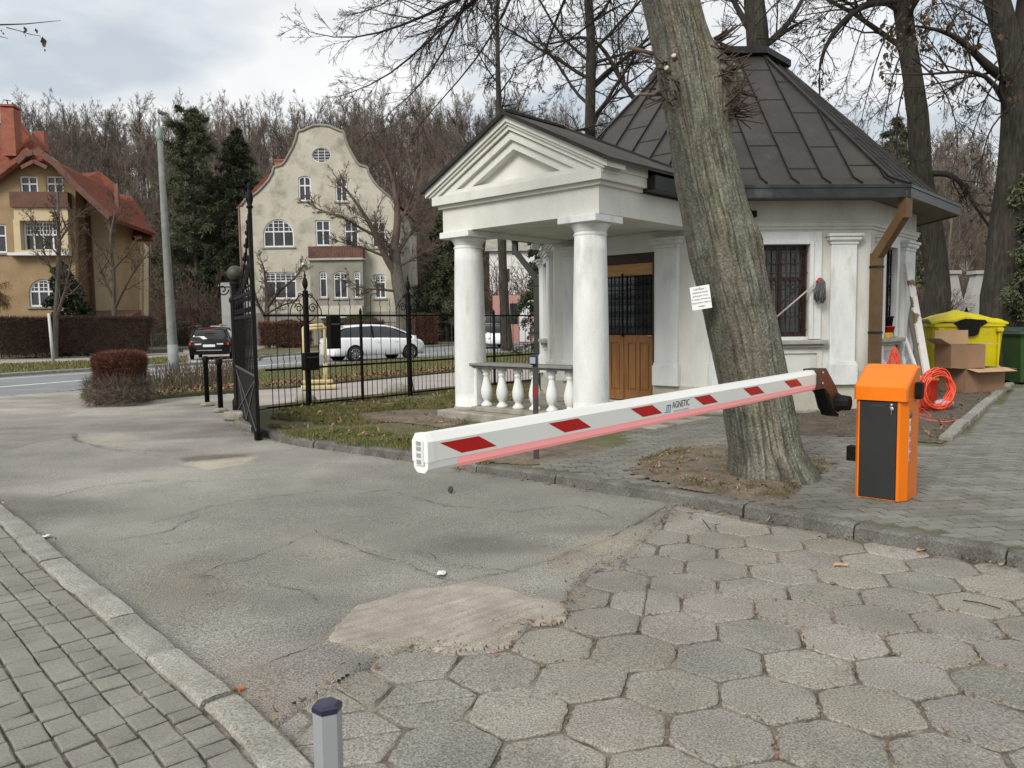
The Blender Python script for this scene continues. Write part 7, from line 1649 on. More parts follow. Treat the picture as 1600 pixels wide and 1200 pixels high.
def hwindow(par, T, r, kind='rect', cols=2, trans=.62, grid=0, sill=True, fw=.09, head=None):
    x0, x1, z0, z1 = r; o_ = arch(x0, x1, z0, z1, kind)
    g = MB(); g.T = T; g.extrude(o_, .16, .20); win = g.build('window', WGL, par)
    f = MB(); f.T = T
    inn = arch(x0+fw, x1-fw, z0+fw, z1-fw, kind); f.wall(o_, [inn], .08, .16)
    cx_, cz_ = (x0+x1)/2, (z0+z1)/2
    def top_at(x):
        if kind == 'rect': return z1-fw*.5
        q = [p for p in o_ if p[1] > cz_]; q.sort(); return float(np.interp(x, [p[0] for p in q], [p[1] for p in q]))-fw*.4
    def bot_at(x):
        if kind != 'oval': return z0+fw*.5
        q = [p for p in o_ if p[1] < cz_]; q.sort(); return float(np.interp(x, [p[0] for p in q], [p[1] for p in q]))+fw*.4
    for i in range(1, cols): x = x0+(x1-x0)*i/cols; f.box(x-fw*.42, x+fw*.42, .09, .155, bot_at(x), top_at(x))
    zt = z0+(z1-z0)*trans
    if trans < 1 and kind != 'oval': f.box(x0+fw*.5, x1-fw*.5, .085, .15, zt-fw*.45, zt+fw*.45)
    if grid:
        m_ = grid*cols
        for i in range(1, m_):
            if i % grid == 0: continue
            x = x0+(x1-x0)*i/m_; f.box(x-.018, x+.018, .11, .15, max(zt, bot_at(x)) if kind != 'oval' else bot_at(x), top_at(x))
        zz0 = zt if kind != 'oval' else z0; nr = 2 if kind != 'oval' else 4
        for i in range(1, nr+1):
            z = zz0+(z1-zz0)*i/(nr+1)
            if kind == 'rect': xa, xb = x0, x1
            else:
                q = [p[0] for p in o_ if abs(p[1]-z) < (z1-z0)/8]; xa, xb = (min(q), max(q)) if len(q) > 1 else (x0, x1)
            f.box(xa+fw*.6, xb-fw*.6, .112, .148, z-.018, z+.018)
    f.build('frame', WDW, win)
    if sill: s_ = MB(); s_.T = T; s_.box(x0-.12, x1+.12, -.10, .08, z0-.12, z0-.01); s_.build('sill', GREYR, win)
    return o_
def house_wall(name, par, T, outline, wins, m_, th_=.4):
    holes = [arch(r[0], r[1], r[2], r[3], k) for r, k in wins]; w_ = MB(); w_.T = T; w_.wall(outline, holes, 0, th_); return w_.build(name, m_, par)

# ---- cream gabled house
F1 = PL(505, 62); T1 = Matrix.Identity(4)
ch = thing('cream_house', 'tall weathered cream house with a curved gable, oval window and white framed windows', 'house', F1.o, F1.rz)
left = [(379,322),(383,313),(393,308),(403,300),(413,290),(419,283),(426,271),(428,262),(441,258),(446,252),(452,241),(458,230),(462,219),(464,210),(466,206),(474,204),(482,200),(490,197),(501,196)]
right = [(1002-x if y > 196 else x, y) for x, y in left[::-1]]
right = [(min(x, 620), y) for x, y in right]
out_px = [(378,540)]+left+right+[(624,330),(626,540)]
ol = F1.poly(out_px)[::-1]
CW = [((487,231,517,254),'oval',3,1.,1), ((466,275,486,314),'seg',2,.62,0), ((524,277,543,315),'seg',2,.62,0), ((411,342,459,386),'arch',3,.55,2), ((493,344,516,384),'rect',2,.60,0), ((538,345,560,386),'rect',2,.60,0), ((581,346,603,387),'rect',2,.60,0),
      ((414,425,463,467),'rect',3,.66,2), ((585,428,603,466),'seg',2,.66,2), ((407,494,430,516),'rect',2,.99,0), ((573,490,612,512),'seg',3,.99,0)]
wn = [(F1.rect(*r), k) for r, k, *_ in CW]
house_wall('facade', ch, T1, ol, wn, CREAM)
for (r, k, c_, tr, gr), (rr2, kk) in zip(CW, wn): hwindow(ch, T1, rr2, k, c_, tr, gr, fw=.11 if k != 'oval' else .05, sill=k != 'oval')
# coping that follows the gable
cop = F1.poly([(377,322)]+left[1:]+right[:-1]+[(625,322)]); m = MB()
m.tube([(a, -.02, b+.03) for a, b in cop], .11, 6); m.build('gable_coping', mat('coping_grey', (.19,.18,.15), (.25,.24,.2), scale=2, rough=.9), ch)
xL, xR = ol[-1][0], ol[0][0]; xL, xR = min(xL, xR), max(xL, xR)
zs_ = F1.uv(400, 322)[1]; apx = F1.uv(501, 215)[1]
m = MB(); m.box(xL, xL+.4, .4, 12, 0, zs_); m.box(xR-.4, xR, .4, 12, 0, zs_); m.box(xL, xR, 12, 12.3, 0, zs_); m.build('side_wall', CREAM, ch)
m = MB(); m.extrude([(xL-.25, zs_-.1), (xR+.25, zs_-.1), (xR-2.2, zs_+2.4), (.2, apx-.5), (xL+2.2, zs_+2.4)], .45, 12.3); rf = m.build('roof', TILE, ch)
m = MB(); u_, z_ = F1.uv(441, 262); 
cu, cz0 = F1.uv(429, 262); _, cz1 = F1.uv(429, 242); m.box(cu-.62, cu+.62, 2.2, 3.4, cz0-2.5, cz1); m.box(cu-.68, cu+.68, 2.14, 3.46, cz1, cz1+.12); m.build('chimney', CHIM, rf)
m = MB(); cu, cz0 = F1.uv(412, 290); _, cz1 = F1.uv(412, 276); m.box(cu-.35, cu+.35, 1.4, 2.1, cz0-1.6, cz1); m.box(cu-.4, cu+.4, 1.35, 2.15, cz1, cz1+.1); m.build('chimney', CHIM, rf)
m = MB(); u0, z0 = F1.uv(373, 310); u1, z1 = F1.uv(399, 290); m.add([(u0, 1.5, z0), (u1+.6, 1.5, z0), (u1+.6, 3.2, z1), (u0, 3.2, z1), (u0, 5.5, z1), (u1+.6, 5.5, z1), (u0, 5.5, z0), (u1+.6, 5.5, z0)], [(0, 1, 2, 3), (3, 2, 5, 4), (0, 3, 4, 6), (1, 7, 5, 2), (0, 6, 7, 1)]); m.build('dormer_roof', TILEO, rf)
m = MB(); m.box(u0-.02, xL+.02, 1.6, 9, 0, z0); m.build('side_wing', OCHL, ch)
m = MB(); m.box(u0-.15, u0+.55, 1.35, 5.6, z0-1.1, z0); m.build('eaves_board', BRN, ch)
# protruding grey bay with the balcony
r = F1.rect(490, 408, 571, 480); bx0, bx1, bz0, bz1 = r
BW_ = [((499,424,511,465),'seg',1,.72,2), ((521,424,543,466),'seg',2,.72,2), ((553,424,563,465),'seg',1,.72,2)]
Fb = PL(505, 61); Tb = Matrix.Translation((0, -1.0, 0)); sc61 = 1.0
bwn = [(Fb.rect(*q_[0]), q_[1]) for q_ in BW_]; off = (Fb.o-F1.o); bwn = [((a[0]+off.x, a[1]+off.x, a[2], a[3]), k) for a, k in bwn]
house_wall('bay', ch, Tb, [(bx0, 0), (bx1, 0), (bx1, bz1), (bx0, bz1)], bwn, GREYR, 1.0)
for (q_, k, c_, tr, gr), (a, _) in zip(BW_, bwn): hwindow(ch, Tb, a, k, c_, tr, gr, fw=.10)
m = MB(); m.box(bx0-.15, bx1+.1, -1.2, 0, bz1, bz1+.14); m.build('balcony_slab', CREAM, ch)
zb1 = F1.uv(530, 388)[1]; m = MB(); n_ = 34
for i in range(n_): x = bx0+(bx1-bx0)*i/(n_-1); m.box(x-.055, x+.055, -1.12, -1.07, bz1+.18, zb1)
m.box(bx0-.08, bx1+.08, -1.13, -1.03, zb1, zb1+.06); m.box(bx0-.08, bx1+.08, -1.1, -1.05, bz1+.2, bz1+.28)
for x in (bx0, bx1): m.box(x-.03, x+.03, -1.1, -.02, bz1+.18, zb1)
m.build('balcony_railing', BRN, ch)
r = F1.rect(505, 478, 571, 497); m = MB(); m.box(r[0], r[1], -1.35, -1.02, r[2], r[3]); m.build('terrace_band', DADO, ch)
m = MB(); m.box(xL-.02, xR+.02, -.06, .0, 0, F1.uv(500, 488)[1]); m.build('base_course', GREYR, ch)
m = MB(); m.bar((xL+.25, -.08, 0), (xL+.25, -.08, zs_), .1); m.bar((xL-.35, 1.5, 0), (xL-.35, 1.5, zs_), .12); m.build('rain_pipe', BRN, ch)
m = MB(); u_, z_ = F1.uv(476, 414); m.sphere((u_, -.25, z_), .16, 10, 8); m.bar((u_, -.2, z_), (u_, 0, z_), .05); m.build('wall_lamp', WHITES, ch)

# ---- ochre villa at the left edge
F2 = PL(60, 46, R(8)); T2 = Matrix.Identity(4)
vi = thing('ochre_villa', 'ochre villa with red tiled roofs, brick chimney, timbered gable and white bay windows', 'house', F2.o, F2.rz)
V1 = [((31,275,59,302),'rect',2,.55,0), ((72,275,99,302),'rect',2,.55,0), ((37,346,97,392),'rect',4,.55,3), ((45,436,90,479),'arch',3,.55,2), ((-30,350,10,395),'rect',2,.6,0)]
wn = [(F2.rect(*q_[0]), q_[1]) for q_ in V1]
ol2 = F2.poly([(-80,545),(118,545),(118,288),(86,250),(78,244),(66,238),(50,236),(38,240),(28,250),(-80,330)])
house_wall('facade', vi, T2, ol2, wn, OCH)
for (q_, k, c_, tr, gr), (a, _) in zip(V1, wn): hwindow(vi, T2, a, k, c_, tr, gr, fw=.10)
m = MB(); r = F2.rect(22, 302, 112, 326); m.box(r[0], r[1], -.55, 0, r[2], r[3]); m.build('brown_band', BRN, vi)
r = F2.rect(24, 326, 112, 344); m = MB(); m.box(r[0]+.1, r[1]-.05, -.40, 0, r[2], r[3]); m.build('bay_head', OCHL, vi)
r2 = F2.rect(24, 344, 112, 397); w3 = wn[2][0]; m = MB(); 
for a, b in ((r2[0]+.1, w3[0]), (w3[1], r2[1]-.05)): m.box(a, b, -.40, 0, r2[2], r2[3])
m.box(w3[0], w3[1], -.40, 0, r2[2], w3[2]); m.box(w3[0], w3[1], -.40, 0, w3[3], r2[3]); m.build('bay', OCHL, vi)
m = MB(); r = F2.rect(18, 397, 112, 400); m.box(r[0], r[1], -.5, 0, r[2], r[3]+.05); m.build('string_course', WDW, vi)
# side walls: two stepped blocks running back along the side street
F3 = PL(148, 50, R(4)); M3 = Matrix.Translation(F2.o).inverted()
def relT(Fp): return (Matrix.Translation(F2.o) @ Matrix.Rotation(F2.rz, 4, 'Z')).inverted() @ (Matrix.Translation(Fp.o) @ Matrix.Rotation(Fp.rz, 4, 'Z'))
T3 = relT(F3)
ol3 = F3.poly([(112,545),(176,545),(176,336),(160,318),(140,300),(112,286)]); w3_ = MB(); w3_.T = T3; w3_.wall(ol3, [], 0, 5.); w3_.build('rear_block', OCH, vi)
m = MB(); m.T = T3; r = F3.rect(138, 302, 143, 500); m.box(r[0], r[1], -.12, 0, r[2]-2, r[3]); m.build('rain_pipe', BRN, vi)
m = MB(); m.T = T3; r = F3.rect(147, 330, 174, 500); m.box(r[0], r[1], -.06, 0, 0, r[3]); m.build('pale_wall_strip', OCHL, vi)
F4 = PL(196, 54, R(18)); T4 = relT(F4)
V4 = [((178,392,187,425),'rect',2,.6,0), ((190,396,198,427),'rect',2,.6,0), ((178,450,187,482),'rect',2,.6,0), ((190,452,200,484),'rect',2,.6,0)]
wn = [(F4.rect(*q_[0]), q_[1]) for q_ in V4]
house_wall('side_block', vi, T4, F4.poly([(172,545),(220,545),(220,378),(172,330)]), wn, OCHL, 4.)
for (q_, k, c_, tr, gr), (a, _) in zip(V4, wn): hwindow(vi, T4, a, k, c_, tr, gr, fw=.08, sill=False)
m = MB(); m.T = T4; r = F4.rect(205, 378, 209, 500); m.box(r[0], r[1], -.12, 0, 0, r[3]); m.build('rain_pipe', BRN, vi)
def roof_slab(name, pts, th_, m_, par, seams=False):
    """pts: (px, py, D) corners of a sloping roof plane, given real thickness"""
    W_ = [AT(*p) for p in pts]; MI = (Matrix.Translation(F2.o) @ Matrix.Rotation(F2.rz, 4, 'Z')).inverted(); W_ = [MI @ p for p in W_]
    n = (W_[1]-W_[0]).cross(W_[2]-W_[0]).normalized()
    if n.z < 0: n = -n
    k = len(W_); m = MB(); m.add(W_+[p-n*th_ for p in W_], [tuple(range(k)), tuple(range(2*k-1, k-1, -1))]+[(i, i+k, (i+1) % k+k, (i+1) % k) for i in range(k)]); return m.build(name, m_, par)
main = roof_slab('roof', [(20,256,45.4),(22,190,49),(30,188,49.5),(62,226,48),(80,250,45.4)], .2, TILE, vi)
_MI = (Matrix.Translation(F2.o) @ Matrix.Rotation(F2.rz, 4, 'Z')).inverted(); _q = [_MI @ AT(*p) for p in ((68,243,45.0),(86,254,45.0),(120,290,45.1),(172,338,45.3))]
m = MB(); k_ = len(_q); m.add(_q+[p+Vector((0, 9, 0)) for p in _q]+[p-Vector((.1, 0, .2)) for p in _q]+[p+Vector((-.1, 9, -.2)) for p in _q], [(i, i+1, i+1+k_, i+k_) for i in range(k_-1)]+[(i+2*k_, i+3*k_, i+1+3*k_, i+1+2*k_) for i in range(k_-1)]+[(i, i+2*k_, i+1+2*k_, i+1) for i in range(k_-1)]+[(k_-1, 3*k_-1, 4*k_-1, 2*k_-1)]); m.build('roof', TILE, vi)
roof_slab('roof', [(28,252,45.2),(46,236,45.2),(20,196,52),(-60,230,52),(-90,342,45.2)], .2, TILE, vi)
roof_slab('roof', [(115,272,54),(156,268,55),(181,288,54),(180,340,49.5),(150,318,49.2),(112,288,49.2)], .2, TILE, vi)
roof_slab('roof', [(183,302,57),(205,306,57),(222,330,56),(240,374,53),(196,374,53),(184,350,53.5)], .2, TILE, vi)
m = MB(); MI2 = (Matrix.Translation(F2.o) @ Matrix.Rotation(F2.rz, 4, 'Z')).inverted()
def vp(px, py, D): return MI2 @ AT(px, py, D)
for a, b in (((28,254,44.9),(40,242,44.9)), ((40,242,44.9),(53,238,44.9)), ((53,238,44.9),(68,242,44.9)), ((68,242,44.9),(86,256,44.9)), ((86,256,44.9),(120,292,45)), ((120,292,45),(172,340,45.2))): m.bar(vp(*a), vp(*b), .22, .3)
m.bar(vp(34, 262, 44.9), vp(53, 252, 44.9), .14, .2); m.bar(vp(53, 252, 44.9), vp(74, 262, 44.9), .14, .2); m.build('verge_board', BRN, vi)
for a, b in (((181,290,53.5),(183,342,49)), ((184,304,56),(196,376,52.8))): m = MB(); m.bar(vp(*a), vp(*b), .22, .3); m.build('verge_board', BRN, vi)
m = MB(); p0 = vp(16, 170, 46); m.obox((p0.x, p0.y, p0.z-1.4), (1, 0, 0), (0, 1, 0), (0, 0, 1), .36, .45, 1.35); m.obox((p0.x, p0.y, p0.z+.08), (1, 0, 0), (0, 1, 0), (0, 0, 1), .41, .5, .06)
m.build('chimney', CHIM, main)
m = MB(); m.bar((p0.x-.1, p0.y, p0.z+.1), (p0.x-.15, p0.y, p0.z+.5), .05); m.bar((p0.x-.35, p0.y, p0.z+.5), (p0.x+.05, p0.y, p0.z+.45), .04); m.tube([(p0.x, p0.y, p0.z+.1), (p0.x+.15, p0.y, p0.z+.35), (p0.x+.3, p0.y, p0.z+.1)], .04, 5); m.build('chimney_cowl', BLACK, main)
m = MB(); p1 = vp(64, 214, 50); m.obox((p1.x, p1.y, p1.z-.3), (1, 0, 0), (0, 1, 0), (0, 0, 1), .3, .3, .6); m.build('chimney', CHIM, main)
m = MB(); q0 = F3.uv(150, 500); m.T = T3; a_ = F3.rect(140, 492, 214, 503); m.box(a_[0], a_[1], -3.2, 0, 0, a_[2]); m.build('porch_wall', OCHL, vi)
m = MB(); m.T = T3; m.add([(a_[0]-.3, -3.5, a_[2]-.05), (a_[1]+.3, -3.5, a_[2]-.05), (a_[1]+.3, 0, a_[3]+.3), (a_[0]-.3, 0, a_[3]+.3), (a_[0]-.3, 0, a_[2]-.05), (a_[1]+.3, 0, a_[2]-.05)], [(0, 1, 2, 3), (0, 3, 4), (1, 5, 2), (0, 4, 5, 1)]); m.build('porch_roof', BRN, vi)

# ---- pinkish garden building with white upper wall beyond the columns, and the pale house in the park
F5 = PL(810, 62); t = thing('pink_building', 'low pink rendered building with a white gate panel seen past the portico columns', 'building', F5.o)
r = F5.rect(770, 461, 900, 515); m = MB(); m.box(r[0], r[1], 0, 6, 0, r[3]); m.build('wall', PINKW, t); r3 = F5.rect(811, 470, 828, 513); m = MB(); m.box(r3[0], r3[1], -.08, 0, .1, r3[3]); m.build('door', WDW, t)
r3 = F5.rect(797, 474, 809, 506); m = MB(); m.box(r3[0], r3[1], -.04, 0, r3[2], r3[3]); m.build('window', WGL, t)
F6 = PL(800, 76); t = thing('white_building', 'plain white building rising behind the pink wall past the portico columns', 'building', F6.o)
r = F6.rect(765, 392, 905, 465); m = MB(); m.box(r[0], r[1], 0, 9, 0, r[3]); m.build('wall', mat('bright_white_render', (.74,.74,.72), (.70,.70,.68), scale=.4, rough=.9), t); m = MB(); m.add([(r[0]-.4, -.4, r[3]), (r[1]+.4, -.4, r[3]), (r[1]+.4, 4.5, r[3]+2.0), (r[0]-.4, 4.5, r[3]+2.0), (r[0]-.4, 9.4, r[3]), (r[1]+.4, 9.4, r[3])], [(0, 1, 2, 3), (3, 2, 5, 4), (0, 3, 4), (1, 5, 2), (0, 4, 5, 1)]); m.build('roof', GREYR, t)
r3 = F6.rect(786, 420, 796, 440); m = MB(); m.box(r3[0], r3[1], -.05, 0, r3[2], r3[3]); m.build('window', WGL, t)
F7 = PL(1440, 70); t = thing('park_house', 'distant grey house with white window frames right of the leaning boards', 'house', F7.o)
r = F7.rect(1405, 400, 1515, 505); wl = [((1427+i*17, 432, 1437+i*17, 446), 'rect') for i in range(5)]+[((1427+i*17, 462, 1437+i*17, 476), 'rect') for i in range(5)]
wn = [(F7.rect(*a), k) for a, k in wl]; house_wall('facade', t, Matrix.Identity(4), [(r[0], 0), (r[1], 0), (r[1], r[3]), (r[0], r[3])], wn, mat('grey_house', (.30,.25,.22), (.36,.31,.28), scale=.5, rough=.95))
for a, k in wn: hwindow(t, Matrix.Identity(4), a, k, 2, .6, 0, fw=.1)
m = MB(); m.box(r[0], r[1], .4, 9, 0, r[3]); m.build('core', GREYR, t); m = MB(); m.add([(r[0]-.4, -.4, r[3]), (r[1]+.4, -.4, r[3]), (r[1]-1, 4.5, r[3]+3.4), (r[0]+1, 4.5, r[3]+3.4), (r[0]-.4, 9.4, r[3]), (r[1]+.4, 9.4, r[3])], [(0, 1, 2, 3), (3, 2, 5, 4), (0, 3, 4), (1, 5, 2), (0, 4, 5, 1)]); m.build('roof', BRN, t)
# white flared pillars of the park gate and the fence there
for i, (px, sgn) in enumerate(((1484, 1), (1536, -1))):
    p = AT(px, 480, 34); t = thing('gate_pillar', ['white flared gate pillar left of the red car', 'white flared gate pillar right of the red car'][i], 'gate pillar', (p.x, 34, 0)); m = MB(); zt = AT(px, 428, 34).z; zb = 0
    pts = [(-.2*sgn, 0), (1.6*sgn, 0), (1.45*sgn, .5), (1.05*sgn, 1.3), (.55*sgn, zt*.7), (.35*sgn, zt-.2), (.30*sgn, zt), (-.2*sgn, zt)]
    m.extrude(pts if sgn > 0 else pts[::-1], 0, .5); m.build('pillar_body', mat('pillar_white', (.42,.42,.40), (.33,.33,.31), scale=1, rough=.9), t); m = MB(); m.box(min(-.32*sgn, .42*sgn), max(-.32*sgn, .42*sgn), -.1, .6, zt, zt+.15); m.build('cap', MATS['pillar_white'], t)
def simple_fence(label, a, b, H, step, m_, r=.02, posts=2.5, z0=0.):
    A = Vector((a[0], a[1], 0)); B = Vector((b[0], b[1], 0)); L = (B-A).length; d = (B-A).normalized(); t = thing('metal_fence', label, 'fence', (A.x, A.y, z0), math.atan2(d.y, d.x)); m = MB()
    for z in (.18, H-.15): m.bar((0, 0, z), (L, 0, z), r, r*2)
    for i in range(int(L/step)): m.bar((i*step, 0, .1), (i*step, 0, H), r*.9)
    m.build('fence_panel', m_, t)
    k = 0
    while k <= L: p_ = MB(); p_.box(k-.03, k+.03, -.03, .03, 0, H+.08); p_.build('fence_post', m_, t); k += posts
    return t
FG = mat('fence_grey', (.05,.05,.05), (.08,.08,.08), scale=5, rough=.6)
simple_fence('low white barred park fence in front of the red car', (10.8, 26), (22, 28.5), 1.35, .16, FG, r=.02)
simple_fence('grey wire fence in front of the cream house gardens', (-12.2, 57), (-2, 64), 1.9, .5, FG, r=.025, posts=3)
simple_fence('black railing in front of the cream house entrance', (-17.5, 55.5), (-10.5, 55.8), 1.9, .22, BLACK, r=.02)
simple_fence('tall dark gate of the side driveway beyond the black car', (AT(276, 520, 50).x, 50), (AT(395, 520, 50).x, 50), 2.0, .18, BLACK, r=.022, posts=4)
simple_fence('low grey fence between the long hedge and the lamp post', (AT(236, 520, 46).x, 46), (AT(272, 520, 48).x, 48), 1.3, .16, mat('fence_green_grey', (.08,.1,.07), rough=.7), r=.022)
p = AT(357, 520, 46.5); t = thing('stone_gate_pillar', 'grey stone gate pillar with a moulded cap beyond the black car', 'gate pillar', (p.x, p.y, 0)); zt = AT(357, 442, 46.5).z; m = MB(); m.box(-.26, .26, -.26, .26, 0, zt-.25); m.build('shaft', mat('pillar_grey', (.30,.30,.30), (.36,.36,.35), scale=2, rough=.9), t); m = MB(); m.box(-.36, .36, -.36, .36, zt-.25, zt-.1, .03); m.box(-.30, .30, -.30, .30, zt-.1, zt, .03); m.build('cap', MATS['pillar_grey'], t)
p = AT(335, 512, 43.5); t = thing('traffic_sign', 'small white rectangular sign on a thin post above the black car', 'sign', (p.x+.3, p.y, 0)); m = MB(); m.tube([(0, 0, 0), (0, 0, p.z+.2)], .03, 6); m.build('pole', GREYP, t); m = MB(); m.box(-.5, .05, -.04, -.02, p.z-.1, p.z+.1); m.build('plate', WHITES, t)

# ================================================================== CARS
def car(label, base, rz, L, W_, H, paint, prof, seed=0, lights=True, group=None, rear=True, cat='car'):
    """prof: list of (x, z_belt, z_roof or None, half width factor) from rear to front"""
    t = thing('parked_car', label, cat, base, rz, group); zs = .24
    xs = [p_[0]*L for p_ in prof]; n = len(prof); vs = []; sec_n = 11
    for (x, zb, zr, wf) in prof:
        w_ = W_/2*wf; x = x*L
        pts = [(w_*.86, zs), (w_*.98, zs+.10), (w_*1.0, .52), (w_*.985, zb*H-.10), (w_*.93, zb*H)]
        ring = [(x, -a, b) for a, b in pts]+[(x, 0, zb*H+.025)]+[(x, a, b) for a, b in pts[::-1]]
        vs += ring
    fs = [(i*sec_n+j, (i+1)*sec_n+j, (i+1)*sec_n+j+1, i*sec_n+j+1) for i in range(n-1) for j in range(sec_n-1)]+[tuple(range(sec_n)), tuple(range(n*sec_n-1, (n-1)*sec_n-1, -1))]+[((i+1)*sec_n, i*sec_n, i*sec_n+10, (i+1)*sec_n+10) for i in range(n-1)]
    m = MB(); m.add(vs, fs, True); body = m.build('body', paint, t)
    gl = [(x*L, zb*H, zr*H, W_/2*wf) for (x, zb, zr, wf) in prof if zr is not None]
    vs = []; k = 7
    for x, zb, zr, w_ in gl:
        wr = w_*(.93-.20*min(1, (zr-zb)/(.30*H))); vs += [(x, -w_*.92, zb-.02), (x, -wr, zr-.04), (x, -wr*.8, zr-.005), (x, 0, zr+.015), (x, wr*.8, zr-.005), (x, wr, zr-.04), (x, w_*.92, zb-.02)]
    g_ = len(gl); m = MB(); m.add(vs, [(i*k+j, (i+1)*k+j, (i+1)*k+j+1, i*k+j+1) for i in range(g_-1) for j in range(k-1)]+[tuple(range(k)), tuple(range(g_*k-1, (g_-1)*k-1, -1))], True); m.build('windows', GLASSD, t)
    # roof panel, pillars
    top = [q_ for q_ in gl if q_[2] > .90*H]; m = MB(); vs = []
    for x, zb, zr, w_ in top:
        wr = w_*(.93-.20*min(1, (zr-zb)/(.30*H))); vs += [(x, -wr*1.015, zr-.06), (x, -wr*1.0, zr-.02), (x, -wr*.8, zr+.012), (x, 0, zr+.03), (x, wr*.8, zr+.012), (x, wr*1.0, zr-.02), (x, wr*1.015, zr-.06)]
    g2 = len(top); m.add(vs, [(i*k+j, (i+1)*k+j, (i+1)*k+j+1, i*k+j+1) for i in range(g2-1) for j in range(k-1)], True); 
    def side_pt(i, f):
        x, zb, zr, w_ = gl[i]; wr = w_*(.93-.20*min(1, (zr-zb)/(.30*H))); return lambda s_: Vector((x, s_*((w_*.92)*(1-f)+wr*f)*1.005, (zb-.02)*(1-f)+(zr-.04)*f))
    it0 = next(i for i, q_ in enumerate(gl) if q_[2] > .90*H); it1 = max(i for i, q_ in enumerate(gl) if q_[2] > .90*H)
    for s_ in (-1, 1):
        for i in range(0, it0): m.bar(side_pt(i, 1.)(s_), side_pt(i+1, 1.)(s_), .07, .06)
        for i in range(it1, g_-1): m.bar(side_pt(i, 1.)(s_), side_pt(i+1, 1.)(s_), .06, .055)
    m.build('roof', paint, t)
    m = MB()
    for s_ in (-1, 1):
        for i in (it0+(it1-it0)//2,): m.bar(side_pt(i, 0)(s_), side_pt(i, 1)(s_), .07, .03)
    m.build('pillar', BLACK, t)
    for x in (-.30*L, .295*L):
        for s_ in (-1, 1):
            wf = np.interp(x/L, [p_[0] for p_ in prof], [p_[3] for p_ in prof]); y = s_*(W_/2*wf)
            a = MB(); a.T = Matrix.Translation((x, y-s_*.10, .33)) @ Matrix.Rotation(R(-90*s_), 4, 'X'); a.lathe([(.385, 0), (.385, .108), (.36, .110)], 26); a.build('wheel_arch', BLACK, body)
            a = MB(); a.T = Matrix.Translation((x, y-s_*.10, .32)) @ Matrix.Rotation(R(-90*s_), 4, 'X'); a.lathe([(.30, 0), (.32, .03), (.32, .10), (.30, .125), (.22, .130)], 26); wh = a.build('wheel', mat('tyre', (.012,.012,.012), rough=.8), t)
            a = MB(); a.T = Matrix.Translation((x, y-s_*.10, .32)) @ Matrix.Rotation(R(-90*s_), 4, 'X')
            for q_ in range(10): an = q_*math.pi/5; a.bar((.03*math.cos(an), .03*math.sin(an), .131), (.205*math.cos(an), .205*math.sin(an), .134), .032, .012, up=(0, 0, 1))
            a.lathe([(.05, .12), (.05, .14), (.02, .145)], 10); a.tube([(.212*math.cos(u_), .212*math.sin(u_), .134) for u_ in [i*math.pi/12 for i in range(24)]], .012, 5, closed=True); a.build('rim', METAL, wh)
    for s_ in (-1, 1):
        wf = prof[1][3]; m = MB(); x = prof[0][0]*L; zb = prof[1][1]*H
        m.obox((x+.10, s_*W_/2*.82, zb-.17), (1, 0, 0), (0, 1, 0), (0, 0, 1), .10, .12, .05); m.build('tail_light', mat('tail_red', (.5,.02,.015), rough=.3, emit=.5 if lights == 'on' else 0.), t)
        m = MB(); x = prof[-1][0]*L; m.obox((x-.16, s_*W_/2*.72, prof[-2][1]*H-.13), (1, -s_*.4, 0), (s_*.4, 1, 0), (0, 0, 1), .14, .13, .06); m.build('headlight', mat('headlight', (.55,.58,.6), rough=.15), t)
        m = MB(); i = it1; xm = gl[-1][0]-.15; m.obox((xm-.10, s_*(W_/2+.09), gl[-1][1]+.09), (1, 0, 0), (0, 1, 0), (0, 0, 1), .05, .09, .065); m.bar((xm-.1, s_*W_/2*.9, gl[-1][1]+.02), (xm-.1, s_*(W_/2+.05), gl[-1][1]+.07), .03); m.build('mirror', paint, t)
        m = MB()
        for x in (-.05*L, .14*L): m.box(x-.09, x+.09, s_*W_/2*.99-.012, s_*W_/2*.99+.012, .80, .825)
        m.build('door_handle', paint, t)
    m = MB(); x = prof[0][0]*L; m.box(x-.035, x-.003, -.26, .26, .60, .71); m.build('number_plate', WHITES, t)
    return t
WPT = mat('white_car_paint', (.82,.84,.86), rough=.25, coat=.5); BPT = mat('black_car_paint', (.002,.004,.004), rough=.25, spec=.3, coat=.25); GPT = mat('silver_car_paint', (.42,.45,.47), rough=.25, coat=.5); RPT = mat('red_car_paint', (.38,.02,.03), rough=.3, coat=.5)
mpv = [(-.5, .56, None, .80), (-.485, .62, None, .90), (-.44, .655, .90, .97), (-.38, .655, .955, .99), (-.25, .65, .985, 1.), (-.10, .64, 1.0, 1.), (.05, .63, .985, 1.), (.15, .62, .93, 1.), (.25, .61, .82, .99), (.33, .595, .70, .985), (.385, .58, .60, .97), (.42, .56, None, .95), (.46, .50, None, .88), (.485, .43, None, .78), (.5, .37, None, .66)]
wr_, wf_ = G(550, 568.5, 0), G(632, 560.5, 0)
cdir = Vector((wf_.x-wr_.x, wf_.y-wr_.y, 0)).normalized(); L_ = 4.55
cn_ = Vector((cdir.y, -cdir.x, 0)); cp = AT(585, 560, 34.6); cp.z = 0; cdir = Vector((math.cos(R(38)), math.sin(R(38)), 0))
car('white people carrier with dark side windows parked facing right behind the iron fence', cp, math.atan2(cdir.y, cdir.x), L_, 1.78, 1.56, WPT, mpv)
suv = [(-.5, .58, None, .86), (-.49, .60, None, .95), (-.455, .62, .72, .99), (-.40, .62, .93, 1.), (-.30, .62, .985, 1.), (-.1, .61, 1.0, 1.), (.06, .61, .98, 1.), (.14, .60, .88, 1.), (.22, .60, .68, .99), (.28, .59, None, .98), (.42, .56, None, .95), (.48, .48, None, .86), (.5, .38, None, .74)]
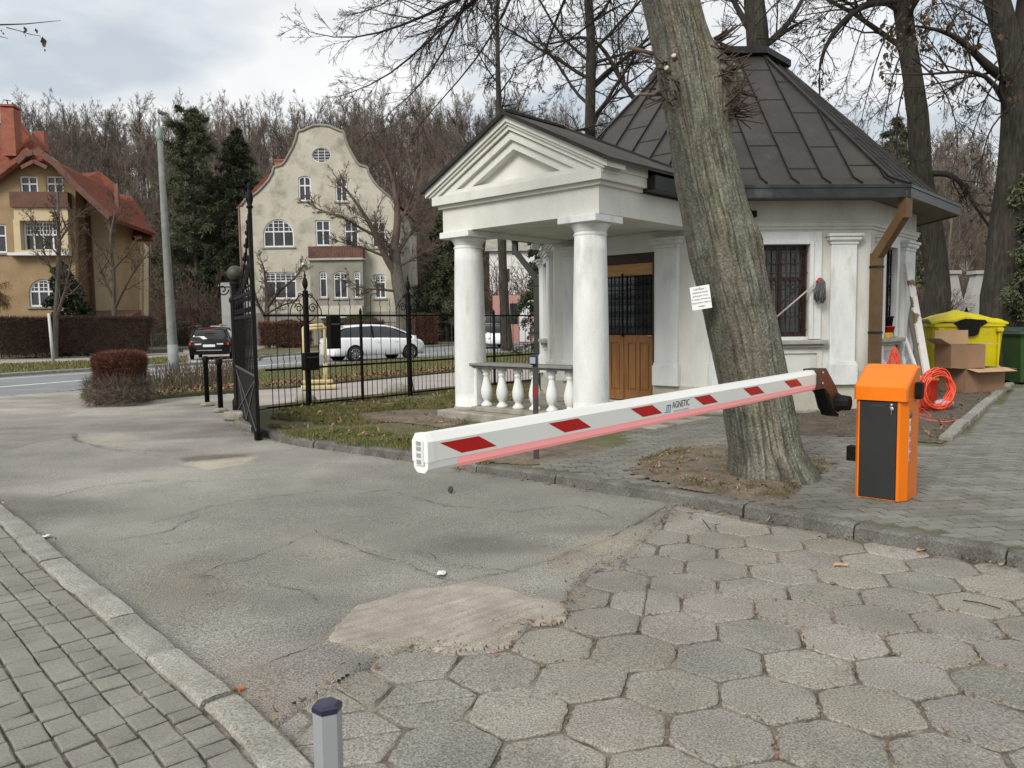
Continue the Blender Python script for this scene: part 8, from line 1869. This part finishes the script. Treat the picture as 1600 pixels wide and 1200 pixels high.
sp_ = (G(306, 563.5, 0)+G(354, 561.5, 0))/2; sdir = Vector((-.26, 1, 0)).normalized(); sp_ = sp_+sdir*1.6+Vector((0, 0, .0))
sv = car('black estate car with glowing red tail lights seen from behind on the side driveway', (sp_.x, sp_.y, .035), math.atan2(sdir.y, sdir.x), 4.5, 1.84, 1.52, BPT, suv, lights='on')
for s_ in (-1, 1):
    m = MB(); m.bar((-1.6, s_*.60, 1.575), (.2, s_*.60, 1.585), .035, .03); m.build('roof_rail', METAL, sv)
m = MB(); m.box(-2.10, -2.03, -.22, .22, 1.36, 1.40); m.build('brake_light', MATS['tail_red'], sv)
m = MB(); m.box(-2.262, -2.235, -.55, .55, .42, .46); m.build('chrome_strip', METAL, sv)
for s_ in (-1, 1):
    m = MB(); m.box(-2.262, -2.24, min(s_*.34, s_*.62), max(s_*.34, s_*.62), .70, .76); m.build('reversing_light', mat('lamp_white', (.7,.7,.68), rough=.3), sv)
p = AT(768, 522, 50); car('white car parked beyond the street, partly hidden by the left column', (p.x, p.y, .05), R(-75), 4.4, 1.78, 1.5, WPT, suv)
p = AT(765, 500, 56); car('silver van parked behind the white car beside the left column', (p.x+.2, p.y, .3), R(-75), 4.6, 1.85, 1.9, GPT, suv, cat='van')
p = AT(1520, 480, 32); car('red car with its rear window behind the park fence', (p.x, p.y, .0), R(170), 4.2, 1.7, 1.45, RPT, suv)

# ================================================================== PERSON by the black car
def skin_chain(verts, edges, radii, root, name, m_, parent, sub=1):
    me = bpy.data.meshes.new(name); me.from_pydata(verts, edges, []); o = bpy.data.objects.new(name, me); COL.objects.link(o); o.parent = parent; me.materials.append(m_)
    md = o.modifiers.new('skin', 'SKIN'); md.use_smooth_shade = True
    for i, r_ in enumerate(radii): me.skin_vertices[0].data[i].radius = (r_, r_); 
    me.skin_vertices[0].data[root].use_root = True
    s_ = o.modifiers.new('sub', 'SUBSURF'); s_.levels = sub; s_.render_levels = sub
    return o
def ensure_skin(me):
    pass
pb = AT(364, 556, 37.6); pg = G(369, 571, 0)
per = thing('person', 'person in a white top and blue trousers bending towards the black car', 'person', (pb.x, 37.6, .03), R(180))
def body_mesh(name, chains, m_, parent, n=10):
    """smoothly tapering limbs from overlapping skinned chains"""
    vs = []; es = []; rd = []
    for ch_ in chains:
        prev = None
        for key in ch_:
            p_, r_ = key[:2]; ix = None
            for q_, v_ in enumerate(vs):
                if (Vector(v_)-Vector(p_)).length < 1e-4: ix = q_
            if ix is None: vs.append(tuple(p_)); rd.append(r_); ix = len(vs)-1
            if prev is not None and prev != ix: es.append((prev, ix))
            prev = ix
    me = bpy.data.meshes.new(name); me.from_pydata(vs, es, []); me.materials.append(m_)
    o = bpy.data.objects.new(name, me); COL.objects.link(o); o.parent = parent
    md = o.modifiers.new('skin', 'SKIN'); md.use_smooth_shade = True
    sv_ = me.skin_vertices[0].data if len(me.skin_vertices) else None
    if sv_:
        for i, r_ in enumerate(rd): sv_[i].radius = (r_, r_)
        sv_[0].use_root = True
    s_ = o.modifiers.new('sub', 'SUBSURF'); s_.levels = 1; s_.render_levels = 1
    return o
pel = (0, 0, .93); ch1 = (.10, .02, 1.15); ch2 = (.26, .02, 1.34); nk = (.36, .02, 1.44); hd = (.46, .02, 1.53)
SKN = mat('skin', (.45,.27,.19), rough=.6)
armL = [(ch2, .11), ((.27, .20, 1.32), .06), ((.42, .26, 1.12), .045), ((.60, .22, 1.05), .035), ((.68, .20, 1.06), .03)]
armR = [(ch2, .11), ((.27, -.17, 1.32), .06), ((.36, -.24, 1.08), .045), ((.50, -.2, .95), .035), ((.57, -.18, .94), .03)]
legL = [(pel, .13), ((.0, .10, .86), .095), ((.03, .11, .48), .065), ((-.02, .11, .10), .045), ((.10, .12, .04), .04)]
legR = [(pel, .13), ((.0, -.10, .86), .095), ((-.02, -.12, .48), .065), ((-.10, -.12, .10), .045), ((.02, -.13, .04), .04)]
body_mesh('body', [[(pel, .12), (ch1, .12), (ch2, .12), (nk, .055), (hd, .09), ((.50, .02, 1.60), .07)], armL, armR, legL, legR], SKN, per)
grow_ = lambda c_, k: [(p_, r_+k) for p_, r_ in c_]
body_mesh('jacket', [[((.02, 0, .90), .155), (ch1, .155), (ch2, .165), ((.33, .02, 1.41), .08)], grow_(armL[:4], .025), grow_(armR[:4], .025)], mat('white_jacket', (.68,.68,.68), rough=.9), per)
body_mesh('trousers', [[(pel, .14), ((0, .10, .86), .11), ((.03, .11, .48), .085), ((-.02, .11, .12), .07)], [(pel, .14), ((0, -.10, .86), .11), ((-.02, -.12, .48), .085), ((-.10, -.12, .12), .07)]], mat('blue_trousers', (.035,.05,.13), rough=.9), per)
m = MB(); m.sphere((.475, .02, 1.60), .098, 12, 8, (1, .9, .8)); m.build('hair', mat('fair_hair', (.20,.14,.08), rough=.9), per)

# ================================================================== HEDGES AND SHRUBS
def twigs(name, C0, out_, L, wd, m_, parent, rs, t0=.55, t1=1.5, spread=.8):
    n = len(C0); d = nrm(out_+rs.normal(0, spread, (n, 3))); s_ = rs.uniform(.5, 1.3, (n, 1))*L; u_ = nrm(np.cross(d, rs.normal(0, 1, (n, 3))))*wd
    V = np.stack([C0-u_*.5, C0+u_*.5, C0+d*s_*.6+u_*.4, C0+d*s_], 1).reshape(-1, 3); tn = np.repeat(rs.uniform(t0, t1, (n, 1))*np.ones(3), 4, 0)
    return npmesh(name, V, np.arange(n*4).reshape(-1, 4), m_, parent, attrs={'tint': tn})
HRED = mat('red_brown_twigs', (.10,.035,.022), (.17,.065,.04), scale=2.5, rough=.95, attr='tint')
HBRN = mat('dark_brown_twigs', (.045,.026,.020), (.085,.05,.036), scale=2, rough=.95, attr='tint')
HGRY = mat('grey_twigs', (.13,.10,.08), (.19,.155,.125), scale=3, rough=.95, attr='tint')
HGRN = mat('hedge_green', (.05,.06,.02), (.09,.09,.035), scale=2, rough=.9, attr='tint')
def hedge(label, a, b, W_, z0, z1, n, seed, mt_, L=.12, wd=.012, stems=True, taper=.0, name='clipped_hedge', cat='hedge', core=True, roundness=.0):
    A = Vector((a[0], a[1], 0)); B = Vector((b[0], b[1], 0)); Ln = (B-A).length; d = (B-A).normalized(); t = thing(name, label, cat, (A.x, A.y, 0), math.atan2(d.y, d.x)); rs = np.random.RandomState(seed)
    u_ = rs.rand(n)*Ln; v_ = rs.uniform(-1, 1, n); w_ = rs.rand(n); f = rs.randint(0, 3, n); v_ = np.where(f == 0, np.sign(v_), v_); w_ = np.where(f == 1, 1, w_); e = f == 2; u_ = np.where(e & (rs.rand(n) < .25), np.where(rs.rand(n) < .5, 0, Ln), u_); v_ = np.where(e, np.sign(v_)*rs.uniform(.7, 1, n), v_)
    inset = rs.rand(n)**2*.35; hw = W_/2*(1-taper*(1-w_)); wav = (fbm(u_*.8+seed, u_*0, w_*2, 3)-.5)*.22
    un = u_/Ln*2-1; rf = 1-roundness*np.abs(un)**4
    z = z0+(z1-z0)*w_*(1-inset*.25)+wav*.6*w_; y = v_*hw*(1-inset)*rf+wav*.5; x = Ln/2+(u_-Ln/2)*(1-taper*(1-w_)*.6)
    z = z-roundness*(z1-z0)*.16*(np.abs(un)**3+np.abs(v_)**3)*w_
    C0 = np.stack([x, y, z], 1); O = np.stack([0*x, v_, (w_-.35)*1.3], 1); twigs('foliage', C0, O, L, wd, mt_, t, rs)
    m = MB(); c_ = 1-taper*.6
    if core:
        k = .80; q_ = Ln*.5*(1-c_)
        m.add([(q_+.05, -W_/2*k*(1-taper), z0+.02), (Ln-q_-.05, -W_/2*k*(1-taper), z0+.02), (Ln-q_-.05, W_/2*k*(1-taper), z0+.02), (q_+.05, W_/2*k*(1-taper), z0+.02), (.08, -W_/2*k, z1-.12), (Ln-.08, -W_/2*k, z1-.12), (Ln-.08, W_/2*k, z1-.12), (.08, W_/2*k, z1-.12)], [(0, 1, 5, 4), (1, 2, 6, 5), (2, 3, 7, 6), (3, 0, 4, 7), (4, 5, 6, 7), (0, 3, 2, 1)]); 
        for i in range(4, 8):
            x_, y_, z_ = m.v[i]; m.v[i] = (x_, y_*(1-roundness*.5), z_-roundness*.15)
        m.build('inner_mass', mat('hedge_core', (.03,.02,.014), (.05,.035,.025), scale=6, rough=1), t)
    if stems:
        m = MB(); rr_ = random.Random(seed); k = int(Ln/.22)+2
        for i in range(k): x = rr_.uniform(.1, Ln-.1); y = rr_.uniform(-.2, .2)*W_; m.tube([(x, y, 0), (x+rr_.uniform(-.1, .1), y*1.4, z0+.2)], .015, 4)
        m.build('stems', BARKD, t)
    return t
# near clipped red bush with scrubby lower growth
pa_, pb_ = G(147, 600, .07), G(225, 600, .07); ya = 15.6
hedge('clipped red brown barberry bush at the near tip of the verge', (AT(151, 600, ya).x, ya), (AT(221, 600, ya).x, ya+.15), 1.05, .36, AT(185, 551, ya).z+.0, 19000, 71, HRED, L=.10, wd=.008, taper=.10, stems=False, name='clipped_bush', cat='bush', roundness=.65)
hedge('grey scrubby twigs growing round the foot of the red bush', (AT(143, 600, ya-.0).x, ya-.05), (AT(228, 600, ya-.0).x, ya+.05), 1.25, .05, .50, 5000, 72, HGRY, L=.22, wd=.007, taper=.05, stems=False, name='low_shrub', cat='shrub', core=False, roundness=.6)
# row of thin rose-like stems between bush and gate: nobody could count them
rs = np.random.RandomState(90); band = GP([(235,612),(260,604),(330,596),(376,590),(376,605),(330,612),(240,620)]); X, Y = scatter(band, 520, rs)
P_, R_ = grow(np.stack([X, Y, X*0+.06], 1), np.stack([rs.normal(0, .3, len(X)), rs.normal(0, .3, len(X)), np.ones(len(X))], 1), rs.uniform(.25, .70, len(X)), np.full(len(X), .010), .006, 4, .14, .02, rs); V, F_ = tubes([(P_, R_, 3)])
npmesh('low_shrub_stems', V, F_, mat('green_brown_stem', (.12,.10,.06), (.17,.12,.09), scale=2, rough=.9), kind='stuff', label='row of thin leafless shrub stems on the verge beside the bollards')
X, Y = scatter(VERGE, 420, rs); ok = X > -8; P_, R_ = grow(np.stack([X, Y, X*0+.06], 1)[ok], np.stack([rs.normal(0, .3, ok.sum()), rs.normal(0, .3, ok.sum()), np.ones(ok.sum())], 1), rs.uniform(.15, .4, ok.sum()), np.full(ok.sum(), .006), .004, 4, .1, .02, rs); 
# long hedge before the villa
hedge('long dark brown clipped hedge along the far footpath before the ochre villa', (AT(-260, 555, 36).x, 36), (AT(240, 545, 41.5).x, 41.5), 1.3, .35, 2.05, 34000, 73, HBRN, L=.26, wd=.022, taper=.1)
hedge('brown clipped hedge left of the yellow pipe frame before the cream house', (AT(408, 540, 52.5).x, 52.5), (AT(486, 538, 53).x, 53), 1.4, .3, 1.75, 9000, 74, HRED, L=.25, wd=.022)
hedge('brown clipped hedge in front of the cream house basement windows', (AT(505, 530, 54.5).x, 54.5), (AT(600, 528, 55).x, 55), 1.4, .2, 1.7, 9000, 75, HBRN, L=.25, wd=.022)
hedge('reddish clipped hedge right of the wide crowned tree', (AT(645, 525, 56).x, 56), (AT(680, 523, 56.5).x, 56.5), 1.6, .25, 2.1, 7000, 76, HRED, L=.22, wd=.022)
for i, (px, D, w_, h_, lb) in enumerate(((450, 55.5, 1.6, 1.9, 'round green brown bush before the triple ground floor window'), (563, 57, 2.6, 2.2, 'wide green bush under the basement arch of the cream house'), (660, 57.5, 2.2, 2.3, 'rounded yellow green bush behind the reddish hedge'), (50, 44.5, 2.6, 1.9, 'green bush beside the villa basement left of the evergreen'))):
    x = AT(px, 520, D).x; hedge(lb, (x-w_/2, D), (x+w_/2, D), w_*.8, .1, h_, 3500, 80+i, HGRN, L=.22, wd=.04, name='garden_bush', cat='bush', roundness=.9, stems=False)
# golden hanging foliage cut by the left edge
rs = np.random.RandomState(92); bx = AT(-10, 400, 36); t = thing('weeping_shrub', 'golden brown weeping branches at the left edge before the villa', 'shrub', (bx.x-1.2, 36, 0))
P_, R_ = grow(np.array([[0, 0, 0.], [.2, 0, 0]]), np.array([[.05, 0, 1.], [.15, 0, 1]]), np.array([5.2, 4.8]), np.array([.09, .07]), .02, 9, .05, .03, rs); k1 = kids(P_, R_, 26, .5, 1., 60, .45, .5, 9, .08, -.14, rs, .008); k2 = kids(k1[0], k1[1], 14, .1, 1., 35, .5, .7, 6, .1, -.16, rs, .006)
V, F_ = tubes([(P_, R_, 6), (k1[0], k1[1], 3), (k2[0], k2[1], 3)]); npmesh('branches', V, F_, BARKG, t); C0 = k2[0].reshape(-1, 3); C0 = C0[rs.randint(0, len(C0), 9000)]+rs.normal(0, .06, (9000, 3)); twigs('foliage', C0, np.tile(np.array([[0, 0, -1.]]), (9000, 1)), .28, .02, mat('golden_twigs', (.22,.14,.05), (.30,.20,.08), scale=2, rough=.95, attr='tint'), t, rs, spread=.5)
